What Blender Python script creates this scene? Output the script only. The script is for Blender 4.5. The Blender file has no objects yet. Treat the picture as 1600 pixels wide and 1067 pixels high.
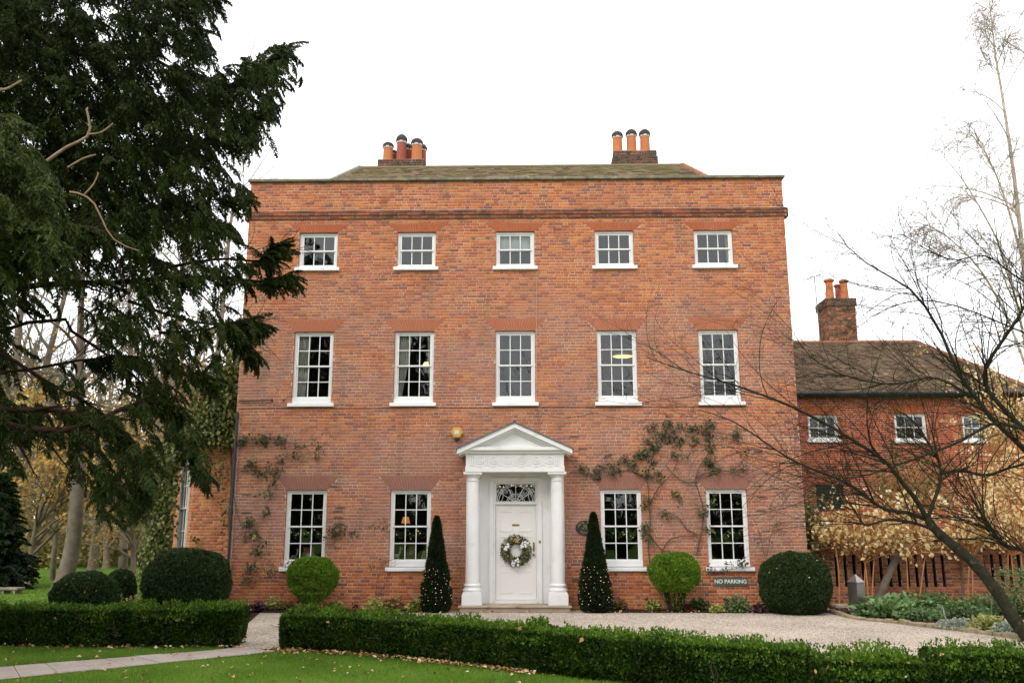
import bpy, math, random
import numpy as np
from mathutils import Matrix, Vector

R = np.random.default_rng(11)
random.seed(5)
C = bpy.context.scene.collection
PI = math.pi

# ------------------------------------------------------------------ camera
FPX, YAW, PITCH, ROLL = 1370.0, -0.0184, 0.2087, -0.0011
CAM = np.array([0.2942, -20.2, 1.78])
fw = np.array([math.sin(YAW)*math.cos(PITCH), math.cos(YAW)*math.cos(PITCH), math.sin(PITCH)])
rt = np.cross(fw, [0, 0, 1.0]); rt /= np.linalg.norm(rt)
up = np.cross(rt, fw)
rt, up = math.cos(ROLL)*rt + math.sin(ROLL)*up, math.cos(ROLL)*up - math.sin(ROLL)*rt
cd = bpy.data.cameras.new('camera'); cam = bpy.data.objects.new('camera', cd); C.objects.link(cam)
cd.sensor_width = 36.0; cd.sensor_fit = 'HORIZONTAL'; cd.lens = FPX*36/1600; cd.clip_end = 2000
cam.matrix_world = Matrix(((rt[0], up[0], -fw[0], CAM[0]), (rt[1], up[1], -fw[1], CAM[1]), (rt[2], up[2], -fw[2], CAM[2]), (0, 0, 0, 1)))
bpy.context.scene.camera = cam

# ------------------------------------------------------------------ light
SUN_EL, SUN_AZ = math.radians(42), math.radians(215)     # azimuth from +Y clockwise
sc = bpy.context.scene
w = bpy.data.worlds.new('World'); sc.world = w; w.use_nodes = True
nt = w.node_tree; nt.nodes.clear()
sky = nt.nodes.new('ShaderNodeTexSky'); sky.sky_type = 'NISHITA'; sky.sun_disc = False
sky.sun_elevation = SUN_EL; sky.sun_rotation = SUN_AZ
mx = nt.nodes.new('ShaderNodeMix'); mx.data_type = 'RGBA'; mx.inputs['Factor'].default_value = 0.9
mx.inputs[7].default_value = (12.9, 12.95, 13.1, 1)
bg = nt.nodes.new('ShaderNodeBackground'); bg.inputs['Strength'].default_value = 0.1
ow = nt.nodes.new('ShaderNodeOutputWorld')
nt.links.new(sky.outputs[0], mx.inputs[6]); nt.links.new(mx.outputs[2], bg.inputs['Color']); nt.links.new(bg.outputs[0], ow.inputs[0])
sl = bpy.data.lights.new('sun', 'SUN'); sl.energy = 1.1; sl.angle = math.radians(24); sl.color = (1, 0.95, 0.88)
so = bpy.data.objects.new('sun', sl); C.objects.link(so)
so.location = (0, 0, 60)
sd = Vector((math.sin(SUN_AZ)*math.cos(SUN_EL), math.cos(SUN_AZ)*math.cos(SUN_EL), math.sin(SUN_EL)))
so.rotation_euler = sd.to_track_quat('Z', 'Y').to_euler()
sc.view_settings.view_transform = 'Standard'; sc.view_settings.look = 'None'
sc.view_settings.exposure = 0.62; sc.view_settings.gamma = 1.0; sc.view_settings.use_curve_mapping = False
sc.render.film_transparent = False
sc.cycles.max_bounces = 8; sc.cycles.transparent_max_bounces = 12

# ------------------------------------------------------------------ helpers
def at(px, py, y=None, z=None, d=None):
    v = fw + rt*(px-800)/FPX - up*(py-533.5)/FPX
    if d is not None: t = d
    elif y is not None: t = (y-CAM[1])/v[1]
    else: t = (z-CAM[2])/v[2]
    return CAM + t*v

def origin(p):
    o = Vector((0, 0, 0))
    while p is not None:
        o += p.location; p = p.parent
    return o

def mesh_np(name, V, F, mat, parent=None, rnd=None, smooth=False, local=False):
    """V (n,3), F (m,k) with k 3 or 4"""
    V = np.asarray(V, dtype=np.float64); F = np.asarray(F, dtype=np.int32)
    if parent is not None and not local:
        V = V - np.array(origin(parent))
    me = bpy.data.meshes.new(name)
    k = F.shape[1]
    me.vertices.add(len(V)); me.vertices.foreach_set('co', V.astype(np.float32).ravel())
    me.loops.add(F.size); me.loops.foreach_set('vertex_index', F.ravel())
    me.polygons.add(len(F))
    me.polygons.foreach_set('loop_start', np.arange(0, F.size, k, dtype=np.int32))
    me.polygons.foreach_set('loop_total', np.full(len(F), k, dtype=np.int32))
    if smooth: me.polygons.foreach_set('use_smooth', np.ones(len(F), dtype=bool))
    if rnd is not None:
        a = me.attributes.new('rnd', 'FLOAT', 'POINT'); a.data.foreach_set('value', np.asarray(rnd, dtype=np.float32))
    me.update(calc_edges=True); me.validate()
    if mat: me.materials.append(mat)
    o = bpy.data.objects.new(name, me); C.objects.link(o)
    if parent is not None: o.parent = parent
    return o

class MB:
    def __init__(s): s.v = []; s.f = []
    def add(s, vs, fs):
        n = len(s.v); s.v += [tuple(map(float, q)) for q in vs]; s.f += [tuple(i+n for i in f) for f in fs]; return s
    def box(s, x0, x1, y0, y1, z0, z1):
        return s.add([(x0,y0,z0),(x1,y0,z0),(x1,y1,z0),(x0,y1,z0),(x0,y0,z1),(x1,y0,z1),(x1,y1,z1),(x0,y1,z1)],
              [(0,3,2,1),(4,5,6,7),(0,1,5,4),(1,2,6,5),(2,3,7,6),(3,0,4,7)])
    def rbox(s, x0, x1, y0, y1, z0, z1, b=0.008):
        """box with chamfered front and top edges"""
        b = min(b, (x1-x0)/3, (y1-y0)/3, (z1-z0)/3)
        V = []
        for z, i in ((z0, b), (z0+b, 0), (z1-b, 0), (z1, b)):
            V += [(x0+i,y0,z) if False else (x0+i, y0+i, z), (x1-i, y0+i, z), (x1-i, y1-i, z), (x0+i, y1-i, z)]
        F = [(0,3,2,1),(12,13,14,15)]
        for k in range(3):
            for j in range(4):
                a = 4*k+j; c = 4*k+(j+1) % 4
                F.append((a, c, c+4, a+4))
        return s.add(V, F)
    def prism(s, poly, y0, y1):
        """poly list of (x,z) counterclockwise seen from -y, extruded along y"""
        n = len(poly)
        V = [(x, y0, z) for x, z in poly]+[(x, y1, z) for x, z in poly]
        F = [tuple(range(n)), tuple(range(2*n-1, n-1, -1))]
        F += [((i+1) % n, i, i+n, (i+1) % n+n) for i in range(n)]
        return s.add(V, F)
    def zprism(s, poly, z0, z1):
        n = len(poly)
        V = [(x, y, z0) for x, y in poly]+[(x, y, z1) for x, y in poly]
        F = [tuple(range(n-1, -1, -1)), tuple(range(n, 2*n))]
        F += [(i, (i+1) % n, (i+1) % n+n, i+n) for i in range(n)]
        return s.add(V, F)
    def lathe(s, cx, cy, prof, n=20):
        """prof list of (r,z) bottom to top"""
        V = [(cx+r*math.cos(2*PI*j/n), cy+r*math.sin(2*PI*j/n), z) for r, z in prof for j in range(n)]
        F = []
        for k in range(len(prof)-1):
            for j in range(n):
                a = k*n+j; b = k*n+(j+1) % n
                F.append((a, b, b+n, a+n))
        F.append(tuple(range(n-1, -1, -1))); F.append(tuple(range((len(prof)-1)*n, len(prof)*n)))
        return s.add(V, F)
    def tube(s, pts, rad, n=6):
        P = np.array(pts, float)[None]; r = np.full((1, P.shape[1]), rad) if np.isscalar(rad) else np.array(rad, float)[None]
        V, F = tubes(P, r, n)
        return s.add(V.tolist(), F.tolist())
    def ell(s, c, r, n=10, m=7):
        V = []; F = []
        for i in range(m+1):
            t = PI*i/m
            for j in range(n):
                p = 2*PI*j/n
                V.append((c[0]+r[0]*math.sin(t)*math.cos(p), c[1]+r[1]*math.sin(t)*math.sin(p), c[2]-r[2]*math.cos(t)))
        for i in range(m):
            for j in range(n):
                a = i*n+j; b = i*n+(j+1) % n
                F.append((a, b, b+n, a+n))
        return s.add(V, F)
    def build(s, name, mat, parent=None, smooth=False, local=False):
        me = bpy.data.meshes.new(name)
        V = np.array(s.v)
        if parent is not None and not local: V = V-np.array(origin(parent))
        me.from_pydata(V.tolist(), [], s.f); me.validate(); me.update()
        if smooth:
            me.polygons.foreach_set('use_smooth', np.ones(len(me.polygons), dtype=bool))
            try: me.set_sharp_from_angle(angle=math.radians(40))
            except Exception: pass
        if mat: me.materials.append(mat)
        o = bpy.data.objects.new(name, me); C.objects.link(o)
        if parent is not None: o.parent = parent
        return o

def tubes(P, Rr, sides=5):
    """P (M,N,3) polylines, Rr (M,N) radii -> verts, quads"""
    P = np.asarray(P, float); M, N, _ = P.shape
    T = np.gradient(P, axis=1); T /= np.linalg.norm(T, axis=2, keepdims=True)+1e-9
    ref = np.where(np.abs(T[:, :1, 2:3]) > 0.9, np.array([1.0, 0, 0]), np.array([0, 0, 1.0]))
    A = np.cross(T, np.broadcast_to(ref, T.shape)); A /= np.linalg.norm(A, axis=2, keepdims=True)+1e-9
    B = np.cross(T, A)
    ang = 2*PI*np.arange(sides)/sides
    V = P[:, :, None, :] + Rr[:, :, None, None]*(np.cos(ang)[None, None, :, None]*A[:, :, None, :]+np.sin(ang)[None, None, :, None]*B[:, :, None, :])
    idx = np.arange(M*N*sides).reshape(M, N, sides)
    a = idx[:, :-1]; b = np.roll(idx, -1, axis=2)[:, :-1]; c = np.roll(idx, -1, axis=2)[:, 1:]; d = idx[:, 1:]
    F = np.stack([a, d, c, b], axis=-1).reshape(-1, 4)
    return V.reshape(-1, 3), F

def tag(o, label=None, cat=None, group=None, kind=None):
    if label: o['label'] = label
    if cat: o['category'] = cat
    if group: o['group'] = group
    if kind: o['kind'] = kind
    return o

def empty(name, loc=(0, 0, 0), label=None, cat=None, group=None):
    o = bpy.data.objects.new(name, None); C.objects.link(o); o.location = loc; o.empty_display_size = 0.1
    return tag(o, label, cat, group)

KIDS = {}
def copy_tree(o, parent=None):
    c = o.copy(); C.objects.link(c)
    if parent is not None: c.parent = parent
    for ch in [q for q in bpy.data.objects if q.parent == o]:
        copy_tree(ch, c)
    return c

def unit(v): return v/(np.linalg.norm(v, axis=-1, keepdims=True)+1e-9)

# ------------------------------------------------------------------ materials
def base_mat(name):
    m = bpy.data.materials.new(name); m.use_nodes = True
    n = m.node_tree.nodes; l = m.node_tree.links
    return m, n, l, n['Principled BSDF']

def ramp(n, stops, interp='LINEAR'):
    r = n.new('ShaderNodeValToRGB'); e = r.color_ramp; e.interpolation = interp
    while len(e.elements) < len(stops): e.elements.new(0.5)
    for i, (p, c) in enumerate(stops):
        e.elements[i].position = p; e.elements[i].color = (c[0], c[1], c[2], 1)
    return r

def M(name, c1, c2=None, scale=6.0, rough=0.7, bump=0.0, bscale=40.0, metal=0.0, spec=0.5, detail=6.0, stretch=None, dirt=None):
    m, n, l, b = base_mat(name)
    g = n.new('ShaderNodeNewGeometry')
    vec = g.outputs['Position']
    if stretch:
        mp = n.new('ShaderNodeMapping'); mp.inputs['Scale'].default_value = stretch
        l.new(vec, mp.inputs[0]); vec = mp.outputs[0]
    t = n.new('ShaderNodeTexNoise'); t.inputs['Scale'].default_value = scale; t.inputs['Detail'].default_value = detail
    l.new(vec, t.inputs['Vector'])
    c2 = c2 or tuple(x*0.75 for x in c1)
    r = ramp(n, [(0.32, c1), (0.68, c2)]); l.new(t.outputs[0], r.inputs[0])
    col = r.outputs[0]
    if dirt:
        t3 = n.new('ShaderNodeTexNoise'); t3.inputs['Scale'].default_value = dirt[1]; t3.inputs['Detail'].default_value = 8
        l.new(vec, t3.inputs['Vector'])
        r3 = ramp(n, [(dirt[2], (0, 0, 0)), (dirt[2]+0.15, (1, 1, 1))]); l.new(t3.outputs[0], r3.inputs[0])
        k = n.new('ShaderNodeMix'); k.data_type = 'RGBA'; l.new(r3.outputs[0], k.inputs['Factor'])
        l.new(col, k.inputs[6]); k.inputs[7].default_value = (*dirt[0], 1); col = k.outputs[2]
    l.new(col, b.inputs['Base Color'])
    b.inputs['Roughness'].default_value = rough; b.inputs['Metallic'].default_value = metal
    b.inputs['Specular IOR Level'].default_value = spec
    if bump:
        t2 = n.new('ShaderNodeTexNoise'); t2.inputs['Scale'].default_value = bscale; t2.inputs['Detail'].default_value = 5
        l.new(vec, t2.inputs['Vector'])
        bp = n.new('ShaderNodeBump'); bp.inputs['Strength'].default_value = bump; bp.inputs['Distance'].default_value = 0.02
        l.new(t2.outputs[0], bp.inputs['Height']); l.new(bp.outputs[0], b.inputs['Normal'])
    return m

def leafmat(name, cols, rough=0.5, trans=0.25, spec=0.35, patch=None):
    """leaf colour picked per leaf from attribute rnd"""
    m, n, l, b = base_mat(name)
    a = n.new('ShaderNodeAttribute'); a.attribute_name = 'rnd'
    k = len(cols)
    r = ramp(n, [(i/(k-1), c) for i, c in enumerate(cols)]); l.new(a.outputs['Fac'], r.inputs[0])
    col = r.outputs[0]
    l.new(col, b.inputs['Base Color']); b.inputs['Roughness'].default_value = rough
    b.inputs['Specular IOR Level'].default_value = spec
    if trans:
        tr = n.new('ShaderNodeBsdfTranslucent'); l.new(col, tr.inputs['Color'])
        ms = n.new('ShaderNodeMixShader'); ms.inputs[0].default_value = trans
        l.new(b.outputs[0], ms.inputs[1]); l.new(tr.outputs[0], ms.inputs[2])
        l.new(ms.outputs[0], n['Material Output'].inputs[0])
    return m

def brickmat(name, stops, individual=False, wash_veil=True, dark=0.0, wash_veil_col=(0.315, 0.170, 0.135)):
    m, n, l, b = base_mat(name)
    if individual:
        oi = n.new('ShaderNodeObjectInfo'); fac = oi.outputs['Random']
    else:
        a = n.new('ShaderNodeAttribute'); a.attribute_name = 'rnd'; fac = a.outputs['Fac']
    r = ramp(n, stops); l.new(fac, r.inputs[0]); col = r.outputs[0]
    g = n.new('ShaderNodeNewGeometry'); pos = g.outputs['Position']
    def mix(f, c_a, c_b, mode='MIX'):
        k = n.new('ShaderNodeMix'); k.data_type = 'RGBA'; k.blend_type = mode
        if isinstance(f, float): k.inputs['Factor'].default_value = f
        else: l.new(f, k.inputs['Factor'])
        l.new(c_a, k.inputs[6])
        if isinstance(c_b, tuple): k.inputs[7].default_value = (*c_b, 1)
        else: l.new(c_b, k.inputs[7])
        return k.outputs[2]
    def noise(scale, detail=6, stretch=None):
        t = n.new('ShaderNodeTexNoise'); t.inputs['Scale'].default_value = scale; t.inputs['Detail'].default_value = detail
        if stretch:
            mp = n.new('ShaderNodeMapping'); mp.inputs['Scale'].default_value = stretch; l.new(pos, mp.inputs[0]); l.new(mp.outputs[0], t.inputs['Vector'])
        else: l.new(pos, t.inputs['Vector'])
        return t.outputs[0]
    # grain on each brick
    gr = ramp(n, [(0.3, (0.72, 0.72, 0.72)), (0.7, (1.18, 1.15, 1.12))]); l.new(noise(28, 8), gr.inputs[0])
    col = mix(0.75, col, gr.outputs[0], 'MULTIPLY')
    if wash_veil:
        # pale limewash bloom plus hazy light veil painted into the colour: patches, most on the middle of the wall, absent low down and at the top
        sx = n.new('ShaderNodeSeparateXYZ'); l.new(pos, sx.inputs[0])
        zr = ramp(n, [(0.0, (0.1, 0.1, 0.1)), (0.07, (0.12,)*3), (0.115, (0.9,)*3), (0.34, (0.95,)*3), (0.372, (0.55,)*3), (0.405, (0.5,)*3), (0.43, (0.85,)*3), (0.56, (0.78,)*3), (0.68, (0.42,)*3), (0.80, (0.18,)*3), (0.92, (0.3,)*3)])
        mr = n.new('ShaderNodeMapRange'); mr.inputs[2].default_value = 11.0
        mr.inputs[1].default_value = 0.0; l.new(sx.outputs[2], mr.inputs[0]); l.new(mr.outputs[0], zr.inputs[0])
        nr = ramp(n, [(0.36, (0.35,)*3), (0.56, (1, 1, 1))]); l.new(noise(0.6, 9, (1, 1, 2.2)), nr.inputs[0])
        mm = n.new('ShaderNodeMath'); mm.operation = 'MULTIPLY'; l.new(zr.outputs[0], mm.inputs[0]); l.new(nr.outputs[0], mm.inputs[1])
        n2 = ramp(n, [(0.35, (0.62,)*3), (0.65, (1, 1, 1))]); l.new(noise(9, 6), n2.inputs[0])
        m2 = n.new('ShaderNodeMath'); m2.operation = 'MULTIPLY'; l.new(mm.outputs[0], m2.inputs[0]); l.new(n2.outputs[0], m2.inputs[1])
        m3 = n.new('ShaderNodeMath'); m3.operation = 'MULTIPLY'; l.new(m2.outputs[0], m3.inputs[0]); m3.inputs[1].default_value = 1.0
        col = mix(m3.outputs[0], col, wash_veil_col)
        # soot and algae stains
        st = ramp(n, [(0.54, (0, 0, 0)), (0.74, (0.6,)*3)]); l.new(noise(1.1, 10, (1.9, 1, 0.55)), st.inputs[0])
        col = mix(st.outputs[0], col, (0.13, 0.085, 0.055))
    if dark:
        dr = ramp(n, [(0.35, (0, 0, 0)), (0.6, (dark,)*3)]); l.new(noise(3, 9, (0.6, 1, 2)), dr.inputs[0])
        col = mix(dr.outputs[0], col, (0.06, 0.05, 0.035))
    # lichen / efflorescence flecks
    lc = ramp(n, [(0.7, (0, 0, 0)), (0.76, (0.7,)*3)]); l.new(noise(14, 4), lc.inputs[0])
    col = mix(lc.outputs[0], col, (0.5, 0.4, 0.3))
    l.new(col, b.inputs['Base Color'])
    b.inputs['Roughness'].default_value = 0.85; b.inputs['Specular IOR Level'].default_value = 0.25
    bp = n.new('ShaderNodeBump'); bp.inputs['Strength'].default_value = 0.5; bp.inputs['Distance'].default_value = 0.006
    l.new(noise(60, 6), bp.inputs['Height']); l.new(bp.outputs[0], b.inputs['Normal'])
    return m

BR = [(0.0, (0.22, 0.075, 0.055)), (0.05, (0.24, 0.085, 0.06)), (0.10, (0.35, 0.088, 0.034)), (0.34, (0.44, 0.118, 0.037)), (0.6, (0.51, 0.152, 0.043)),
      (0.85, (0.56, 0.185, 0.052)), (0.95, (0.62, 0.215, 0.06)), (1.0, (0.46, 0.21, 0.10))]
DK = [(0.0, (0.05, 0.035, 0.03)), (0.4, (0.10, 0.055, 0.04)), (0.7, (0.22, 0.08, 0.045)), (1.0, (0.30, 0.11, 0.06))]
mt = {}
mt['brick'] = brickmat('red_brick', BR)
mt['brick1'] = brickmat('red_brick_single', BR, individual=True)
mt['brick_dark'] = brickmat('sooty_brick', DK, wash_veil=False, dark=0.8)
mt['brick_cornice'] = brickmat('cornice_brick', [(0, (0.16, 0.06, 0.045)), (0.5, (0.34, 0.10, 0.05)), (1, (0.43, 0.14, 0.06))], wash_veil=False, dark=0.6)
WB = [(0.0, (0.20, 0.05, 0.03)), (0.4, (0.36, 0.075, 0.03)), (0.8, (0.45, 0.10, 0.035)), (1.0, (0.5, 0.17, 0.07))]
mt['brick_wing'] = brickmat('wing_brick', WB, wash_veil=False)
mt['brick_stack'] = brickmat('stack_brick', [(0, (0.08, 0.045, 0.035)), (0.35, (0.22, 0.075, 0.04)), (0.7, (0.36, 0.12, 0.05)), (1, (0.5, 0.25, 0.12))], wash_veil=False, dark=0.5)
mt['brick_bay'] = brickmat('bay_brick', [(0, (0.30, 0.10, 0.045)), (0.5, (0.48, 0.17, 0.065)), (1, (0.58, 0.25, 0.1))], wash_veil=False)
mt['brick_bay1'] = brickmat('bay_brick_single', [(0, (0.30, 0.10, 0.045)), (0.5, (0.48, 0.17, 0.065)), (1, (0.58, 0.25, 0.1))], wash_veil=False, individual=True)
mt['brick_garden'] = brickmat('garden_wall_brick', [(0, (0.22, 0.07, 0.04)), (0.5, (0.40, 0.12, 0.045)), (1, (0.48, 0.19, 0.08))], wash_veil=False, dark=0.35)
mt['brick_garden1'] = brickmat('garden_wall_brick_single', [(0, (0.22, 0.07, 0.04)), (0.5, (0.40, 0.12, 0.045)), (1, (0.48, 0.19, 0.08))], wash_veil=False, dark=0.35, individual=True)
mt['mortar'] = M('lime_mortar', (0.58, 0.46, 0.36), (0.34, 0.25, 0.20), scale=1.2, rough=0.95, bump=0.4, bscale=90, spec=0.1)
mt['mortar_dark'] = M('old_mortar', (0.40, 0.33, 0.26), (0.22, 0.17, 0.13), scale=5, rough=0.95, bump=0.4, bscale=90, spec=0.1)
mt['arch_top'] = M('rubbed_brick_orange', (0.43, 0.128, 0.052), (0.33, 0.088, 0.04), scale=5, rough=0.85, bump=0.2, spec=0.2, stretch=(6, 1, 1))
mt['arch_mid'] = M('rubbed_brick_pink', (0.43, 0.15, 0.08), (0.36, 0.12, 0.065), scale=5, rough=0.85, bump=0.2, spec=0.2, stretch=(6, 1, 1))
mt['arch_low'] = M('rubbed_brick_plum', (0.32, 0.14, 0.10), (0.25, 0.11, 0.085), scale=5, rough=0.85, bump=0.2, spec=0.2, stretch=(6, 1, 1))
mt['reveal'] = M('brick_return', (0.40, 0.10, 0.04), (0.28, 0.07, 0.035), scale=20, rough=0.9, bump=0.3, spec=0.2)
mt['white'] = M('white_gloss_paint', (0.77, 0.77, 0.76), (0.73, 0.725, 0.71), scale=2.5, rough=0.38, bump=0.06, bscale=30, dirt=((0.66, 0.645, 0.60), 3.0, 0.58))
mt['white_sill'] = M('white_sill_paint', (0.82, 0.82, 0.82), (0.76, 0.76, 0.75), scale=3, rough=0.5, bump=0.1, bscale=40, dirt=((0.5, 0.47, 0.4), 5.0, 0.64))
mt['white_door'] = M('white_door_paint', (0.78, 0.76, 0.74), (0.75, 0.73, 0.70), scale=1.5, rough=0.35, bump=0.04, bscale=30)
mt['stone'] = M('worn_stone', (0.42, 0.33, 0.24), (0.30, 0.235, 0.17), scale=3, rough=0.85, bump=0.3, bscale=30, dirt=((0.16, 0.13, 0.09), 4, 0.58))
mt['coping'] = M('lichen_coping', (0.25, 0.22, 0.16), (0.12, 0.11, 0.08), scale=5, rough=0.95, bump=0.6, bscale=40, dirt=((0.36, 0.34, 0.22), 7, 0.6))
mt['tile_moss'] = leafmat('mossy_roof_tile', [(0.07, 0.05, 0.035), (0.15, 0.105, 0.07), (0.23, 0.165, 0.115), (0.16, 0.135, 0.065), (0.20, 0.17, 0.085), (0.30, 0.24, 0.17)], rough=0.95, trans=0, spec=0.1)
mt['tile'] = leafmat('clay_roof_tile', [(0.050, 0.036, 0.028), (0.10, 0.068, 0.050), (0.145, 0.10, 0.072), (0.15, 0.125, 0.075), (0.19, 0.11, 0.07), (0.34, 0.28, 0.22)], rough=0.95, trans=0, spec=0.1)
mt['ridge'] = M('ridge_tile', (0.32, 0.13, 0.06), (0.15, 0.08, 0.05), scale=6, rough=0.9, bump=0.4)
mt['ridge_old'] = M('old_ridge_tile', (0.20, 0.15, 0.09), (0.15, 0.14, 0.055), scale=5, rough=0.95, bump=0.5)
mt['pot'] = M('terracotta', (0.50, 0.17, 0.055), (0.42, 0.135, 0.045), scale=4, rough=0.8, bump=0.2)
mt['pot_red'] = M('red_terracotta', (0.33, 0.08, 0.05), (0.26, 0.06, 0.04), scale=4, rough=0.8, bump=0.2)
mt['cowl'] = M('soot_black', (0.035, 0.028, 0.026), (0.06, 0.045, 0.04), scale=8, rough=0.8)
mt['strap'] = M('pot_strap', (0.6, 0.55, 0.5), rough=0.6)
mt['lead'] = M('lead_sheet', (0.10, 0.10, 0.105), (0.16, 0.16, 0.165), scale=5, rough=0.6, metal=0.3)
mt['black'] = M('black_iron', (0.012, 0.012, 0.013), (0.025, 0.022, 0.02), scale=9, rough=0.55)
mt['brass'] = M('brass', (0.42, 0.24, 0.06), (0.30, 0.16, 0.04), scale=20, rough=0.35, metal=0.9)
mt['steel'] = M('brushed_steel', (0.36, 0.33, 0.31), (0.28, 0.26, 0.25), scale=3, rough=0.34, metal=0.95, stretch=(1, 1, 0.2), bump=0.05, bscale=80)
mt['yellow'] = M('yellow_plastic', (0.60, 0.33, 0.03), (0.55, 0.29, 0.025), scale=6, rough=0.35)
mt['label'] = M('label_face', (0.45, 0.55, 0.68), (0.62, 0.62, 0.62), scale=30, rough=0.4)
mt['signgreen'] = M('sign_green', (0.075, 0.10, 0.065), (0.065, 0.09, 0.058), scale=8, rough=0.5)
mt['lettering'] = M('white_lettering', (0.8, 0.8, 0.78), (0.78, 0.78, 0.76), rough=0.5)
mt['tan_lettering'] = M('tan_lettering', (0.45, 0.28, 0.16), (0.40, 0.25, 0.14), rough=0.5)
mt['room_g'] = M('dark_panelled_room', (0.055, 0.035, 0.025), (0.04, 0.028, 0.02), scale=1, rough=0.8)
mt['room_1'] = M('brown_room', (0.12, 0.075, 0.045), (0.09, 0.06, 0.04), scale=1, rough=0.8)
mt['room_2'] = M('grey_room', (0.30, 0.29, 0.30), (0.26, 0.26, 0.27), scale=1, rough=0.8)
mt['curtain'] = M('cream_curtain', (0.80, 0.77, 0.72), (0.72, 0.69, 0.64), scale=3, rough=0.9)
mt['soil'] = M('dark_soil', (0.055, 0.032, 0.022), (0.022, 0.014, 0.010), scale=22, rough=1, bump=1.0, bscale=45, spec=0.1)
mt['bark'] = M('mossy_bark', (0.024, 0.020, 0.016), (0.036, 0.037, 0.021), scale=9, rough=0.95, bump=1.0, bscale=30, spec=0.05, dirt=((0.10, 0.12, 0.075), 11, 0.62))
mt['bark_yew'] = M('yew_bark', (0.05, 0.026, 0.018), (0.02, 0.012, 0.009), scale=8, rough=0.95, bump=0.8, bscale=25, spec=0.1)
mt['bark_grey'] = M('grey_bark', (0.20, 0.16, 0.125), (0.12, 0.10, 0.075), scale=5, rough=0.95, bump=0.8, bscale=18, spec=0.1, dirt=((0.10, 0.11, 0.06), 3, 0.56))
mt['bark_far'] = M('far_bark', (0.24, 0.19, 0.14), (0.16, 0.13, 0.095), scale=3, rough=1, spec=0.05)  # lightened bark: distance haze put into the colour
mt['bark_birch'] = M('birch_bark', (0.52, 0.45, 0.37), (0.34, 0.27, 0.21), scale=4, rough=0.9, spec=0.1)
mt['twig_birch'] = M('birch_twig', (0.33, 0.26, 0.22), (0.26, 0.20, 0.17), scale=4, rough=0.9, spec=0.1)
mt['bark_orange'] = M('orange_stem', (0.46, 0.20, 0.055), (0.34, 0.13, 0.04), scale=12, rough=0.7, bump=0.2)
mt['bark_dead'] = M('pale_dead_wood', (0.33, 0.22, 0.16), (0.20, 0.12, 0.08), scale=12, rough=0.8, bump=0.3)
mt['stem'] = M('climber_stem', (0.11, 0.075, 0.05), (0.06, 0.05, 0.03), scale=12, rough=0.9, bump=0.3)
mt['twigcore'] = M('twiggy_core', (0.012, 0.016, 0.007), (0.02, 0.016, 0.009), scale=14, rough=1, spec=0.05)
# leaves
mt['yew'] = leafmat('yew_needles', [(0.011, 0.016, 0.004), (0.022, 0.032, 0.007), (0.036, 0.052, 0.011), (0.075, 0.093, 0.024)], rough=0.6, trans=0.2, spec=0.12)
mt['box'] = leafmat('box_leaves', [(0.012, 0.026, 0.004), (0.028, 0.060, 0.006), (0.055, 0.115, 0.010), (0.11, 0.19, 0.020)], rough=0.55, trans=0.22, spec=0.12)
mt['dome'] = leafmat('clipped_yew_leaves', [(0.018, 0.034, 0.010), (0.030, 0.054, 0.015), (0.046, 0.080, 0.022)], rough=0.5, trans=0.15, spec=0.18)
mt['cone'] = leafmat('dark_cone_leaves', [(0.010, 0.018, 0.007), (0.017, 0.030, 0.010), (0.027, 0.045, 0.014)], rough=0.6, trans=0.1, spec=0.12)
mt['ball'] = leafmat('light_box_leaves', [(0.045, 0.09, 0.008), (0.10, 0.19, 0.014), (0.15, 0.27, 0.022), (0.20, 0.33, 0.04)], rough=0.5, trans=0.28, spec=0.2)
mt['gold'] = leafmat('pale_gold_leaves', [(0.56, 0.37, 0.13), (0.80, 0.62, 0.27), (0.87, 0.74, 0.40), (0.90, 0.82, 0.56)], rough=0.6, trans=0.42, spec=0.2)
mt['autumn'] = leafmat('autumn_leaves', [(0.34, 0.22, 0.06), (0.55, 0.40, 0.11), (0.60, 0.27, 0.06), (0.50, 0.48, 0.16)], rough=0.6, trans=0.35, spec=0.2)
mt['olive'] = leafmat('olive_leaves', [(0.12, 0.12, 0.04), (0.24, 0.21, 0.075), (0.38, 0.31, 0.12), (0.27, 0.18, 0.09)], rough=0.7, trans=0.3, spec=0.2)  # lightened like the far bark, haze painted into the leaves
mt['woods'] = leafmat('far_wood_leaves', [(0.16, 0.12, 0.06), (0.30, 0.23, 0.11), (0.42, 0.32, 0.15), (0.48, 0.30, 0.12)], rough=0.8, trans=0.35, spec=0.1)
mt['ivy'] = leafmat('ivy_leaves', [(0.035, 0.050, 0.012), (0.085, 0.115, 0.022), (0.16, 0.19, 0.045), (0.25, 0.24, 0.085)], rough=0.45, trans=0.25, spec=0.3)
mt['rose'] = leafmat('rose_leaves', [(0.028, 0.045, 0.018), (0.050, 0.078, 0.028), (0.085, 0.11, 0.042), (0.15, 0.11, 0.05)], rough=0.45, trans=0.2, spec=0.4)
mt['heuch_lime'] = leafmat('lime_leaves', [(0.20, 0.23, 0.04), (0.36, 0.36, 0.09), (0.48, 0.44, 0.16)], trans=0.25)
mt['heuch_bronze'] = leafmat('bronze_leaves', [(0.15, 0.08, 0.03), (0.28, 0.17, 0.06), (0.36, 0.28, 0.10)], trans=0.25)
mt['heuch_plum'] = leafmat('plum_leaves', [(0.03, 0.012, 0.018), (0.07, 0.03, 0.035), (0.16, 0.09, 0.10)], trans=0.15)
mt['green_plant'] = leafmat('garden_leaves', [(0.05, 0.095, 0.028), (0.10, 0.18, 0.055), (0.18, 0.27, 0.09)], trans=0.25)
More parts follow.
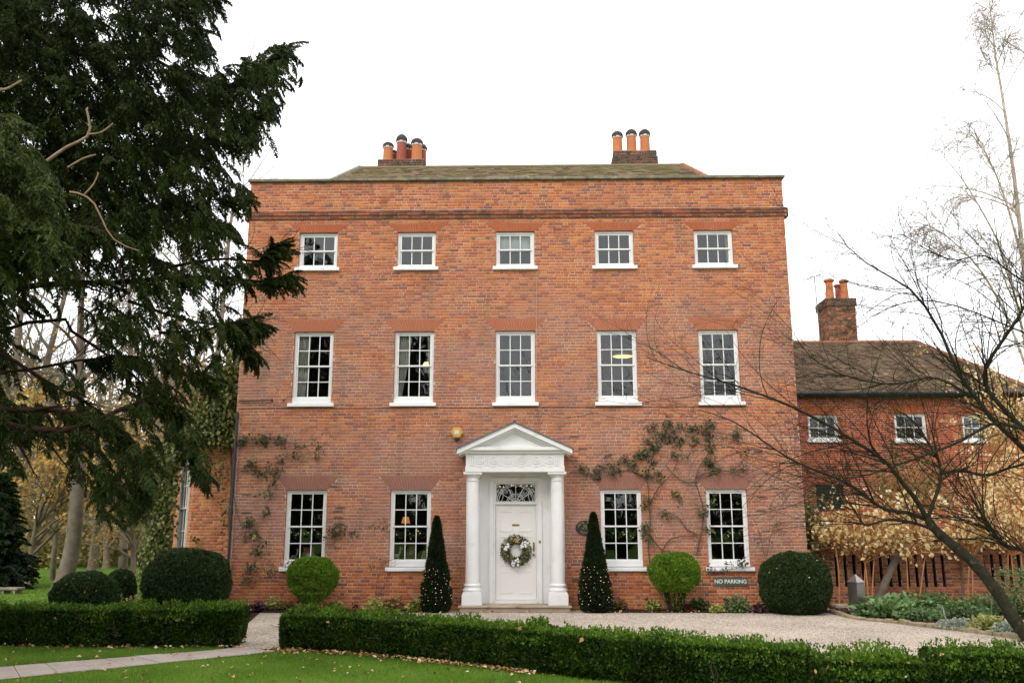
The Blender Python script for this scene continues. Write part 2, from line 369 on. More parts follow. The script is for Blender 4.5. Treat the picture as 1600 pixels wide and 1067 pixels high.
mt['broad'] = leafmat('broad_leaves', [(0.08, 0.15, 0.045), (0.15, 0.26, 0.08), (0.25, 0.37, 0.14)], rough=0.38, trans=0.25)
mt['silver'] = leafmat('silver_leaves', [(0.22, 0.27, 0.20), (0.34, 0.38, 0.31), (0.45, 0.48, 0.42)], rough=0.8, trans=0.2)
mt['red_plant'] = leafmat('red_leaves', [(0.12, 0.02, 0.02), (0.22, 0.05, 0.04), (0.28, 0.09, 0.06)], trans=0.2)
mt['fallen'] = leafmat('fallen_leaves', [(0.28, 0.12, 0.04), (0.42, 0.22, 0.08), (0.55, 0.36, 0.17), (0.72, 0.62, 0.45)], rough=0.7, trans=0.1)
mt['grass'] = leafmat('grass_blades', [(0.060, 0.115, 0.010), (0.105, 0.20, 0.014), (0.155, 0.275, 0.022), (0.24, 0.33, 0.06)], rough=0.5, trans=0.35, spec=0.3)
mt['lawn'] = M('lawn_ground', (0.105, 0.20, 0.016), (0.065, 0.125, 0.012), scale=2.2, rough=0.9, bump=0.8, bscale=120, spec=0.15, detail=9)
mt['path'] = M('sandstone_slab', (0.40, 0.335, 0.29), (0.31, 0.255, 0.22), scale=2.5, rough=0.85, bump=0.25, bscale=35, dirt=((0.2, 0.17, 0.13), 3, 0.6))
mt['edging'] = M('edging_stone', (0.36, 0.29, 0.18), (0.22, 0.18, 0.11), scale=5, rough=0.95, bump=0.6, bscale=30, dirt=((0.16, 0.18, 0.07), 6, 0.55))

def gravelmat():
    m, n, l, b = base_mat('pea_gravel')
    g = n.new('ShaderNodeNewGeometry'); pos = g.outputs['Position']
    v = n.new('ShaderNodeTexVoronoi'); v.inputs['Scale'].default_value = 42; l.new(pos, v.inputs['Vector'])
    r = ramp(n, [(0.0, (0.20, 0.16, 0.125)), (0.35, (0.41, 0.35, 0.28)), (0.7, (0.53, 0.455, 0.37)), (1.0, (0.67, 0.595, 0.51))])
    sp = n.new('ShaderNodeSeparateColor'); l.new(v.outputs['Color'], sp.inputs[0]); l.new(sp.outputs[0], r.inputs[0])
    t = n.new('ShaderNodeTexNoise'); t.inputs['Scale'].default_value = 0.8; t.inputs['Detail'].default_value = 8; l.new(pos, t.inputs['Vector'])
    r2 = ramp(n, [(0.35, (0.78, 0.76, 0.74)), (0.65, (1.08, 1.06, 1.04))]); l.new(t.outputs[0], r2.inputs[0])
    k = n.new('ShaderNodeMix'); k.data_type = 'RGBA'; k.blend_type = 'MULTIPLY'; k.inputs['Factor'].default_value = 1.0
    l.new(r.outputs[0], k.inputs[6]); l.new(r2.outputs[0], k.inputs[7]); l.new(k.outputs[2], b.inputs['Base Color'])
    bp = n.new('ShaderNodeBump'); bp.inputs['Strength'].default_value = 0.8; bp.inputs['Distance'].default_value = 0.012; bp.invert = True
    l.new(v.outputs['Distance'], bp.inputs['Height']); l.new(bp.outputs[0], b.inputs['Normal'])
    b.inputs['Roughness'].default_value = 0.9; b.inputs['Specular IOR Level'].default_value = 0.2
    return m
mt['gravel'] = gravelmat()
mt['pebble'] = leafmat('pebbles', [(0.24, 0.18, 0.14), (0.46, 0.37, 0.31), (0.60, 0.51, 0.44), (0.74, 0.66, 0.58)], rough=0.9, trans=0, spec=0.2)

def glassmat():
    m, n, l, b = base_mat('old_window_glass')
    n.remove(b)
    tr = n.new('ShaderNodeBsdfTransparent'); tr.inputs[0].default_value = (0.93, 0.95, 0.94, 1)
    gl = n.new('ShaderNodeBsdfGlossy'); gl.inputs['Roughness'].default_value = 0.015; gl.inputs[0].default_value = (1, 1, 1, 1)
    fr = n.new('ShaderNodeFresnel'); fr.inputs['IOR'].default_value = 1.5
    g = n.new('ShaderNodeNewGeometry')
    oi = n.new('ShaderNodeObjectInfo')
    t = n.new('ShaderNodeTexNoise'); t.inputs['Scale'].default_value = 2.6; t.inputs['Detail'].default_value = 1.0; t.noise_dimensions = '4D'
    l.new(g.outputs['Position'], t.inputs['Vector'])
    mu = n.new('ShaderNodeMath'); mu.operation = 'MULTIPLY'; mu.inputs[1].default_value = 40; l.new(oi.outputs['Random'], mu.inputs[0]); l.new(mu.outputs[0], t.inputs['W'])
    bp = n.new('ShaderNodeBump'); bp.inputs['Strength'].default_value = 0.35; bp.inputs['Distance'].default_value = 0.02
    l.new(t.outputs[0], bp.inputs['Height']); l.new(bp.outputs[0], gl.inputs['Normal'])
    ms = n.new('ShaderNodeMixShader'); l.new(fr.outputs[0], ms.inputs[0]); l.new(tr.outputs[0], ms.inputs[1]); l.new(gl.outputs[0], ms.inputs[2])
    l.new(ms.outputs[0], n['Material Output'].inputs[0])
    return m
mt['glass'] = glassmat()

def emit(name, col, s):
    m, n, l, b = base_mat(name)
    b.inputs['Base Color'].default_value = (*col, 1); b.inputs['Emission Color'].default_value = (*col, 1); b.inputs['Emission Strength'].default_value = s
    return m
mt['bulb'] = emit('warm_bulb', (1.0, 0.70, 0.40), 1.0)
mt['lamp_on'] = emit('lit_lamp', (1.0, 0.66, 0.27), 1.15)
mt['shade_on'] = emit('lit_shade', (1.0, 0.38, 0.08), 0.32)

# ------------------------------------------------------------------ leaf clouds
def leafcloud(name, P, D, L, W, mat, parent=None, rnd=None, N=None, fold=0.25):
    """diamond leaves: P centres, D axis directions, L length, W width (scalars or arrays)"""
    P = np.asarray(P, float); n = len(P); D = unit(np.asarray(D, float))
    if N is None: N = R.normal(size=(n, 3))
    S = unit(np.cross(D, N)); U = np.cross(S, D)
    L = np.broadcast_to(np.asarray(L, float), (n,))[:, None]; W = np.broadcast_to(np.asarray(W, float), (n,))[:, None]
    if n > 9000:        # dense crowns: one pointed triangle per leaf
        V = np.empty((n, 3, 3)); V[:, 0] = P-D*L*.45+S*W*.72; V[:, 1] = P-D*L*.45-S*W*.72; V[:, 2] = P+D*L*.62
        return mesh_np(name, V.reshape(-1, 3), np.arange(n*3).reshape(n, 3), mat, parent, rnd=np.repeat(R.random(n) if rnd is None else rnd, 3))
    V = np.empty((n, 4, 3))
    V[:, 0] = P-D*L*0.5; V[:, 2] = P+D*L*0.5
    V[:, 1] = P+S*W*0.5+U*W*fold; V[:, 3] = P-S*W*0.5+U*W*fold
    F = np.arange(n*4).reshape(n, 4)
    rnd = R.random(n) if rnd is None else rnd
    return mesh_np(name, V.reshape(-1, 3), F, mat, parent, rnd=np.repeat(rnd, 4))

def rvec(n): return unit(R.normal(size=(n, 3)))

class Vnoise:
    """cheap smooth 3-D value noise"""
    def __init__(s, scale, seed): s.k = scale; s.t = np.random.default_rng(seed).random((32, 32, 32))
    def __call__(s, p):
        q = np.asarray(p)*s.k; i = np.floor(q).astype(int); f = q-i; f = f*f*(3-2*f); o = 0
        for dx in (0, 1):
            for dy in (0, 1):
                for dz in (0, 1):
                    wx = f[:, 0] if dx else 1-f[:, 0]; wy = f[:, 1] if dy else 1-f[:, 1]; wz = f[:, 2] if dz else 1-f[:, 2]
                    o = o+wx*wy*wz*s.t[(i[:, 0]+dx) % 32, (i[:, 1]+dy) % 32, (i[:, 2]+dz) % 32]
        return o

# ------------------------------------------------------------------ ground
g = MB(); g.add([(-400, -300, 0), (400, -300, 0), (400, 500, 0), (-400, 500, 0)], [(0, 1, 2, 3)])
tag(g.build('lawn', mt['lawn']), 'mown green lawn around the house', None, None, 'structure')
def sheet(name, poly, z, mat, label):
    b = MB(); b.add([(x, y, z) for x, y in poly], [tuple(range(len(poly)))])
    return tag(b.build(name, mat), label, None, None, 'structure')

BED = [at(*p, z=0)[:2] for p in ((1288, 954), (1335, 967), (1400, 974), (1450, 980), (1500, 986), (1560, 994), (1640, 1006))]
HEDGE_MID = [(-3.55, -6.6), (-2.2, -6.75), (-0.8, -7.35), (0.3, -8.2), (1.4, -9.1), (2.4, -9.8), (3.45, -10.35)]
sheet('gravel_drive', [(-4.25, -6.75), (-3.45, -6.35), (-2.3, -6.3), (-1.3, -6.6), (-0.4, -7.1), (0.5, -7.9), (1.4, -8.7), (2.6, -9.75), (3.4, -10.1), (5.1, -10.4), (7.4, -10.85), (16, -11.8), (16, -0.2), (-8, -0.2), (-8, -5.4), (-4.3, -5.75)], 0.004, mt['gravel'], 'pale pinkish gravel drive in front of the house')

# paving path: individual slabs from lower left to the gap between the hedges
pl = at(-30, 1066, z=0)[:2]; pl2 = at(-30, 1046, z=0)[:2]
pr = at(432, 1019, z=0)[:2]; pr2 = at(372, 1014, z=0)[:2]
pth = sheet('path', [tuple(pl), tuple(pr), tuple(pr2), tuple(pl2)], 0.008, mt['soil'], 'pale stone slab path across the lawn')
nsl = 9
for i in range(nsl):
    t0, t1 = i/nsl, (i+1)/nsl
    q = [pl+(pr-pl)*t0, pl+(pr-pl)*t1, pl2+(pr2-pl2)*t1, pl2+(pr2-pl2)*t0]
    c = sum(q)/4
    q = [c+(p-c)*(1-0.012/np.linalg.norm(p-c)) for p in q]
    b = MB(); zt = 0.026+R.uniform(-.004, .004)
    qi = [c+(p-c)*(1-0.03/np.linalg.norm(p-c)) for p in q]
    V = [(*p, 0.009) for p in q]+[(*p, zt-.006) for p in q]+[(*p, zt) for p in qi]
    F = [(8, 9, 10, 11)]+[(k, (k+1) % 4, (k+1) % 4+4, k+4) for k in range(4)]+[(k+4, (k+1) % 4+4, (k+1) % 4+8, k+8) for k in range(4)]
    b.add(V, F); b.build('paving_slab', mt['path'], pth)

# soil strips and bed
sheet('house_bed', [(-6.3, -0.85), (-1.45, -0.8), (-1.45, 0.0), (-6.5, 0.0)], 0.012, mt['soil'], 'dark soil strip at the foot of the house left of the door')
sheet('door_bed', [(1.45, -0.75), (6.9, -0.8), (6.5, 0.0), (1.45, 0.0)], 0.012, mt['soil'], 'dark soil strip at the foot of the house right of the door')
sheet('border_bed', [tuple(p) for p in BED]+[(16, -5), (16, 2.5), (6.55, 2.5), (6.55, -0.2)], 0.016, mt['soil'], 'dark mulched border beside the gravel on the right')
sheet('shrub_bed', [(-10.5, -4.6), (-4.6, -5.2), (-5.6, 0.0), (-7.0, 1.5), (-10.5, 0.5)], 0.012, mt['soil'], 'dark soil bed under the clipped domes on the left')

# ------------------------------------------------------------------ brick walls
PER = 0.3375; COURSE = 0.072
def subtract(iv, cut):
    out = []
    for a, b in iv:
        for_c = [(a, b)]
        for c0, c1 in cut:
            nx = []
            for p, q in for_c:
                if c1 <= p or c0 >= q: nx.append((p, q)); continue
                if c0 > p: nx.append((p, c0))
                if c1 < q: nx.append((c1, q))
            for_c = nx
        out += for_c
    return out

def brick_rects(u0, u1, z0, z1, openings=(), traps=(), seed=0):
    """Flemish bond. returns arrays a,b,za,zb,is_full"""
    rng = np.random.default_rng(seed+77)
    out = []
    nC = int(round((z1-z0)/COURSE))
    for k in range(nC):
        za = z0+k*COURSE; zm = za+COURSE/2
        cuts = [(o[0], o[1]) for o in openings if o[2] < zm < o[3]]
        for (cx, hb, ht, zb, zt) in traps:
            if zb < zm < zt:
                h = hb+(ht-hb)*(zm-zb)/(zt-zb); cuts.append((cx-h, cx+h))
        iv = subtract([(u0, u1)], cuts)
        x = u0-PER+(PER/2 if k % 2 else 0)+rng.uniform(-.02, .02)
        while x < u1:
            for Lb in ((0.225, 0.1125) if rng.random() > .12 else (0.1125, 0.225)):
                a, b = x+.006, x+Lb-.006; x += Lb
                for p, q in iv:
                    pa, qb = max(a, p+.004 if p > u0 else p), min(b, q-.004 if q < u1 else q)
                    if qb-pa > 0.03: out.append((pa, qb, za+.006, za+COURSE-.006, 1.0 if (qb-pa) > .2 else 0.0))
    return np.array(out)

def brick_geo(A, rng):
    """A (n,5) rects -> local geometry in (u, depth, z), front at depth 0, positive depth into the wall"""
    n = len(A); a, b, c, d = A[:, 0], A[:, 1], A[:, 2], A[:, 3]
    j = lambda s: rng.uniform(-s, s, n)
    pr = rng.uniform(-.0035, .0025, n)
    V = np.empty((n, 12, 3)); bv = .006
    cor = [(a, c), (b, c), (b, d), (a, d)]; sg = [(1, 1), (-1, 1), (-1, -1), (1, -1)]
    for k in range(4):
        u, z = cor[k][0]+j(.002), cor[k][1]+j(.0022)
        V[:, k] = np.stack([u+sg[k][0]*bv, pr, z+sg[k][1]*bv], 1)
        V[:, 4+k] = np.stack([u, pr+.0035, z], 1)
        V[:, 8+k] = np.stack([u, np.full(n, .016), z], 1)
    q = [(0, 1, 2, 3)]
    for k in range(4):
        m = (k+1) % 4
        q += [(4+k, 4+m, m, k), (8+k, 8+m, 4+m, 4+k)]
    F = (np.arange(n)[:, None, None]*12+np.array(q)[None]).reshape(-1, 4)
    return V.reshape(-1, 3), F

def frame(O, ang):
    """wall frame: u runs along angle ang (0 = +x), depth goes into the wall (+y for ang 0)"""
    O = np.array(O, float); u = np.array([math.cos(ang), math.sin(ang), 0]); n = np.array([-math.sin(ang), math.cos(ang), 0])
    return lambda V: O+V[:, :1]*u+V[:, 1:2]*n+V[:, 2:3]*np.array([0, 0, 1.0])

def brick_wall(parent, O, ang, u0, u1, z0, z1, mat, mat1=None, mortar=None, openings=(), traps=(), n_ind=0, score=None, seed=0, name='wall', thick=0.22, reveal=True, reveal_mat=None):
    rng = np.random.default_rng(seed)
    T = frame(O, ang)
    A = brick_rects(u0, u1, z0, z1, openings, traps, seed)
    # mortar body with holes
    us = sorted({u0, u1, *[v for o in openings for v in o[:2] if u0 < v < u1]}); zs = sorted({z0, z1, *[v for o in openings for v in o[2:4] if z0 < v < z1]})
    b = MB(); V = []; F = []
    for i in range(len(us)-1):
        for k in range(len(zs)-1):
            um, zm = (us[i]+us[i+1])/2, (zs[k]+zs[k+1])/2
            if any(o[0] < um < o[1] and o[2] < zm < o[3] for o in openings): continue
            b.add([(us[i], .006, zs[k]), (us[i+1], .006, zs[k]), (us[i+1], .006, zs[k+1]), (us[i], .006, zs[k+1])], [(0, 1, 2, 3)])
            b.add([(us[i], thick, zs[k]), (us[i+1], thick, zs[k]), (us[i+1], thick, zs[k+1]), (us[i], thick, zs[k+1])], [(3, 2, 1, 0)])
    b.add([(u0, .006, z0), (u0, .006, z1), (u0, thick, z1), (u0, thick, z0)], [(0, 1, 2, 3)])
    b.add([(u1, .006, z0), (u1, .006, z1), (u1, thick, z1), (u1, thick, z0)], [(3, 2, 1, 0)])
    b.add([(u0, .006, z1), (u1, .006, z1), (u1, thick, z1), (u0, thick, z1)], [(0, 1, 2, 3)])
    if b.v:
        b.v = [tuple(r) for r in T(np.array(b.v))]
    w_ = b.build(name, mortar or mt['mortar'], parent)
    if reveal and openings:
        r = MB()
        for o in openings:
            a_, b_, c_, d_ = o[0], o[1], max(o[2], z0), min(o[3], z1)
            for uu, s in ((a_, 1), (b_, -1)):
                q = [(uu+s*.001, .0, c_), (uu+s*.001, thick, c_), (uu+s*.001, thick, d_), (uu+s*.001, .0, d_)]
                r.add(q, [(0, 1, 2, 3) if s > 0 else (3, 2, 1, 0)])
            r.add([(a_, .002, d_-.001), (b_, .002, d_-.001), (b_, thick, d_-.001), (a_, thick, d_-.001)], [(0, 1, 2, 3)])
            r.add([(a_, .002, c_+.001), (b_, .002, c_+.001), (b_, thick, c_+.001), (a_, thick, c_+.001)], [(3, 2, 1, 0)])
        r.v = [tuple(q) for q in T(np.array(r.v))]
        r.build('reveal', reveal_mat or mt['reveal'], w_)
    ind = np.zeros(len(A), bool)
    if n_ind and mat1:
        s = score(A) if score else np.ones(len(A))
        if n_ind < len(A):
            s = np.where(A[:, 4] > .5, s, -1e9)
            order = np.argsort(-s, kind='stable')[:n_ind]; order = order[s[order] > -1e8]
        else: order = np.arange(len(A))
        ind[order] = True
        proto = []
        cache = {}
        for i in order:
            a_, b_, c_, d_, _ = A[i]
            wq = round((b_-a_)*40)/40 if n_ind >= len(A) else .213
            key = (round(b_-a_, 3) if n_ind >= len(A) else wq, int(rng.integers(0, 4)))
            if key not in cache:
                Vb, Fb = brick_geo(np.array([[-(b_-a_)/2, (b_-a_)/2, -(d_-c_)/2, (d_-c_)/2, 1]]), rng)
                cache[key] = (Vb, Fb, None)
                o = mesh_np('brick', Vb, Fb, mat1, w_, local=True)
                cache[key] = o.data
            else:
                o = bpy.data.objects.new('brick', cache[key]); C.objects.link(o); o.parent = w_
            loc = T(np.array([[(a_+b_)/2, 0, (c_+d_)/2]]))[0]-np.array(origin(w_))
            o.location = loc; o.rotation_euler = (0, 0, ang)
    B = A[~ind]
    if len(B):
        V, F = brick_geo(B, rng)
        o = mesh_np('brick', T(V), F, mat, w_, rnd=np.repeat(rng.random(len(B)), 12))
        o['kind'] = 'stuff'
    return w_

# ------------------------------------------------------------------ the house
house = empty('brick_house', (0, 0, 0), 'three-storey red brick Georgian house with white sash windows and pillared white doorway', 'house')
HW = 6.5
SP, WW = 2.3815, 0.93
LV = {'low': (0.83, 2.62), 'mid': (4.53, 6.313), 'top': (7.81, 8.777)}
COLS = [-2, -1, 0, 1, 2]
wins = [(k, lv) for lv in ('low', 'mid', 'top') for k in COLS if not (lv == 'low' and k == 0)]
openings = [(k*SP-WW/2, k*SP+WW/2, LV[lv][0]+.04, LV[lv][1]) for k, lv in wins]
openings += [(-1.02, 1.02, -0.1, 3.02)]                       # behind the door case
openings += [(-HW-.1, HW+.1, 9.115, 9.335)]                   # cornice band
traps = []
for k, lv in wins:
    h = {'low': 0.30, 'mid': 0.285, 'top': 0.235}[lv]
    traps.append((k*SP, WW/2-.002, WW/2+.27, LV[lv][1], round((LV[lv][1]+h)/.072)*.072-.003))
def score(A):
    cx = (A[:, 0]+A[:, 1])/2; cz = (A[:, 2]+A[:, 3])/2
    hid = np.zeros(len(A), bool)
    for x0, x1, zt in ((-6.6, -5.6, 1.4), (-5.1, -3.7, 1.3), (-2.4, -1.0, 2.1), (1.0, 2.4, 2.1), (2.9, 4.5, 1.4), (5.1, 6.7, 1.5)): hid |= (cx > x0) & (cx < x1) & (cz < zt)
    s = -((cx-.29)**2+20.2**2+(cz-1.78)**2)
    return np.where(hid | (cz < .3), -1e9, s)
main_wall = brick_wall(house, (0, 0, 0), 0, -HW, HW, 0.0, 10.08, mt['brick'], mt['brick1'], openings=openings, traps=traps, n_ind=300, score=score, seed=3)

# cornice band of projecting courses
cb = MB(); cb.box(-HW-.05, HW+.05, -.03, .2, 9.12, 9.335); cornice = cb.build('cornice', mt['mortar_dark'], house)
for zz, pj in ((9.118, .035), (9.19, .06), (9.262, .048)):
    A = brick_rects(-HW-pj, HW+pj, zz, zz+.072, seed=int(zz*100)); Vb, Fb = brick_geo(A, R)
    Vb[:, 1] = np.where(Vb[:, 1] > .01, .06, Vb[:, 1])
    o = mesh_np('brick', Vb+np.array([0, -pj, 0]), Fb, mt['brick_cornice'], cornice, rnd=np.repeat(R.random(len(A)), 12)); o['kind'] = 'stuff'
# coping stones
cp = empty('coping'); cp.parent = house
x = -HW-.06
while x < HW+.05:
    L = min(R.uniform(.8, 1.3), HW+.06-x)
    if HW+.06-x-L < .25: L = HW+.06-x
    b = MB(); dz = R.uniform(-.006, .006)
    b.rbox(x+.003, x+L-.003, -.075, .32, 10.082, 10.155+dz, .014); b.build('coping_stone', mt['coping'], cp); x += L

# flat arches of rubbed brick
for (cx, hb, ht, zb, zt), (k, lv) in zip(traps, wins):
    mm = mt[{'low': 'arch_low', 'mid': 'arch_mid', 'top': 'arch_top'}[lv]]
    b = MB(); nv = 19
    for i in range(nv):
        g_ = .004
        b0 = cx-hb+2*hb*i/nv+g_; b1 = cx-hb+2*hb*(i+1)/nv-g_; t0 = cx-ht+2*ht*i/nv+g_; t1 = cx-ht+2*ht*(i+1)/nv-g_
        yy = -.004+R.uniform(-.003, .003)
        rise = .02*(1-(2*(i+.5)/nv-1)**2)
        b.prism([(b0, zb+rise*.5), (b1, zb+rise*.5), (t1, zt-.004), (t0, zt-.004)], yy, .10)
    b.build('flat_arch', mm, house)

# windows --------------------------------------------------------------
def make_window(w, h, rows, parent, sill=True, low_rail=.15, sash_split=True, cols=3):
    """origin: bottom centre of the opening on the wall face. returns the frame object (part) with sub-parts"""
    f = MB(); t = .055; y0, y1 = .055, .17
    base = low_rail if sill else 0.0
    f.rbox(-w/2, -w/2+t, y0, y1, base, h, .006); f.rbox(w/2-t, w/2, y0, y1, base, h, .006); f.rbox(-w/2+t, w/2-t, y0, y1, h-t, h, .006)
    f.rbox(-w/2-.0, w/2+.0, y0-.03, y1, base*.45, base+.012, .006)
    fr = f.build('window', mt['white'], parent, local=True)
    if sill:
        s = MB(); s.rbox(-w/2-.075, w/2+.075, -.075, .10, -.005, .078, .008); s.build('sill', mt['white_sill'], fr, local=True)
    # sashes
    zb, zt = base+.012, h-t; half = (zb+zt)/2; iw = w-2*t
    r = .038
    panes = []
    for (a, b, yy) in ((zb, half+.015, .105), (half-.02, zt, .075)):
        s = MB()
        s.rbox(-iw/2+.001, -iw/2+r, yy, yy+.034, a, b, .005); s.rbox(iw/2-r, iw/2-.001, yy, yy+.034, a, b, .005)
        s.rbox(-iw/2+r, iw/2-r, yy+.001, yy+.033, a, a+r*.95, .005); s.rbox(-iw/2+r, iw/2-r, yy+.001, yy+.033, b-r, b, .005)
        s.build('sash', mt['white'], fr, local=True)
        ga, gb = a+r*.95, b-r; gw = iw-2*r; bw = .021
        for c in range(1, cols):
            xx = -gw/2+gw*c/cols
            m = MB(); m.rbox(xx-bw/2, xx+bw/2, yy+.003, yy+.030, ga, gb, .004); m.build('glazing_bar', mt['white'], fr, local=True)
        for q in range(1, rows):
            zz = ga+(gb-ga)*q/rows
            m = MB(); m.rbox(-gw/2, gw/2, yy+.0045, yy+.0285, zz-bw/2, zz+bw/2, .004); m.build('glazing_bar', mt['white'], fr, local=True)
        for c in range(cols):
            for q in range(rows):
                panes.append((-gw/2+gw*(c+.5)/cols, yy+.016, ga+(gb-ga)*(q+.5)/rows, gw/cols-.012, (gb-ga)/rows-.012))
    me = None
    for (xx, yy, zz, pw, ph) in panes:
        if me is None or abs(me[1]-ph) > .001:
            b = MB(); b.box(-pw/2-.004, pw/2+.004, -.0015, .0015, -ph/2-.004, ph/2+.004); o = b.build('pane', mt['glass'], fr, local=True); me = (o.data, ph)
        else:
            o = bpy.data.objects.new('pane', me[0]); C.objects.link(o); o.parent = fr
        o.location = (xx, yy, zz)
        o.rotation_euler = (math.radians(R.uniform(-.9, .9)), 0, math.radians(R.uniform(-.9, .9)))
    return fr
protos = {}
for k, lv in wins:
    zs, zh = LV[lv]
    if lv not in protos:
        o = make_window(WW-.006, zh-zs, 2 if lv != 'top' else 1, house, low_rail={'low': .2, 'mid': .2, 'top': .13}[lv]); protos[lv] = o
    else:
        o = copy_tree(protos[lv], house)
        for ch in [q for q in bpy.data.objects if q.parent == o and q.name.startswith('pane')]:
            ch.rotation_euler = (math.radians(R.uniform(-.9, .9)), 0, math.radians(R.uniform(-.9, .9)))
    o.location = (k*SP, 0, zs)

# interior: three dark storeys
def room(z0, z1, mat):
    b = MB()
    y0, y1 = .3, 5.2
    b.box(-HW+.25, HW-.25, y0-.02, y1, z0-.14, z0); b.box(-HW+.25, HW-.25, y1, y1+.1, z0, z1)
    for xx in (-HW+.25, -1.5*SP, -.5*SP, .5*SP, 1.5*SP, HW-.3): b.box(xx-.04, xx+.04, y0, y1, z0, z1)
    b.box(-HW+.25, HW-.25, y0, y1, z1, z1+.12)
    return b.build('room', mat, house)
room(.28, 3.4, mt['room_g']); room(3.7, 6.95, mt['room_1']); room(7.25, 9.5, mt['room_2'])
# other walls and roof of the house body
b = MB(); b.box(-HW+.02, -HW+.22, .22, 10.0, 0, 9.9); b.box(HW-.22, HW-.02, .22, 10.0, 0, 9.9); b.box(-HW+.22, HW-.22, 9.8, 10.0, 0, 9.9)
b.build('side_wall', M('side_brick', (0.36, 0.12, 0.06), (0.26, 0.085, 0.05), scale=12, rough=.9, bump=.4), house)

def tile_roof(parent, name, A0, A1, B0, B1, mat, gauge=.1, tw=.165, under=None, seed=0):
    """roof slope: eave A0->A1, ridge B0->B1, tiles laid as little slabs"""
    A0, A1, B0, B1 = [np.array(q, float) for q in (A0, A1, B0, B1)]
    rng = np.random.default_rng(seed)
    nrm = np.cross(A1-A0, B0-A0); nrm /= np.linalg.norm(nrm)
    if nrm[2] < 0: nrm = -nrm
    o = MB(); o.add([A0-nrm*.03, A1-nrm*.03, B1-nrm*.03, B0-nrm*.03], [(0, 1, 2, 3)]); ro = o.build(name, under or mt['mortar_dark'], parent)
    ud = unit(A1-A0); sd_ = unit(((B0+B1)/2-(A0+A1)/2)-np.dot((B0+B1)/2-(A0+A1)/2, ud)*ud)
    H = abs(np.dot(B0-A0, sd_)); n = int(H/gauge); VV = []; 
    for k in range(n+1):
        t = k/n; L0 = np.dot(A0+(B0-A0)*t-A0, ud); L1 = np.dot(A1+(B1-A1)*t-A0, ud)
        x = L0-(tw/2 if k % 2 else 0)
        xs = np.arange(x, L1, tw); 
        a = np.clip(xs, L0, L1); c = np.clip(xs+tw-.004, L0, L1); ok = c-a > .03; a, c = a[ok], c[ok]; m = len(a)
        s0 = t*H+rng.uniform(-.008, .008, m); lift = rng.uniform(.016, .045, m); jt = rng.uniform(-.004, .004, m)
        P = lambda u, s, h: A0+u[:, None]*ud+s[:, None]*sd_+h[:, None]*nrm
        z_ = np.zeros(m); s1 = np.minimum(s0+gauge*1.3, H+.01); s0 = np.minimum(s0, H-.04)
        VV.append(np.stack([P(a, s0, lift), P(c, s0, lift+jt), P(c, s1, z_), P(a, s1, z_), P(a, s0, lift-.03), P(c, s0, lift-.03+jt)], 1))
    VV = np.concatenate(VV); m = len(VV)
    F = (np.arange(m)[:, None, None]*6+np.array([(0, 1, 2, 3), (4, 5, 1, 0)])[None]).reshape(-1, 4)
    r_ = np.clip(rng.random(m)*.7+.3*Vnoise(1.3, seed)(VV[:, 0]*np.array([1, 1, 1])), 0, 1)
    q = mesh_np('roof_tile', VV.reshape(-1, 3), F, mat, ro, rnd=np.repeat(r_, 6)); q['kind'] = 'stuff'
    return ro
rl = at(562, 261, y=4.7); rr = at(1066, 256, y=4.7); rz = (rl[2]+rr[2])/2-.06
RA0, RA1, RB0, RB1 = (-6.1, .45, 9.55), (6.1, .45, 9.55), (rl[0], 4.7, rz), (rr[0], 4.7, rz)
roof = tile_roof(house, 'roof', RA0, RA1, RB0, RB1, mt['tile_moss'], seed=5, gauge=.16, tw=.2)
tile_roof(house, 'roof', (-6.1, 9.4, 9.55), (-6.1, .45, 9.55), RB0, RB0, mt['tile_moss'], seed=6)
tile_roof(house, 'roof', (6.1, .45, 9.55), (6.1, 9.4, 9.55), RB1, RB1, mt['tile_moss'], seed=7)
tile_roof(house, 'roof', (6.1, 9.4, 9.55), (-6.1, 9.4, 9.55), RB1, RB0, mt['tile_moss'], gauge=.2, tw=.33, seed=8)
def ridge(parent, A, B, mat, r=.1, L=.34):
    A = np.array(A, float); B = np.array(B, float); n = int(np.linalg.norm(B-A)/L); d = (B-A)/n
    for i in range(n):
        p = A+d*i; q = MB(); q.tube([p-d*.05, p+d*1.04], [r*1.03, r*.98], 8); n0 = len(q.v); q.f.append(tuple(range(7, -1, -1))); q.build('ridge_tile', mat, parent)
ridge(roof, np.array(RB0), np.array(RB1), mt['ridge_old'], r=.075); ridge(roof, RA0, RB0, mt['coping']); ridge(roof, RA1, RB1, mt['ridge'])

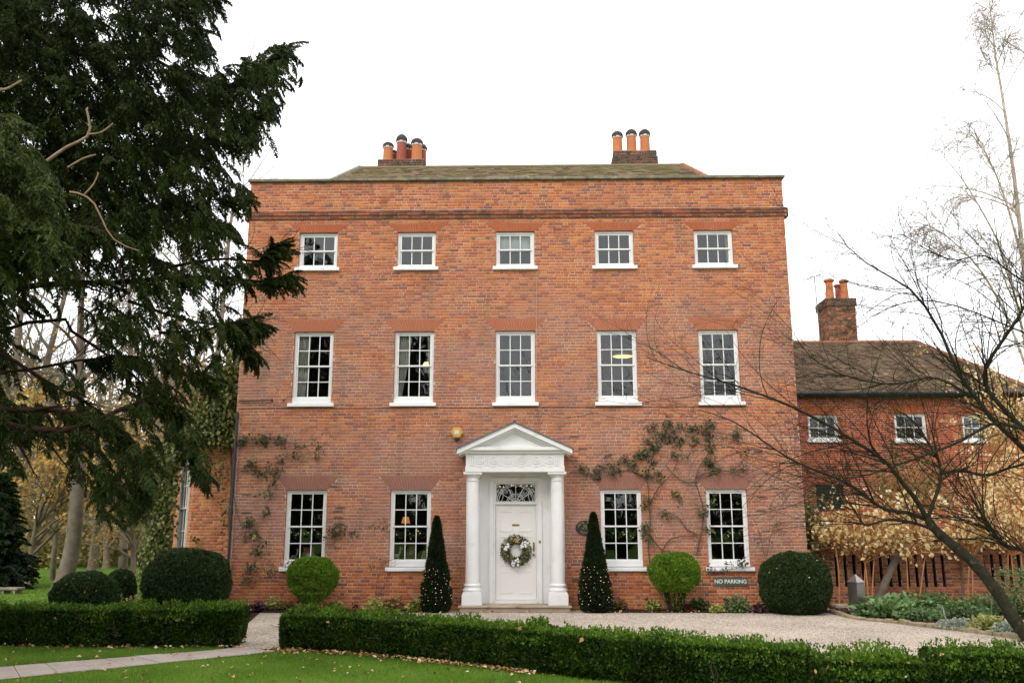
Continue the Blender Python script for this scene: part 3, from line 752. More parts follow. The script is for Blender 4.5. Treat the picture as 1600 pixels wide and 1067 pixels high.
def brick_block(parent, name, x0, x1, y0, y1, z0, z1, mat, mortar=None, seed=0, steps=()):
    """a four-sided brick stack"""
    b = MB(); b.box(x0+.01, x1-.01, y0+.01, y1-.01, z0, z1); st = b.build(name, mortar or mt['mortar_dark'], parent)
    rng = np.random.default_rng(seed)
    for O, ang, L in (((x0, y0), 0, x1-x0), ((x1, y0), PI/2, y1-y0), ((x0, y1), -PI/2, y1-y0), ((x1, y1), PI, x1-x0)):
        A = brick_rects(0, L, z0, z1, seed=seed+int(10*ang)); V, F = brick_geo(A, rng)
        o = mesh_np('brick', frame((O[0], O[1], 0), ang)(V), F, mat, st, rnd=np.repeat(rng.random(len(A)), 12)); o['kind'] = 'stuff'
    return st
def chimney_pot(parent, x, y, z0, h, r, mat, cowl='cap', strap=True, mat_cap=None):
    b = MB(); b.lathe(x, y, [(r*1.12, z0-.05), (r*1.10, z0+.05), (r, z0+h*.75), (r*1.0, z0+h*.78), (r*1.06, z0+h*.8), (r*1.06, z0+h*.84), (r*.98, z0+h*.86), (r*.98, z0+h)], 18)
    p = b.build('chimney_pot', mat, parent, smooth=True)
    if cowl:
        c = MB()
        c.lathe(x, y, [(r*1.15, z0+h*.93), (r*1.18, z0+h*.98), (r*1.16, z0+h*1.06), (r*.9, z0+h*1.13), (r*.55, z0+h*1.19), (.01, z0+h*1.2)], 14)
        for k in range(6):
            a = k*PI/3; c.box(x+r*1.1*math.cos(a)-.02, x+r*1.1*math.cos(a)+.02, y+r*1.1*math.sin(a)-.02, y+r*1.1*math.sin(a)+.02, z0+h*.86, z0+h*1.02)
    return p, (c if cowl else None)
def stack(px0, px1, ytop, yy, depth, pots, mat_b):
    a = at(px0, ytop, y=yy); c = at(px1, ytop, y=yy)
    st = brick_block(house, 'chimney', a[0], c[0], yy, yy+depth, 10.5, a[2], mat_b, seed=int(px0))
    for (px, py0, py1, mat, dy, wpx) in pots:
        q = at(px, py0, y=yy+dy); t = at(px, py1, y=yy+dy)
        r = wpx/2*np.linalg.norm(q-CAM)/FPX
        p, c_ = chimney_pot(st, q[0], yy+dy, a[2], (t[2]-a[2])/1.2, r, mt[mat])
        c_.build('pot_cowl', mt['cowl'], st, smooth=False)
        s = MB(); z = a[2]+(t[2]-a[2])/1.2*.8; s.lathe(q[0], yy+dy, [(r*1.07, z), (r*1.09, z+.01), (r*1.09, z+.05), (r*1.07, z+.06)], 18); s.build('pot_strap', mt['strap'], st)
    return st
stack(590, 663, 249, 4.85, .7, [(606, 248, 223, 'pot', .2, 14), (627, 248, 211, 'pot_red', .2, 14), (651, 248, 217, 'pot', .2, 15), (637, 248, 225, 'pot_red', .55, 12), (660, 248, 226, 'pot_red', .55, 11), (615, 248, 235, 'pot_red', .55, 10)], mt['brick_dark'])
s2 = stack(959, 1026, 235, 4.85, .7, [(965, 235, 206, 'pot', .25, 14), (987, 235, 203, 'pot', .25, 14), (1008, 235, 203, 'pot', .25, 14)], mt['brick_dark'])
a = at(957, 246, y=4.78); c = at(1028, 246, y=4.78)
q = brick_block(house, 'chimney', a[0], c[0], 4.78, 5.62, 10.5, a[2], mt['brick_dark'], seed=44)

# ------------------------------------------------------------------ door case
step_z = .135
b = MB(); b.rbox(-1.19, 1.17, -.72, -.02, .0, step_z-.035, .01); b.rbox(-1.23, 1.21, -.76, .12, step_z-.035, step_z, .012)
b.build('doorstep', mt['stone'], house)
YF = -.62
col_l = at(738.5, 840, y=-.42)[0]; col_r = at(871, 840, y=-.42)[0]
z_cap = at(805, 736, y=YF)[2]
porch = MB()
# entablature: architrave, frieze, bed mould, cornice
xe0, xe1 = at(727, 720, y=YF)[0], at(882, 720, y=YF)[0]
xm = (xe0+xe1)/2
def zz(py, y=YF): return at(805, py, y=y)[2]
porch.rbox(xe0, xe1, YF, .0, zz(737), zz(728), .004)
porch.rbox(xe0+.012, xe1-.012, YF+.014, .0, zz(728)+.001, zz(708.5), .003)
porch.rbox(xe0-.03, xe1+.03, YF-.04, .0, zz(708.5)+.001, zz(704), .006)
porch.rbox(xe0-.09, xe1+.09, YF-.10, .0, zz(704)+.001, zz(698.5), .006)
# ceiling of the porch is the underside; side cheeks and back panels
portico = porch.build('portico', mt['white'], house)
fz = MB()
for px in (749.7, 771.5, 793.6, 815, 837.6, 858.8):
    c = at(px, 718.5, y=YF); rr_ = 6.2*np.linalg.norm(c-CAM)/FPX
    for r0, r1, d in ((rr_*.78, rr_, .020), (.0, rr_*.3, .024), (rr_*.42, rr_*.6, .011)):
        n = 20
        V = []; F = []
        for j in range(n):
            cs, sn = math.cos(2*PI*j/n), math.sin(2*PI*j/n)
            V += [(c[0]+r0*cs, YF+.014-d, c[2]+r0*sn), (c[0]+r1*cs, YF+.014-d, c[2]+r1*sn), (c[0]+r1*cs, YF+.016, c[2]+r1*sn), (c[0]+r0*cs, YF+.016, c[2]+r0*sn)]
        for j in range(n):
            k = (j+1) % n
            F += [(4*j, 4*j+1, 4*k+1, 4*k), (4*j+1, 4*j+2, 4*k+2, 4*k+1), (4*j+3, 4*j, 4*k, 4*k+3)]
        fz.add(V, F)
for px in (738.5, 760.5, 782.5, 804.3, 826.3, 848.2, 869.5):
    for dx in (-3.2, 0, 3.2):
        a = at(px+dx, 718, y=YF)[0]; fz.box(a-.015, a+.015, YF-.006, YF+.016, zz(727.5), zz(710.5))
    a = at(px+11, 718, y=YF)[0]
    if px < 865: fz.box(a-.05, a+.05, YF-.012, YF+.004, zz(728.6), zz(727))
fz.build('frieze_ornament', mt['white'], portico)
# pediment: tympanum + raking cornice
ap = at(805, 661, y=-.7); tl = at(714.5, 706, y=-.7); tr_ = at(894, 700, y=-.7)
hw = (tr_[0]-tl[0])/2; cxp = (tl[0]+tr_[0])/2; zt_ = (tl[2]+tr_[2])/2+.02; za_ = ap[2]
zb_ = zz(698.5)
t = MB()
sl_ = (za_-zt_)/hw
th = .15
t.prism([(xe0+.02, zb_), (xe1-.02, zb_), (cxp, zb_+(za_-th-zb_)*.98)], YF+.05, .0)
t.build('tympanum', mt['white'], portico)
k = MB()
for s in (-1, 1):
    def P(d, off): return (cxp+s*d, za_-sl_*d-off)
    for (o0, o1, y0) in ((0, .105, -.76), (.105, .15, -.70), (.15, .20, -.63)):
        q = [P(0, o0), P(hw*(1-.03*(o0 > .1)-.1*(o0 > .14)), o0), P(hw*(1-.03*(o0 > .1)-.1*(o0 > .14)), o1), P(0, o1)]
        if s > 0: q = q[::-1]
        k.prism(q, y0, .0)
k.build('pediment', mt['white'], portico)
k = MB()
for s in (-1, 1):
    q = [(cxp, za_+.035), (cxp+s*(hw+.03), za_-sl_*(hw+.03)+.035), (cxp+s*(hw+.03), za_-sl_*(hw+.03)+.004), (cxp, za_+.004)]
    if s > 0: q = q[::-1]
    k.prism(q, -.79, .0)
k.rbox(cxp-.03, cxp+.03, -.80, .0, za_+.03, za_+.06)
k.build('lead_roof', mt['lead'], portico)
# columns
z_pl = step_z
for cx in (col_l, col_r):
    c = MB(); cy = -.40; r = .153
    c.rbox(cx-.215, cx+.215, cy-.215, cy+.215, z_pl, z_pl+.235, .008)
    c.rbox(cx-.20, cx+.20, cy-.20, cy+.20, z_pl+.236, z_pl+.275, .008)
    zc = z_cap-.005
    prof = [(.19, z_pl+.275), (.205, z_pl+.30), (.205, z_pl+.325), (.185, z_pl+.35), (.17, z_pl+.36), (.168, z_pl+.39), (.185, z_pl+.40), (.188, z_pl+.42), (.175, z_pl+.435), (r+.003, z_pl+.45)]
    H0 = z_pl+.45
    for i in range(1, 9):
        u = i/8; prof.append((r-.022*u**1.6, H0+(zc-.20-H0)*u))
    prof += [(.148, zc-.195), (.148, zc-.18), (.133, zc-.175), (.133, zc-.125), (.155, zc-.10), (.175, zc-.07), (.18, zc-.06)]
    c.lathe(cx, cy, prof, 28)
    c.rbox(cx-.205, cx+.205, cy-.205, cy+.205, zc-.06, zc-.002, .005)
    c.build('column', mt['white'], portico, smooth=True)
# pilasters against the wall and door surround
yD = .09
dx0, dx1 = at(774, 850, y=yD)[0], at(838, 850, y=yD)[0]
fx0, fx1 = dx0-.123, dx1+.123
zd0 = step_z+.07; zd1 = at(805, 788, y=yD)[2]; zf1 = at(805, 755, y=yD)[2]; zsoff = zz(737)
s = MB()
for cx, sg in ((col_l, 1), (col_r, -1)):
    s.rbox(cx-.17, cx+.17, -.10, .02, z_pl, zsoff-.001, .006)
    s.rbox(cx-.20, cx+.20, -.125, .015, z_pl+.001, z_pl+.27, .006)
s.box(-1.03, fx0-.0, -.035, .12, z_pl, zsoff-.002); s.box(fx1, 1.03, -.036, .12, z_pl, zsoff-.002)
s.box(fx0, fx1, -.034, .12, zf1+.13, zsoff-.002)
s.build('door_surround', mt['white'], portico)
f = MB()
for (i, o, y) in ((0, .045, .01), (.045, .10, -.045), (.10, .125, -.075)):
    f.rbox(dx0-o, dx0-i, y, .14, step_z+.0, zf1+i, .004); f.rbox(dx1+i, dx1+o, y, .14, step_z, zf1+i, .004)
    f.rbox(dx0-o, dx1+o, y+.001, .14, zf1+i, zf1+o, .004)
f.rbox(dx0, dx1, .03, .15, zd1, zd1+.055, .006)
f.box(dx0-.01, dx1+.01, -.0, .3, step_z-.02, zd0-.005)
f.build('door_frame', mt['white'], house)
# fanlight
fl = MB(); zc = zd1+.055; cxm = (dx0+dx1)/2; fwid = (dx1-dx0)/2; fh = zf1-zc
def arc(r, a0=0, a1=PI, n=18, sq=1.0, cx=cxm, cz=zc): return [(cx+r*math.cos(a0+(a1-a0)*i/n), .075, cz+sq*r*math.sin(a0+(a1-a0)*i/n)) for i in range(n+1)]
sq = fh/fwid
for r_ in (.93*fwid, .84*fwid): fl.tube(arc(r_, sq=min(1.05, .97/ .93*sq)), .0075, 5)
for r_ in (.44*fwid, .36*fwid, .2*fwid): fl.tube(arc(r_, n=14, sq=.9), .0065, 5)
for a in (0.001, PI/6, PI/3, PI/2, 2*PI/3, 5*PI/6, PI-.001):
    e = min(fwid/abs(math.cos(a)) if abs(math.cos(a)) > .01 else 9, fh/math.sin(a) if math.sin(a) > .01 else 9)
    fl.tube([(cxm+.0*math.cos(a), .074, zc), (cxm+e*math.cos(a), .074, zc+e*math.sin(a))], .0075, 5)
for sgn in (-1, 1):
    fl.tube(arc(.16*fwid, 0, 2*PI, 16, 1.9, cxm+sgn*.78*fwid, zc+.36*fh), .006, 5)
    for kk in range(3):
        fl.tube([(cxm+sgn*(fwid-.03-.04*kk), .073, zf1-.0), (cxm+sgn*fwid, .073, zf1-.03-.05*kk)], .006, 5)
fl.rbox(dx0, dx0+.02, .06, .09, zc, zf1); fl.rbox(dx1-.02, dx1, .06, .09, zc, zf1); fl.rbox(dx0+.02, dx1-.02, .06, .09, zf1-.02, zf1); fl.rbox(dx0+.02, dx1-.02, .06, .09, zc, zc+.018)
fan = fl.build('fanlight', mt['white'], house)
p = MB(); p.box(dx0+.005, dx1-.005, .085, .089, zc, zf1); p.build('pane', mt['glass'], fan)
lg = MB()
for i in range(9):
    lg.ell((cxm+R.uniform(-.38, .38), .3, zf1-R.uniform(.01, .07)), (.014, .014, .014), 6, 4)
lg.build('bulb', mt['bulb'], fan)
# door leaf with six panels
d = MB(); d.rbox(dx0+.004, dx1-.004, yD, yD+.045, zd0, zd1-.003, .004)
door = d.build('door', mt['white_door'], house)
dw = dx1-dx0
rows_ = [(zd0+.13, zd0+.62), (zd0+.72, zd0+1.38), (zd0+1.48, zd1-.15)]
for (a, c) in rows_:
    for sgn in (-1, 1):
        x0_ = cxm+sgn*dw*.23-dw*.165; x1_ = x0_+dw*.33
        m = MB()
        for (i, y) in ((0, -.010), (.02, -.004)):
            m.rbox(x0_+i, x0_+i+.02, yD+y, yD+.01, a+i, c-i, .003); m.rbox(x1_-i-.02, x1_-i, yD+y, yD+.01, a+i, c-i, .003)
            m.rbox(x0_+i+.02, x1_-i-.02, yD+y, yD+.01, a+i, a+i+.02, .003); m.rbox(x0_+i+.02, x1_-i-.02, yD+y, yD+.01, c-i-.02, c-i, .003)
        m.build('panel', mt['white_door'], door)
z_lb = at(806, 820, y=yD)[2]
m = MB(); m.rbox(cxm-.085, cxm+.085, yD-.012, yD+.005, z_lb-.022, z_lb+.022, .005); m.build('letterbox', mt['brass'], door)
q = at(834, 854, y=yD); m = MB(); m.rbox(q[0]-.018, q[0]+.018, yD-.012, yD+.003, q[2]-.10, q[2]+.10, .006); m.tube([(q[0], yD-.02, q[2]-.07), (q[0], yD-.05, q[2]-.03), (q[0], yD-.05, q[2]+.03), (q[0], yD-.02, q[2]+.07)], .011, 6); m.build('handle', mt['brass'], door)
q = at(834, 866, y=yD); m = MB(); m.ell((q[0], yD-.03, q[2]), (.028, .03, .028)); m.tube([(q[0], yD, q[2]), (q[0], yD-.03, q[2])], .014, 8); m.build('knob', mt['brass'], door, smooth=True)
q = at(844, 846, y=-.02); m = MB(); m.rbox(q[0]-.03, q[0]+.03, -.06, -.03, q[2]-.03, q[2]+.03, .004); m.ell((q[0], -.062, q[2]), (.012, .008, .012)); tag(m.build('doorbell', mt['brass'], None), 'small square brass doorbell on the white frame right of the door', 'doorbell')
# ------------------------------------------------------------------ things in and on the house
WN = {-2: 'leftmost', -1: 'second from the left', 0: 'middle', 1: 'second from the right', 2: 'rightmost'}
def curtain(x0, x1, z0, z1, y, taper, label):
    """a gathered curtain; taper pulls the free edge in towards the bottom"""
    n = 26; m = 8; V = []; F = []
    for j in range(m+1):
        t = j/m; z = z1+(z0-z1)*t
        e = x1+(x0-x1)*taper*t**1.3
        for i in range(n+1):
            u = i/n; V.append((x0+(e-x0)*u, y+.035*math.sin(u*30+.6*t)+.015*math.sin(u*11), z))
    for j in range(m):
        for i in range(n):
            a_ = j*(n+1)+i; F.append((a_, a_+n+1, a_+n+2, a_+1))
    b_ = MB(); b_.add(V, F); o_ = b_.build('curtain', mt['curtain'], None, smooth=True)
    md = o_.modifiers.new('solid', 'SOLIDIFY'); md.thickness = .008
    return tag(o_, label, 'curtain', 'curtains at the windows')
zs, zh = LV['mid']
curtain(-2*SP-.40, -2*SP-.11, zs+.1, zh-.02, .20, .35, 'cream curtain drawn back in the leftmost first-floor window')
curtain(-SP-.40, -SP-.08, zs+.1, zh-.02, .20, .75, 'cream curtain swept to the left inside the first-floor window second from the left')
curtain(-SP+.42, -SP+.30, zs+.1, zh-.02, .20, .6, 'narrow cream curtain on the right side of the first-floor window second from the left')
curtain(2*SP+.42, 2*SP+.33, LV['top'][0]+.1, LV['top'][1], .24, .2, 'pale curtain edge inside the rightmost top-floor window')
b = MB(); z0_ = (LV['top'][0]+.14+LV['top'][1])/2; b.rbox(-.38, .38, .21, .222, z0_+.03, LV['top'][1]-.02, .003); b.tube([(-.38, .216, z0_+.025), (.38, .216, z0_+.025)], .012, 6)
tag(b.build('roller_blind', M('blind_white', (0.72, 0.75, 0.74), rough=.8), None), 'white roller blind half down in the middle top-floor window', 'blind')
# ceiling lamp and shades
def lampshade(name, c, r0, r1, h, label, cat, mat, stem_up):
    e_ = empty(name, c, label, cat)
    q_ = MB(); q_.lathe(c[0], c[1], [(r0, c[2]), (r1, c[2]+h)], 16); q_.build('lamp_shade', mat, e_, smooth=True)
    q_ = MB(); q_.tube([(c[0], c[1], c[2]+h*.5), (c[0], c[1], c[2]+stem_up)], .012, 6); q_.ell((c[0], c[1], c[2]+stem_up), (.06, .06, .02), 8, 4)
    q_.build('lamp_stem', mt['brass'], e_)
    return e_
c = at(973, 556, y=1.6)
e_ = empty('ceiling_lamp', c, 'lit oval ceiling lamp glowing inside the first-floor window second from the right', 'ceiling lamp')
q = MB(); q.ell(c, (.27, .2, .055), 16, 8); q.build('lamp_shade', mt['lamp_on'], e_, smooth=True)
q = MB(); q.tube([c, (c[0], c[1], 6.9)], .012, 6); q.lathe(c[0], c[1], [(.275, c[2]-.01), (.28, c[2]+.01)], 18); q.build('lamp_stem', mt['brass'], e_)
c = at(667, 569, y=1.5); lampshade('pendant_lamp', (c[0], c[1], c[2]-.05), .12, .07, .1, 'small lit pendant lamp inside the first-floor window second from the left', 'pendant lamp', mt['lamp_on'], 1.2)
c = at(634, 812, y=1.4); lampshade('table_lamp', (c[0], c[1], c[2]-.08), .11, .07, .15, 'small orange lit lamp shade inside the ground-floor window left of the door', 'lamp', mt['shade_on'], -.5)
# ornaments on the ground-floor sills
zs = LV['low'][0]+.2
sb = MB()
for k in (-2, -1, 1, 2): sb.rbox(k*SP-.6, k*SP+.6, .19, .42, zs-.04, zs, .006)
shelf = sb.build('window_board', M('dark_oak', (.09, .05, .03), rough=.5), house)
def animal_figure(c, s, label, mat):
    q_ = MB(); x, y, z = c
    q_.ell((x, y, z+.13*s), (.085*s, .045*s, .05*s), 10, 6)
    for dx in (-.055, .055):
        for dy in (-.02, .02): q_.tube([(x+dx*s, y+dy*s, z+.12*s), (x+dx*s*1.05, y+dy*s, z)], [.02*s, .013*s], 6)
    q_.tube([(x+.06*s, y, z+.15*s), (x+.095*s, y, z+.22*s), (x+.10*s, y, z+.29*s)], [.032*s, .024*s, .022*s], 7)
    q_.ell((x+.115*s, y, z+.30*s), (.042*s, .024*s, .026*s), 8, 6)
    for dy in (-.014, .014): q_.tube([(x+.095*s, y+dy*s, z+.31*s), (x+.09*s, y+dy*s, z+.36*s)], [.009*s, .003*s], 5)
    q_.tube([(x-.08*s, y, z+.15*s), (x-.11*s, y, z+.12*s)], [.014*s, .008*s], 5)
    return tag(q_.build('llama_figurine', mat, None, smooth=True), label, 'figurine', 'animal figurines on the window boards')
mfig = M('pale_figurine', (.52, .42, .34), rough=.7)
c = at(619, 868, y=.27); animal_figure((c[0], .27, zs), .95, 'pale llama figurine standing in the ground-floor window left of the door', mfig)
c = at(459, 868, y=.27); animal_figure((c[0], .27, zs), .8, 'pale animal figurine standing in the leftmost ground-floor window', mfig)
c = at(482, 868, y=.3); q = MB(); q.rbox(c[0]-.12, c[0]+.12, .30, .40, zs, zs+.31, .004)
bx = tag(q.build('cardboard_box', M('cardboard', (.34, .2, .11), rough=.9), None), 'brown cardboard box with a white notice in the leftmost ground-floor window', 'box')
q = MB(); q.box(c[0]-.045, c[0]+.045, .296, .299, zs+.08, zs+.19); q.build('notice', mt['lettering'], bx)
c = at(642, 868, y=.3); q = MB(); n_ = 10
arch = [(c[0]-.10, zs), (c[0]+.10, zs)]+[(c[0]+.10*math.cos(PI*i/n_), zs+.22+.10*math.sin(PI*i/n_)) for i in range(n_+1)]
q.prism(arch, .29, .38); q.rbox(c[0]-.13, c[0]+.13, .28, .39, zs, zs+.035, .004)
ck = tag(q.build('mantel_clock', M('brown_case', (.16, .07, .04), rough=.5), None), 'arched brown clock case in the ground-floor window left of the door', 'clock')
q = MB(); q.lathe(c[0], 0, [(.055, 0), (.055, .006)], 16); q.v = [(v_[0], .285-v_[2], zs+.2+v_[1]) for v_ in q.v]; q.build('clock_face', M('clock_dial', (.3, .26, .18), rough=.4), ck)
c = at(662, 868, y=.3); q = MB(); q.box(c[0]-.075, c[0]+.075, .0, .02, 0, .23)
q.v = [(c[0]+(v_[0]-c[0])*1.0+.25*v_[2], .3+v_[1]+.2*v_[2], zs+v_[2]) for v_ in q.v]
pf = tag(q.build('picture_frame', M('cream_frame', (.55, .47, .34), rough=.6), None), 'cream framed picture leaning in the ground-floor window beside the dark cone shrub', 'picture frame')
q = MB(); q.box(c[0]-.05, c[0]+.05, -.006, -.003, .03, .20); q.v = [(v_[0]+.25*v_[2], .3+v_[1]+.2*v_[2], zs+v_[2]) for v_ in q.v]; q.build('picture', M('picture_face', (.25, .2, .12), (.4, .35, .25), scale=20, rough=.5), pf)
# garlands across the middle rails
for k in (-2, -1, 1, 2):
    n = 170; t = R.random(n)
    xx = k*SP-.38+.76*t; zz_ = (LV['low'][0]+LV['low'][1])/2+.02-.10*np.sin(t*PI*3)**2-R.random(n)*.16+.03
    P = np.stack([xx, .24+R.normal(size=n)*.03, zz_], 1)
    gd = leafcloud('garland', P, R.normal(size=(n, 3))+np.array([0, 0, -.8]), .075, .035, mt['green_plant'])
    tag(gd, 'leafy green garland hung across the %s ground-floor window' % {-2: 'leftmost', -1: 'second from left', 1: 'first right-of-door', 2: 'rightmost'}[k], 'garland', 'garlands hung in the ground-floor windows')
    q = MB()
    for i in range(9): j = R.integers(0, n); q.ell(P[j]+np.array([0, -.03, 0]), (.008, .008, .008), 5, 3)
    q.build('bulb', mt['bulb'], gd)

# wreath
c = at(806.5, 860, y=yD-.05); rw = .245
wr = empty('wreath', c, 'round green Christmas wreath with white cotton and gold bow on the white door', 'wreath')
n = 1500; th_ = R.random(n)*2*PI; ph_ = R.random(n)*2*PI; rr_ = .115*np.sqrt(R.random(n))
P = np.stack([c[0]+(rw+rr_*np.cos(ph_))*np.cos(th_), c[1]+rr_*np.sin(ph_)*.7, c[2]+(rw+rr_*np.cos(ph_))*np.sin(th_)], 1)
D = np.stack([np.cos(th_+.9)*1.0, -.5+R.normal(size=n)*.4, np.sin(th_+.9)], 1)+R.normal(size=(n, 3))*.5
leafcloud('foliage', P, D, .062, .022, mt['rose'], wr)
n = 170; th_ = R.random(n)*2*PI; P = np.stack([c[0]+(rw+R.normal(size=n)*.05)*np.cos(th_), np.full(n, c[1]-.07), c[2]+(rw+R.normal(size=n)*.05)*np.sin(th_)], 1)
leafcloud('gold_leaf', P, R.normal(size=(n, 3)), .045, .03, mt['heuch_lime'], wr)['kind'] = 'stuff'
q = MB()
for (dx, dz) in ((-.20, .10), (.21, .15), (-.07, -.28), (-.22, .04), (.16, .11), (.0, -.24)):
    for i in range(5): q.ell((c[0]+dx+R.normal()*.025, c[1]-.085+R.normal()*.01, c[2]+dz+R.normal()*.03), (.03, .022, .03), 7, 5)
q.build('cotton', M('cotton_white', (.8, .8, .8), rough=1), wr, smooth=True)
q = MB()
for i in range(12):
    a_ = R.uniform(0, PI*2); L_ = R.uniform(.05, .1); p0 = np.array([c[0]+R.normal()*.03, c[1]-.09, c[2]+.24])
    q.tube([p0, p0+np.array([L_*math.cos(a_)*.6, -.03, L_*math.sin(a_)*.6]), p0+np.array([L_*math.cos(a_+.5), .0, L_*math.sin(a_+.5)])], [.012, .024, .006], 5)
q.build('bow', M('gold_ribbon', (.46, .32, .15), rough=.5), wr)
q = MB()
for (dx, dz) in ((-.22, -.14), (.13, -.16), (-.16, .20), (.24, -.02), (-.12, -.22)): q.ell((c[0]+dx, c[1]-.08, c[2]+dz), (.028, .025, .034), 7, 5)
q.build('cone', M('pine_cone', (.12, .06, .04), rough=.8), wr)

# alarm box
c = at(714, 677, y=-.05)
ab = empty('alarm_box', (c[0], 0, c[2]), 'yellow hexagonal alarm box on the brick wall left of the white pediment', 'alarm box')
hexp = lambda r, s=1: [(c[0]+r*math.cos(PI/3*i), c[2]+.012+s*r*math.sin(PI/3*i)) for i in range(6)]
q = MB(); q.prism(hexp(.145), -.07, .0); q.add([(x, -.07, z) for x, z in hexp(.145)]+[(x, -.10, z) for x, z in hexp(.115)], [(i, (i+1) % 6, (i+1) % 6+6, i+6) for i in range(6)]+[(6, 7, 8, 9, 10, 11)])
q.build('case', mt['yellow'], ab)
q = MB(); q.box(c[0]-.055, c[0]+.055, -.103, -.098, c[2]-.02, c[2]+.075); q.build('label', mt['label'], ab)
q = MB(); q.rbox(c[0]-.06, c[0]+.06, -.11, -.0, c[2]-.155, c[2]-.10, .015); q.build('strobe', mt['black'], ab)

# no parking sign
def text(name, s, size, loc, mat, parent, ext=.002, rot=(PI/2, 0, 0), bold=0.0):
    cu = bpy.data.curves.new(name, 'FONT'); cu.body = s; cu.size = size; cu.align_x = 'CENTER'; cu.align_y = 'CENTER'; cu.extrude = ext; cu.offset = bold
    cu.materials.append(mat)
    t_ = bpy.data.objects.new(name, cu); C.objects.link(t_)
    me_ = bpy.data.meshes.new_from_object(t_.evaluated_get(bpy.context.evaluated_depsgraph_get()))
    bpy.data.objects.remove(t_); bpy.data.curves.remove(cu); me_.name = name
    o_ = bpy.data.objects.new(name, me_); C.objects.link(o_)
    if not me_.materials: me_.materials.append(mat)
    o_.parent = parent; o_.location = Vector(loc)-origin(parent); o_.rotation_euler = rot
    return o_
p0 = at(1115.5, 915, y=-.02); p1 = at(1167.5, 901.5, y=-.02); c = (p0+p1)/2
sg = empty('no_parking_sign', (c[0], 0, c[2]), 'dark green sign with white NO PARKING lettering under the rightmost window', 'sign')
q = MB(); q.rbox(p0[0], p1[0], -.022, .0, p0[2], p1[2], .003); q.build('board', mt['signgreen'], sg)
text('lettering', 'NO PARKING', .118, (c[0], -.0235, c[2]), mt['lettering'], sg, bold=.002)
q = MB()
for sx in (-1, 1): q.ell((c[0]+sx*((p1[0]-p0[0])/2-.03), -.022, p0[2]+.03), (.008, .005, .008), 8, 5)
q.build('screw', mt['steel'], sg)
# oval house plaque
c = at(915.5, 824.5, y=-.02)
pq = empty('oval_plaque', (c[0], 0, c[2]), 'black oval house plaque partly hidden by the dark cone shrub right of the door', 'plaque')
def oval(rx, rz, n=32): return [(c[0]+rx*math.cos(2*PI*i/n), c[2]+rz*math.sin(2*PI*i/n)) for i in range(n)]
q = MB(); q.prism(oval(.232, .168), -.02, 0); q.build('plate', mt['black'], pq)
q = MB(); q.tube([(x, -.022, z) for x, z in oval(.222, .158)+oval(.222, .158)[:1]], .008, 5); q.build('rim', mt['black'], pq)
def arctext(s, a0, a1, rx, rz, size, flip):
    for i, ch in enumerate(s):
        a_ = a0+(a1-a0)*i/(len(s)-1)
        o_ = text('lettering', ch, size, (c[0]+rx*math.cos(a_), -.0225, c[2]+rz*math.sin(a_)), mt['tan_lettering'], pq)
        rot = a_-PI/2 if not flip else a_+PI/2
        o_.rotation_euler = (PI/2, -rot*.8, 0)
arctext('HAYE REA', math.radians(160), math.radians(40), .175, .118, .062, False)
arctext('HOUSE', math.radians(228), math.radians(312), .16, .112, .06, True)
P = np.array([c[0]-.01, -.03, c[2]])+R.normal(size=(26, 3))*np.array([.045, .002, .035])
leafcloud('emblem', P, R.normal(size=(26, 3))*np.array([1, .05, 1]), .045, .02, mt['heuch_lime'], pq)

# cables, tie rod, downpipe
def cable(pts, r, mat, label, name='cable', cat='cable'):
    q_ = MB(); q_.tube(pts, r, 5); return tag(q_.build(name, mat, None, smooth=True), label, cat)
zc_ = at(800, 636.5, y=-.01)[2]
xs_ = np.linspace(-6.45, 5.2, 60); cable([(x, -.008, zc_+.008*math.sin(x*2.1)) for x in xs_], .0055, mt['black'], 'thin dark cable running level across the facade under the first-floor sills')
pts = [at(838.5, y_, y=-.012) for y_ in range(424, 640, 12)]
pts += [at(x_, y_, y=-.012) for x_, y_ in ((842, 640), (852, 645), (868, 650), (885, 652), (905, 650), (920, 645), (933, 644), (950, 649), (975, 654), (1000, 656), (1020, 655), (1034, 654))]
cable(pts, .006, M('pale_cable', (.5, .38, .3), rough=.7), 'pale cable looping down the wall right of the middle windows')
q = MB(); a_ = at(373, 626.5, y=-.05); b_ = at(425, 625, y=-.05); q.tube([a_, b_], .016, 6); q.ell(b_, (.035, .03, .035), 8, 5)
c_ = at(443, 625, y=-.02); q.ell(c_, (.02, .03, .025), 6, 4)
tag(q.build('iron_tie_rod', mt['black'], None), 'short black iron rod fixed to the wall by the upper left corner ivy', 'iron rod')
for px_, r_, lab in ((357, .030, 'black drainpipe in the corner left of the house front'), (361, .012, 'thin pale drainpipe beside the black one at the house corner')):
    a_ = at(px_, 870, y=-.07 if r_ > .02 else -.03); xx = a_[0]
    q = MB(); yy = a_[1]; q.tube([(xx, yy, .05), (xx, yy, 4.4)], r_, 10)
    for z in (.9, 2.1, 3.3): q.lathe(xx, yy, [(r_*1.35, z), (r_*1.35, z+.06)], 12)
    tag(q.build('drainpipe', mt['black'] if r_ > .02 else M('pale_pipe', (.42, .34, .3), rough=.6), None), lab, 'drainpipe', 'drainpipes at the house corner')
# lead cramps for the climbers
q = MB(); q.rbox(-.11, .09, -.02, .002, -.012, .010, .003); q0 = q.build('wall_cramp', mt['lead'], house, local=True)
for i, (px_, py_) in enumerate(((898, 681), (911, 700), (897, 719), (898, 738), (532, 792), (530, 808), (530, 818), (384, 735), (385, 771), (522, 759), (528, 798), (1185, 705), (1190, 775), (1185, 758), (1190, 797), (384, 800), (1185, 840), (900, 903))):
    o_ = q0 if i == 0 else q0.copy()
    if i: C.objects.link(o_)
    o_.location = Vector(at(px_, py_, y=-.005))-origin(house)

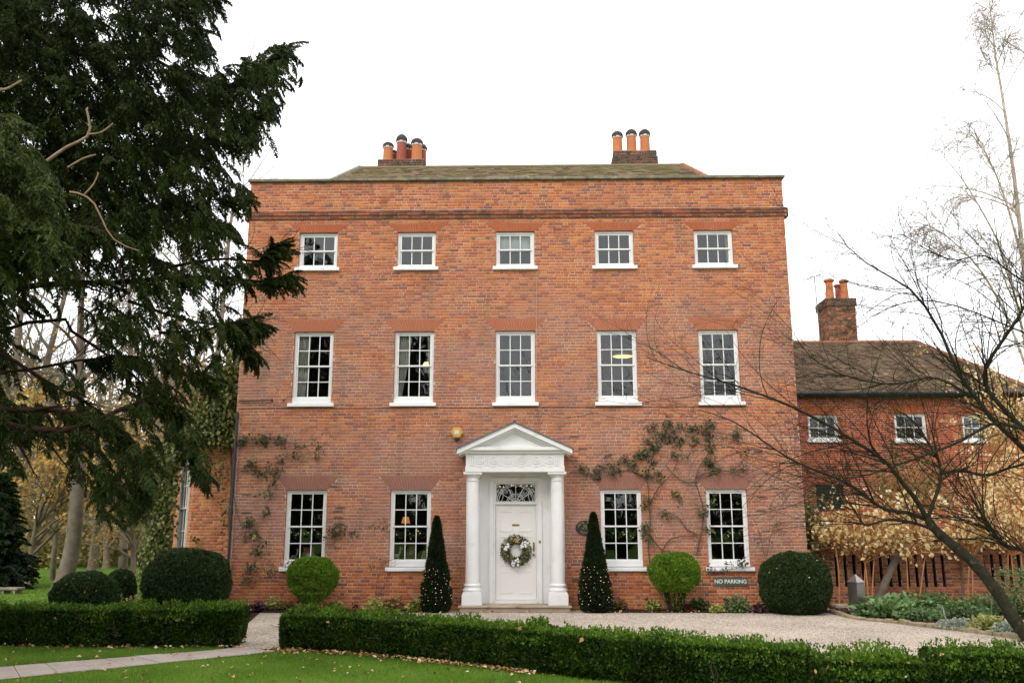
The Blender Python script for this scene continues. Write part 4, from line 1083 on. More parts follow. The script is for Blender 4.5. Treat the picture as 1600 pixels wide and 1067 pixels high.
# ------------------------------------------------------------------ left wing: bay with chamfered corner
bx0 = at(299, 800, y=1.6)[0]
wing = empty('ivy_wing', (bx0, 1.6, 0), 'orange brick bay with tall white window left of the house, half covered by ivy', 'house wing')
def bayscore(A): return -np.abs((A[:, 2])-2.0)
brick_wall(wing, (bx0, 1.6, 0), 0, 0, -6.49-bx0, 0, 5.4, mt['brick_bay'], mt['brick_bay1'], n_ind=170, score=lambda A: np.where((A[:, 2] > 1.35) & (A[:, 2] < 3.6), -A[:, 2], -1e8), seed=21)
ca = math.radians(62)    # canted face, running back to the left
Lc = 3.4; oc = (bx0-Lc*math.cos(ca), 1.6+Lc*math.sin(ca), 0)
brick_wall(wing, oc, -ca, 0, Lc, 0, 5.4, mt['brick_bay'], openings=[(1.2, 2.85, .95, 3.5)], seed=22)
wf = make_window(1.64, 2.54, 2, wing, low_rail=.15)
tcan = frame(oc, -ca)(np.array([[2.025, -.10, .95]]))[0]
wf.location = Vector(tcan)-origin(wing); wf.rotation_euler = (0, 0, -ca)
b = MB(); b.zprism([(-6.49, 1.85), (-6.49, 9), (oc[0], 9), (oc[0]+.2, oc[1]+.2), (bx0+.15, 1.85)], 5.0, 5.45); b.build('flat_roof', mt['lead'], wing)
b = MB(); b.box(oc[0]+.4, -6.6, 4.2, 4.4, 0, 5); b.build('room', mt['room_g'], wing)

# ------------------------------------------------------------------ brick wing on the right
YW = 8.5
w0 = 6.3; ez = at(1300, 614, y=YW-.3)[2]; w1 = at(1600, 640, y=YW)[0]
rw_ = empty('brick_wing', (w0, YW, 0), 'lower red brick wing with tiled roof and small sash windows right of the house', 'house wing')
wops = []; wt = []
for (xa, xb, ya, yb) in ((1264.5, 1308.5, 648, 691), (1400.5, 1446, 646, 692), (1507, 1547, 648, 692)):
    p = at(xa, yb, y=YW); q_ = at(xb, ya, y=YW); wops.append((p[0]-w0, q_[0]-w0, p[2], q_[2]))
p = at(1277, 800, y=YW); q_ = at(1318, 757, y=YW); wops.append((p[0]-w0, q_[0]-w0, p[2], q_[2]))
for o_ in wops[:3]:
    wt.append(((o_[0]+o_[1])/2, (o_[1]-o_[0])/2-.002, (o_[1]-o_[0])/2+.2, o_[3], o_[3]+.32))
brick_wall(rw_, (w0, YW, 0), 0, 0, w1-w0, 0, ez, mt['brick_wing'], openings=[(o_[0], o_[1], o_[2]+.03, o_[3]) for o_ in wops], traps=wt, seed=31)
for (cx, hb, ht, zb, zt) in wt:
    b = MB(); nv = 13
    for i in range(nv):
        g_ = .003
        b.prism([(w0+cx-hb+2*hb*i/nv+g_, zb), (w0+cx-hb+2*hb*(i+1)/nv-g_, zb), (w0+cx-ht+2*ht*(i+1)/nv-g_, zt-.004), (w0+cx-ht+2*ht*i/nv+g_, zt-.004)], YW-.004+R.uniform(-.003, .003), YW+.1)
    b.build('flat_arch', mt['arch_top'], rw_)
for i, o_ in enumerate(wops):
    if i < 3:
        fr = make_window(o_[1]-o_[0]-.006, o_[3]-o_[2], 1, rw_, low_rail=.12, cols=3); fr.location = ((o_[0]+o_[1])/2, 0, o_[2])
    else:
        b = MB(); 
        for k in range(9): b.rbox(w0+o_[0]+.03, w0+o_[1]-.03, YW+.06, YW+.10, o_[2]+.05+k*.1, o_[2]+.11+k*.1, .006)
        b.box(w0+o_[0], w0+o_[1], YW+.11, YW+.14, o_[2], o_[3])
        b.build('louvre', mt['black'], rw_)
b = MB(); b.box(w0, w1, YW+.22, YW+4.5, ez-.25, ez-.2); b.box(w0, w1, YW+4.4, YW+4.5, 0, ez); b.box(w1-.2, w1, YW+.2, YW+4.4, 0, ez); b.build('room', mt['room_1'], rw_)
ry = YW+3.6; rzz = at(1330, 536, y=ry)[2]; rx1 = at(1432, 536, y=ry)[0]
ev = [(w0, YW-.3, ez+.02), (w1+.3, YW-.3, ez+.02), (w0, ry, rzz), (rx1, ry, rzz)]
wrf = tile_roof(rw_, 'roof', *ev, mt['tile'], seed=41, gauge=.105)
tile_roof(rw_, 'roof', (w1+.3, YW-.3, ez+.02), (w1+.3, ry*2-YW+.3, ez+.02), (rx1, ry, rzz), (rx1, ry, rzz), mt['tile'], seed=42, gauge=.105)
tile_roof(rw_, 'roof', (w1+.3, ry*2-YW+.3, ez+.02), (w0, ry*2-YW+.3, ez+.02), (rx1, ry, rzz), (w0, ry, rzz), mt['tile'], seed=43, gauge=.2, tw=.33)
ridge(wrf, (w0, ry, rzz), (rx1, ry, rzz), mt['ridge'], r=.1, L=.4); ridge(wrf, (w1+.3, YW-.3, ez+.05), (rx1, ry, rzz), mt['ridge'], r=.09, L=.4)
b = MB(); b.tube([(w0, YW-.37, ez-.02), (w1+.3, YW-.37, ez-.02)], .07, 8); b.build('gutter', mt['black'], rw_)
b = MB(); b.rbox(w0, w1+.3, YW-.28, YW-.02, ez-.12, ez-.0, .01); b.build('eaves_board', mt['black'], rw_)
# its chimney
cy0 = ry+.15
a_ = at(1294, 500, y=cy0); c_ = at(1338, 500, y=cy0); zt0 = at(1310, 478, y=cy0)[2]; zt1 = at(1310, 466, y=cy0)[2]
wst = brick_block(rw_, 'chimney', a_[0], c_[0], cy0, cy0+1.1, rzz-1, zt0, mt['brick_stack'], seed=55)
brick_block(rw_, 'chimney', a_[0]-.06, c_[0]+.05, cy0-.06, cy0+1.16, zt0, zt1, mt['brick_dark'], seed=56)
for (px, pb, pt, w_, dy, m_) in ((1297, 466, 437, 12, .35, 'pot'), (1320, 464, 438, 11, .3, 'pot'), (1310, 464, 445, 9, .9, 'pot_red')):
    q_ = at(px, pb, y=cy0+dy); t_ = at(px, pt, y=cy0+dy); r_ = w_/2*np.linalg.norm(q_-CAM)/FPX
    b = MB(); h_ = t_[2]-zt1
    b.lathe(q_[0], cy0+dy, [(r_*1.05, zt1-.02), (r_*.85, zt1+h_*.8), (r_*.85, zt1+h_*.85), (r_*1.25, zt1+h_*.9), (r_*1.3, zt1+h_*.96), (r_*1.0, zt1+h_)], 16)
    b.build('chimney_pot', mt[m_], wst, smooth=True)
# aerial
ay = ry+.6; m0 = at(1279, 505, y=ay); m1 = at(1272.5, 433, y=ay)
ae = empty('tv_aerial', m0, 'thin grey television aerial on a tall mast beside the wing chimney', 'aerial')
mtl = M('dull_metal', (.25, .25, .26), rough=.5, metal=.6)
b = MB(); b.tube([m0-np.array([0, 0, 2.5]), m0, m1], .018, 6); b.build('mast', mtl, ae)
b = MB(); e0 = at(1253, 438.5, y=ay-.3); e1 = at(1283, 429, y=ay+.3); b.tube([e0, e1], .014, 5)
for i in range(11):
    p = e0+(e1-e0)*i/10; L_ = .10+.012*i
    b.tube([p+np.array([0, -L_, 0]), p+np.array([0, L_, 0])], .006, 4)
for dz in (-.28, .28): b.tube([e1+np.array([-.1, 0, 0]), e1+np.array([.05, 0, dz])], .008, 4)
b.build('antenna', mtl, ae)
b = MB(); b.tube([m0+np.array([-.02, 0, .1]), m0+np.array([.3, 0, .1])], .015, 5); b.tube([m0+np.array([-.02, 0, .7]), m0+np.array([.35, 0, .7])], .012, 5); b.build('bracket', mtl, ae)

# ------------------------------------------------------------------ pierced garden wall
YG = 1.0
gx0 = 6.52; gx1 = 15.5; gz = at(1300, 842, y=YG)[2]
gw = empty('garden_wall', (gx0, YG, 0), 'low brick garden wall with narrow vertical slots behind the golden shrubs', 'garden wall')
zs0, zs1 = at(1400, 918, y=YG)[2], at(1400, 866, y=YG)[2]
slots = []
x = at(1305, 890, y=YG)[0]; xe_ = at(1478, 890, y=YG)[0]
while x < xe_: slots.append((x-gx0, x-gx0+.068, zs0, zs1)); x += .205
x = at(1535, 890, y=YG)[0]
while x < gx1-.3: slots.append((x-gx0, x-gx0+.068, zs0, zs1)); x += .205
brick_wall(gw, (gx0, YG, 0), 0, 0, gx1-gx0, 0, gz, mt['brick_garden'], mt['brick_garden1'], mortar=mt['mortar_dark'], openings=slots, seed=61, thick=.10, reveal_mat=M('damp_brick_return', (.10, .045, .03), (.05, .035, .025), scale=9, rough=.95), n_ind=260, score=lambda A: -A[:, 0]+np.where(A[:, 2] > .3, 3.0, 0))  # slot returns darkened: recess shade painted into the brick colour
for px_ in (1268, 1500):
    p = at(px_, 880, y=YG)[0]
    if px_ == 1268: p = gx0+.03
    brick_wall(gw, (p, YG-.11, 0), 0, 0, .44 if px_ == 1268 else .5, 0, gz+.01, mt['brick_garden'], mt['brick_garden1'], mortar=mt['mortar_dark'], seed=62+px_, n_ind=80, thick=.115)
x = gx0
while x < gx1:
    b = MB(); b.rbox(x+.003, x+.437, YG-.15, YG+.27, gz+.012, gz+.085, .012); b.build('coping_stone', mt['coping'], gw); x += .44

#PART3
# ------------------------------------------------------------------ growing things
def grow(rng, S, D, L, r0, r1, N=6, wig=.15, grav=0.0, curl=None):
    """M branches at once: starts S, directions D, lengths L -> polylines (M,N,3), radii (M,N)"""
    M_ = len(S); P = np.empty((M_, N, 3)); P[:, 0] = S; d = unit(D); L = np.broadcast_to(L, (M_,)); st = (L/(N-1))[:, None]
    cv = rng.normal(size=(M_, 3))*wig*.6 if curl is None else curl
    for k in range(1, N):
        d = unit(d+rng.normal(size=(M_, 3))*wig*.5+cv+np.array([0, 0, grav])); P[:, k] = P[:, k-1]+d*st
    t = np.linspace(0, 1, N)[None]
    r0 = np.broadcast_to(r0, (M_,))[:, None]; r1 = np.broadcast_to(r1, (M_,))[:, None]
    return P, r0+(r1-r0)*t
def sprout(rng, P, Rr, k, t0=.25, t1=1.0, spread=.9, bias=(0, 0, 0)):
    """k side shoots on each polyline: starts, directions, parent radius there, position along"""
    M_, N, _ = P.shape; t = rng.uniform(t0, t1, (M_, k))*(N-1); i = np.minimum(t.astype(int), N-2); f = (t-i)[..., None]
    m = np.arange(M_)[:, None]
    S = P[m, i]*(1-f)+P[m, i+1]*f; T = unit(P[m, i+1]-P[m, i]); rad = Rr[m, i]*(1-f[..., 0])+Rr[m, i+1]*f[..., 0]
    rv = rng.normal(size=(M_, k, 3)); rv -= (rv*T).sum(-1, keepdims=True)*T
    D = unit(T*1.0+unit(rv)*spread+np.array(bias))
    return S.reshape(-1, 3), D.reshape(-1, 3), rad.reshape(-1), (t/(N-1)).reshape(-1)
def resample(pts, N):
    pts = np.asarray(pts, float); n = len(pts); x = np.linspace(0, n-1, N)
    i = np.clip(x.astype(int), 0, n-2); f = (x-i)[:, None]
    g = lambda j: pts[np.clip(j, 0, n-1)]
    p0, p1, p2, p3 = g(i-1), g(i), g(i+1), g(i+2)
    return .5*((2*p1)+(-p0+p2)*f+(2*p0-5*p1+4*p2-p3)*f**2+(-p0+3*p1-3*p2+p3)*f**3)
def tubemesh(name, sets, mat, parent, smooth=True):
    Vs = []; Fs = []; n = 0
    for P, Rr, s in sets:
        V, F = tubes(P, Rr, s); Vs.append(V); Fs.append(F+n); n += len(V)
    return mesh_np(name, np.concatenate(Vs), np.concatenate(Fs), mat, parent, smooth=smooth)

# ---- clipped hedges
def hedge(path, width, height, n, label, seed, leafL=.036, front_gap=0.0, tuft=1.0):
    rng = np.random.default_rng(seed); pts = resample(path, 60); T = unit(np.gradient(pts, axis=0)); seg = np.r_[0, np.cumsum(np.linalg.norm(np.diff(pts, axis=0), axis=1))]; Lt = seg[-1]
    root = empty('box_hedge', (*pts[30], 0), label, 'hedge', 'clipped box hedges'); vn = Vnoise(2.2, seed); vf = Vnoise(9, seed+1)
    def put(s, c, h):
        x = np.interp(s, seed_s, pts[:, 0]); y = np.interp(s, seed_s, pts[:, 1]); tx = np.interp(s, seed_s, T[:, 0]); ty = np.interp(s, seed_s, T[:, 1])
        return np.stack([x-ty*c, y+tx*c, h], 1), np.stack([-ty, tx, 0*tx], 1), np.stack([tx, ty, 0*tx], 1)
    seed_s = seg
    fs = rng.choice(5, n, p=[.36, .34, .16, .07, .07]); s = rng.random(n)*Lt; c = (rng.random(n)-.5)*width; h = rng.random(n)**.9*height
    nr = np.zeros((n, 3))
    depth = np.abs(rng.normal(size=n))*.05
    m = fs == 0; h[m] = height
    m1 = fs == 1; c[m1] = -width/2
    m2 = fs == 2; c[m2] = width/2
    m3 = fs == 3; s[m3] = 0; m4 = fs == 4; s[m4] = Lt
    P, Nc, Nt = put(s, c, h)
    nr[m] = (0, 0, 1); nr[m1] = -Nc[m1]; nr[m2] = Nc[m2]; nr[m3] = -Nt[m3]; nr[m4] = Nt[m4]
    # rounded shoulders and uneven clipping
    P += nr*((vn(P+50)-.5)*.10+(vf(P+50)-.5)*.05-depth)[:, None]
    sh = np.clip((np.abs(c)-(width/2-.12))/.12, 0, 1); P[:, 2] -= m*sh**2*.05
    und = np.clip((.14-P[:, 2])/.14, 0, 1); P += -nr*(und*.09)[:, None]*(~m)[:, None]
    # unclipped shoots on the top
    tf = m & (vf(P*.7+9) > .52) & (rng.random(n) < .5); P[tf, 2] += rng.random(tf.sum())**2*.11*tuft
    D = nr*.8+rng.normal(size=(n, 3))*.7+np.array([0, 0, .55])
    rnd = np.clip(.02+.5*rng.random(n)+.35*(vn(P*1.7+30)-.5)+.3*(vf(P*.8+70)-.5)+m*(.12+.4*rng.random(n))+tf*.25, 0, 1)
    Lf = leafL*rng.uniform(.7, 1.3, n)
    leafcloud('foliage', P, D, Lf, Lf*.55, mt['box'], root, rnd)
    # twiggy inside
    k = int(Lt*16); s = rng.random(k)*Lt; c = (rng.random(k)-.5)*width*.5; S, _, _ = put(s, c, np.zeros(k))
    A, Ra = grow(rng, S, np.array([0, 0, 1])+rng.normal(size=(k, 3))*.35, height*.85, .009, .004, 5, .2)
    S2, D2, r2, _ = sprout(rng, A, Ra, 5, .2, 1, 1.3); B, Rb = grow(rng, S2, D2, width*.36, .004, .002, 4, .3)
    tubemesh('stem', [(A, Ra, 4), (B, Rb, 3)], mt['stem'], root)['kind'] = 'stuff'
    # dense dark heart of the hedge
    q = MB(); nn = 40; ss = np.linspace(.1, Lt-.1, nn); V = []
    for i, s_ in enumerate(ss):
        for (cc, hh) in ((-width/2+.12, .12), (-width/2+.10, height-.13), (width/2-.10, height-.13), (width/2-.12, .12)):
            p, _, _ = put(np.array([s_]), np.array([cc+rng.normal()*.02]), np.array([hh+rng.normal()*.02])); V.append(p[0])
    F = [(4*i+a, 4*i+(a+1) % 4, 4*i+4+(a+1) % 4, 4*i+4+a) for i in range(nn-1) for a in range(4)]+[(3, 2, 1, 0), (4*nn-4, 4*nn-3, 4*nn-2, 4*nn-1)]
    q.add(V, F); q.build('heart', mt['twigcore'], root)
    return root
def gp(px, py): return at(px, py, z=0)[:2]
fl_ = [gp(*p) for p in ((372, 1012), (300, 1013), (200, 1013), (100, 1012), (0, 1011))]
off = .36
lp = [fl_[0]+np.array([-.05, off]), fl_[1]+np.array([0, off]), fl_[2]+np.array([0, off]), fl_[3]+np.array([0, off]), fl_[4]+np.array([0, off]), fl_[4]+np.array([-1.6, off+.1])][::-1]
hedge(lp, .72, .555, 95000, 'dark box hedge on the left in front of the clipped domes', 71)
mf = [gp(*p) for p in ((428, 1017), (479, 1019), (540, 1022), (597, 1027), (689, 1036), (767, 1045), (830, 1053))]
mp = []
for i, p in enumerate(mf):
    a_ = mf[max(i-1, 0)]; b_ = mf[min(i+1, len(mf)-1)]; t_ = unit(b_-a_); mp.append(p+np.array([-t_[1], t_[0]])*.36)
mp[0] = mp[0]+unit(mp[1]-mp[0])*.05
mp += [np.array([1.75, -9.32]), np.array([2.6, -9.86]), np.array([3.3, -10.15])]
hedge(mp, .72, .50, 185000, 'long curved dark box hedge running from the path to the lower right', 72)
hedge([(3.32, -10.16), (3.75, -10.28), (4.1, -10.36), (4.48, -10.42)], .66, .41, 40000, 'short low gappy stretch of box hedge with fresh shoots at lower right', 73, tuft=1.6)
hedge([(4.5, -10.35), (5.1, -10.45), (5.8, -10.6), (6.6, -10.75), (7.4, -10.9)], .72, .50, 80000, 'box hedge section in the lower right corner of the lawn edge', 74, tuft=1.3)

# ---- clipped domes, balls and cones
def shell(rng, n, ax, flat=0.0, nz=-1.0):
    d = rvec(n); d = d[d[:, 2] > nz]
    return d
def dome(name, c, ax, n, mat, label, cat, leafL, group=None, zmin=-1.0, expo=2.0, seed=0, stems=None, lump=.055):
    rng = np.random.default_rng(seed+900); root = empty(name, (c[0], c[1], 0), label, cat, group)
    d = unit(rng.normal(size=(n, 3))); d = d[d[:, 2] > zmin]; n = len(d)
    k = (np.abs(d)**expo).sum(1)**(-1/expo)              # superellipsoid
    vn = Vnoise(3.5/max(ax), seed); vf = Vnoise(14/max(ax), seed+3)
    r = k*(1+(vn(d*max(ax)+20)-.5)*lump*2+(vf(d*max(ax)+20)-.5)*lump*1.2-np.abs(rng.normal(size=n))*.035)
    P = np.array(c)+d*r[:, None]*np.array(ax); ok = P[:, 2] > .02; P = P[ok]; d = d[ok]; n = len(P)
    nn_ = unit(d/np.array(ax)); D = nn_*.7+rng.normal(size=(n, 3))*.6+np.array([0, 0, .25])
    rnd = np.clip(.12+.6*rng.random(n)+.7*(vf(P*1.3+11)-.5)+.3*(vn(P+4)-.3), 0, 1)
    Lf = leafL*rng.uniform(.7, 1.3, n)
    leafcloud('foliage', P, D, Lf, Lf*.42, mat, root, rnd)
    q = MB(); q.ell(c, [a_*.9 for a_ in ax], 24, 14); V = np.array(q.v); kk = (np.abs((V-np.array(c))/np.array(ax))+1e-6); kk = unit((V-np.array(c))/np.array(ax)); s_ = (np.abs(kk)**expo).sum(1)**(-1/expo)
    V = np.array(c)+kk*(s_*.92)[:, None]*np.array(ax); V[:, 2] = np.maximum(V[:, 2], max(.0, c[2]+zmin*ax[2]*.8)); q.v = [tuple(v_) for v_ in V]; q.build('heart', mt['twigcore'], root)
    if stems:
        A = []; Ra = []
        for i in range(stems):
            a_ = rng.uniform(0, 2*PI); b0 = np.array([c[0]+.10*math.cos(a_), c[1]+.10*math.sin(a_), 0]); b1 = np.array([c[0]+ax[0]*.45*math.cos(a_), c[1]+ax[1]*.45*math.sin(a_), c[2]-ax[2]*.5])
            A.append(resample([b0, (b0+b1)/2+rng.normal(size=3)*.03, b1], 6)); Ra.append(np.linspace(.026, .016, 6))
        tubemesh('stem', [(np.array(A), np.array(Ra), 6)], mt['bark'], root)
    return root
def dome_px(px0, px1, ptop, y, h_center, **k):
    pass
def dat(px, y): return at(px, 850, y=y)[0]
G_D = 'clipped yew domes'
yy = -1.25; x = dat(298, yy); r = (dat(362, yy)-dat(234, yy))/2; zt = at(298, 856, y=yy)[2]
dome('clipped_dome', (x, yy, zt*.46), (r, r, zt*.54), 62000, mt['dome'], 'large dark clipped dome on the left below the ivy wing window', 'topiary', .040, G_D, expo=2.3, seed=1)
yy = -.86; x = dat(1237, yy); r = (dat(1291, yy)-dat(1183, yy))/2; zt = at(1237, 862, y=yy)[2]
dome('clipped_dome', (x, yy, zt*.47), (r, r, zt*.53), 56000, mt['dome'], 'large dark clipped dome right of the no parking sign', 'topiary', .038, G_D, expo=2.3, seed=2)
yy = -2.4; x = dat(140, yy); r = (dat(188, yy)-dat(93, yy))/2; zt = at(140, 893, y=yy)[2]
dome('clipped_dome', (x, yy, zt*.45), (r, r, zt*.55), 26000, mt['dome'], 'low wide clipped dome behind the left hedge', 'topiary', .042, G_D, expo=2.3, seed=3)
yy = .4; x = dat(194, yy); r = (dat(217, yy)-dat(171, yy))/2; zt = at(194, 888, y=yy)[2]
dome('clipped_dome', (x, yy, zt*.48), (r, r, zt*.52), 14000, mt['dome'], 'small clipped ball behind the low wide dome on the left', 'topiary', .042, G_D, expo=2.1, seed=4)
G_B = 'light green balls on stems'
yy = -.62
for (pc, p0, p1, pt, pb, sd_, lab) in ((491, 453, 529, 870, 930, 5, 'bright green clipped ball on dark stems below the leftmost window'), (1052, 1014, 1091, 863, 925, 6, 'bright green clipped mushroom ball on bare stems between the right-hand windows')):
    x = dat(pc, yy); r = (dat(p1, yy)-dat(p0, yy))/2; z1 = at(pc, pt, y=yy)[2]; z0 = at(pc, pb, y=yy)[2]
    b_ = dome('ball_topiary', (x, yy, (z0+z1)/2), (r, r*.9, (z1-z0)/2), 30000, mt['ball'], lab, 'topiary', .048, G_B, expo=2.25, seed=sd_, stems=11, lump=.085)
    n = 5200 if sd_ == 5 else 350; t = R.random(n)**.7; a_ = R.random(n)*2*PI; rr_ = (.10+(.72*t**1.5)*r)*np.sqrt(R.random(n)*.5+.5)
    P = np.stack([x+rr_*np.cos(a_), yy+rr_*np.sin(a_), .05+t*(z0+.05)], 1)
    leafcloud('lower_foliage', P, R.normal(size=(n, 3))+np.array([0, 0, .6]), .048, .020, mt['ball'], b_)['kind'] = 'stuff'
G_C = 'dark cones with fairy lights'
yy = -.62
for (pa, ya, p0, p1, sd_, side) in ((682, 806, 660, 706, 7, 'left'), (928, 800, 904, 954, 8, 'right')):
    xa = dat(pa, yy); xb = (dat(p0, yy)+dat(p1, yy))/2; r0 = (dat(p1, yy)-dat(p0, yy))/2; zt = at(pa, ya, y=yy)[2]; z0 = .06
    root = empty('cone_topiary', (xb, yy, 0), 'tall dark clipped cone with warm fairy lights %s of the front door' % side, 'topiary', G_C)
    rng = np.random.default_rng(sd_); n = 36000; t = rng.random(n)**1.25; a_ = rng.random(n)*2*PI; vn = Vnoise(5, sd_)
    prof = lambda t_: np.interp(t_, [0, .06, .18, .35, .55, .75, .9, .97, 1], [.86, .97, .97, .82, .60, .40, .26, .17, .05])*r0
    P0 = np.stack([np.cos(a_), np.sin(a_), t*3], 1)
    vk = Vnoise(16, sd_+40); rr_ = prof(t)*(1+(vn(P0+8)-.5)*.30+(vk(P0*np.array([.6, .6, 1.4])+3)-.5)*.26-np.abs(rng.normal(size=n))*.10)
    P = np.stack([xb+(xa-xb)*t+rr_*np.cos(a_), yy+rr_*np.sin(a_), z0+(zt-z0)*t], 1)
    D = np.stack([np.cos(a_), np.sin(a_), np.full(n, .55)], 1)+rng.normal(size=(n, 3))*.5
    leafcloud('foliage', P, D, .050*rng.uniform(.6, 1.4, n), .016, mt['cone'], root, np.clip(.5*rng.random(n)+.8*(vk(P0*np.array([.6, .6, 1.4])+3)-.3), 0, 1))
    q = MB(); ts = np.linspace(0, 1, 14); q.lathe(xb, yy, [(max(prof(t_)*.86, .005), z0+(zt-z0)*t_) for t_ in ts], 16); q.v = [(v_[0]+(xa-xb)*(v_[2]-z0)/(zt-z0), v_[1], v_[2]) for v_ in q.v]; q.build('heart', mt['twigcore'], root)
    q = MB(); q.tube([(xb, yy, 0), (xb, yy, .3)], .04, 7); q.build('stem', mt['bark'], root)
    fl_l = empty('fairy_lights', (xb, yy, .1), 'warm fairy lights wound round the lower half of the cone %s of the door' % side, 'fairy lights', 'fairy lights on the cones')
    q = MB(); wire = []
    for i in range(120):
        t_ = .045+.40*i/120+rng.normal()*.008; a0 = i*.62+rng.normal()*.15; rr1 = prof(max(t_, 0))*1.05
        p = np.array([xb+(xa-xb)*t_+rr1*math.cos(a0), yy+rr1*math.sin(a0), z0+(zt-z0)*t_]); wire.append(p); s_ = rng.uniform(.003, .0072); q.ell(p, (s_, s_, s_), 6, 4)
    o_ = q.build('bulb', mt['bulb'], fl_l); o_['kind'] = 'stuff'
    q = MB(); q.tube(wire, .0025, 3); q.build('wire', mt['black'], fl_l)

# ---- small plants
def clump(name, px, py, w_px, h, mat, label, cat='plant', group=None, n=260, leaf=.075, y=None, aspect=.75, up_=.5, seed=0, stem=True):
    g_ = at(px, py, z=0.02) if y is None else np.array([at(px, py, y=y)[0], y, 0.0])
    w_ = w_px*np.linalg.norm(g_-CAM)/FPX/2; rng = np.random.default_rng(int(px*7+py)); root = empty(name, (g_[0], g_[1], 0), label, cat, group)
    d = unit(rng.normal(size=(n, 3))); d[:, 2] = np.abs(d[:, 2]); r = rng.random(n)**.45
    P = np.array([g_[0], g_[1], .03])+d*r[:, None]*np.array([w_, w_*.8, h])*(1+.25*(rng.random((n, 1))-.5))
    D = d*np.array([1, 1, .5])+rng.normal(size=(n, 3))*.5+np.array([0, 0, -.1]); N = np.array([0, -.4, 1])*1.0+rng.normal(size=(n, 3))*up_
    lf_ = leafcloud('leaf', P, D, leaf*rng.uniform(.6, 1.3, n), leaf*aspect*rng.uniform(.7, 1.2, n), mt[mat], root, N=N); lf_['kind'] = 'stuff'
    if stem:
        k = min(n//4, 40); A = np.stack([np.repeat([[g_[0], g_[1], 0]], k, 0)+rng.normal(size=(k, 3))*np.array([.02, .02, 0]), P[:k]], 1); A = np.stack([A[:, 0], (A[:, 0]+A[:, 1])/2+np.array([0, 0, .03]), A[:, 1]], 1)
        tubemesh('stem', [(A, np.full((k, 3), .003), 3)], mt['stem'], root)['kind'] = 'stuff'
    return root
GB = 'small plants along the house bed'
for (px, py, w_, h, mat, lab) in (
    (376, 955, 30, .16, 'heuch_lime', 'lime-leaved plant by the wall at the gravel gap, leftmost of the house bed'),
    (402, 953, 24, .16, 'heuch_plum', 'plum-leaved low plant second from the left in the house bed'),
    (428, 951, 34, .24, 'heuch_lime', 'taller lime-leaved plant left of the bright green ball'),
    (455, 950, 26, .18, 'heuch_bronze', 'bronze-leaved plant just left of the bright green ball stem'),
    (523, 952, 30, .18, 'heuch_lime', 'lime-leaved plant just right of the bright green ball stem'),
    (556, 950, 20, .18, 'heuch_plum', 'dark plum plant between two pale plants left of the door'),
    (584, 955, 32, .27, 'heuch_lime', 'lime-leaved mound third from the dark cone left of the door'),
    (614, 953, 36, .28, 'heuch_bronze', 'bronze-leaved mound between two lime mounds left of the door'),
    (650, 954, 30, .25, 'heuch_lime', 'lime-leaved mound next to the left dark cone'),
    (938, 951, 28, .22, 'heuch_lime', 'fresh green-lime plant at the foot of the right dark cone'),
    (967, 951, 30, .20, 'heuch_bronze', 'bronze-lime plant right of the right dark cone'),
    (1000, 948, 22, .18, 'green_plant', 'dark green low plant left of the yellow one below the ball'),
    (1022, 953, 26, .22, 'heuch_lime', 'yellow-leaved plant left of the bright mushroom ball stems'),
    (1050, 949, 22, .18, 'heuch_plum', 'grey-plum plant at the stems of the bright mushroom ball'),
    (1069, 953, 20, .13, 'red_plant', 'small dark red plant below the bright mushroom ball'),
    (1092, 951, 30, .24, 'green_plant', 'green plant right of the bright mushroom ball stems'),
    (1120, 956, 22, .15, 'heuch_lime', 'low lime plant below the no parking sign'),
    (1152, 955, 44, .34, 'green_plant', 'leafy green plant below the no parking sign, the largest there'),
    (1186, 956, 26, .16, 'heuch_plum', 'plum-grey plant beside the large right dome')):
    clump('bed_plant', px, py, w_, h, mat, lab, 'plant', GB, n=150+int(w_*5), leaf=.075)
clump('sedum', 157, 940, 14, .34, 'red_plant', 'dark red flower head above the left hedge beside the low dome', 'flower', n=160, leaf=.04, y=-3.9)
for (px, py, w_, h, mat, lab) in ((232, 925, 46, .55, 'heuch_lime', 'pale green shrub between the small ball and the large left dome'), (205, 938, 36, .36, 'heuch_bronze', 'rust and bronze plant below the small clipped ball'), (186, 938, 18, .42, 'green_plant', 'bright green plant at the edge of the low wide dome'), (248, 940, 40, .25, 'red_plant', 'reddish ground plant beside the large left dome')):
    clump('border_plant', px, py, w_, h, mat, lab, 'plant', 'plants behind the left hedge', n=420, leaf=.07, y=-1.6)

# spotlights in the bed
for (px, py, dx, lab) in ((1016, 945, -.08, 'small black spotlight tilted left below the bright mushroom ball'), (1138, 948, -.07, 'small black spotlight pointing up below the no parking sign'), (464, 945, .05, 'small black spotlight at the wall left of the bright green ball')):
    g_ = np.array([at(px, py, y=-.35)[0], -.35, 0]); root = empty('spotlight', g_, lab, 'spotlight', 'spotlights in the house bed')
    q = MB(); q.tube([g_, g_+np.array([0, 0, .13])], .008, 5); q.build('spike', mt['black'], root)
    h0 = g_+np.array([-dx*.4, 0, .11]); h1 = g_+np.array([dx, .05, .27]); q = MB(); q.tube([h0, h0+(h1-h0)*.8, h0+(h1-h0)*.81, h1], [.026, .030, .035, .035], 10); q.build('lamp_head', mt['black'], root)
    q = MB(); q.tube([h1, h1+(h1-h0)*.02], .030, 10); q.build('lens', mt['steel'], root)

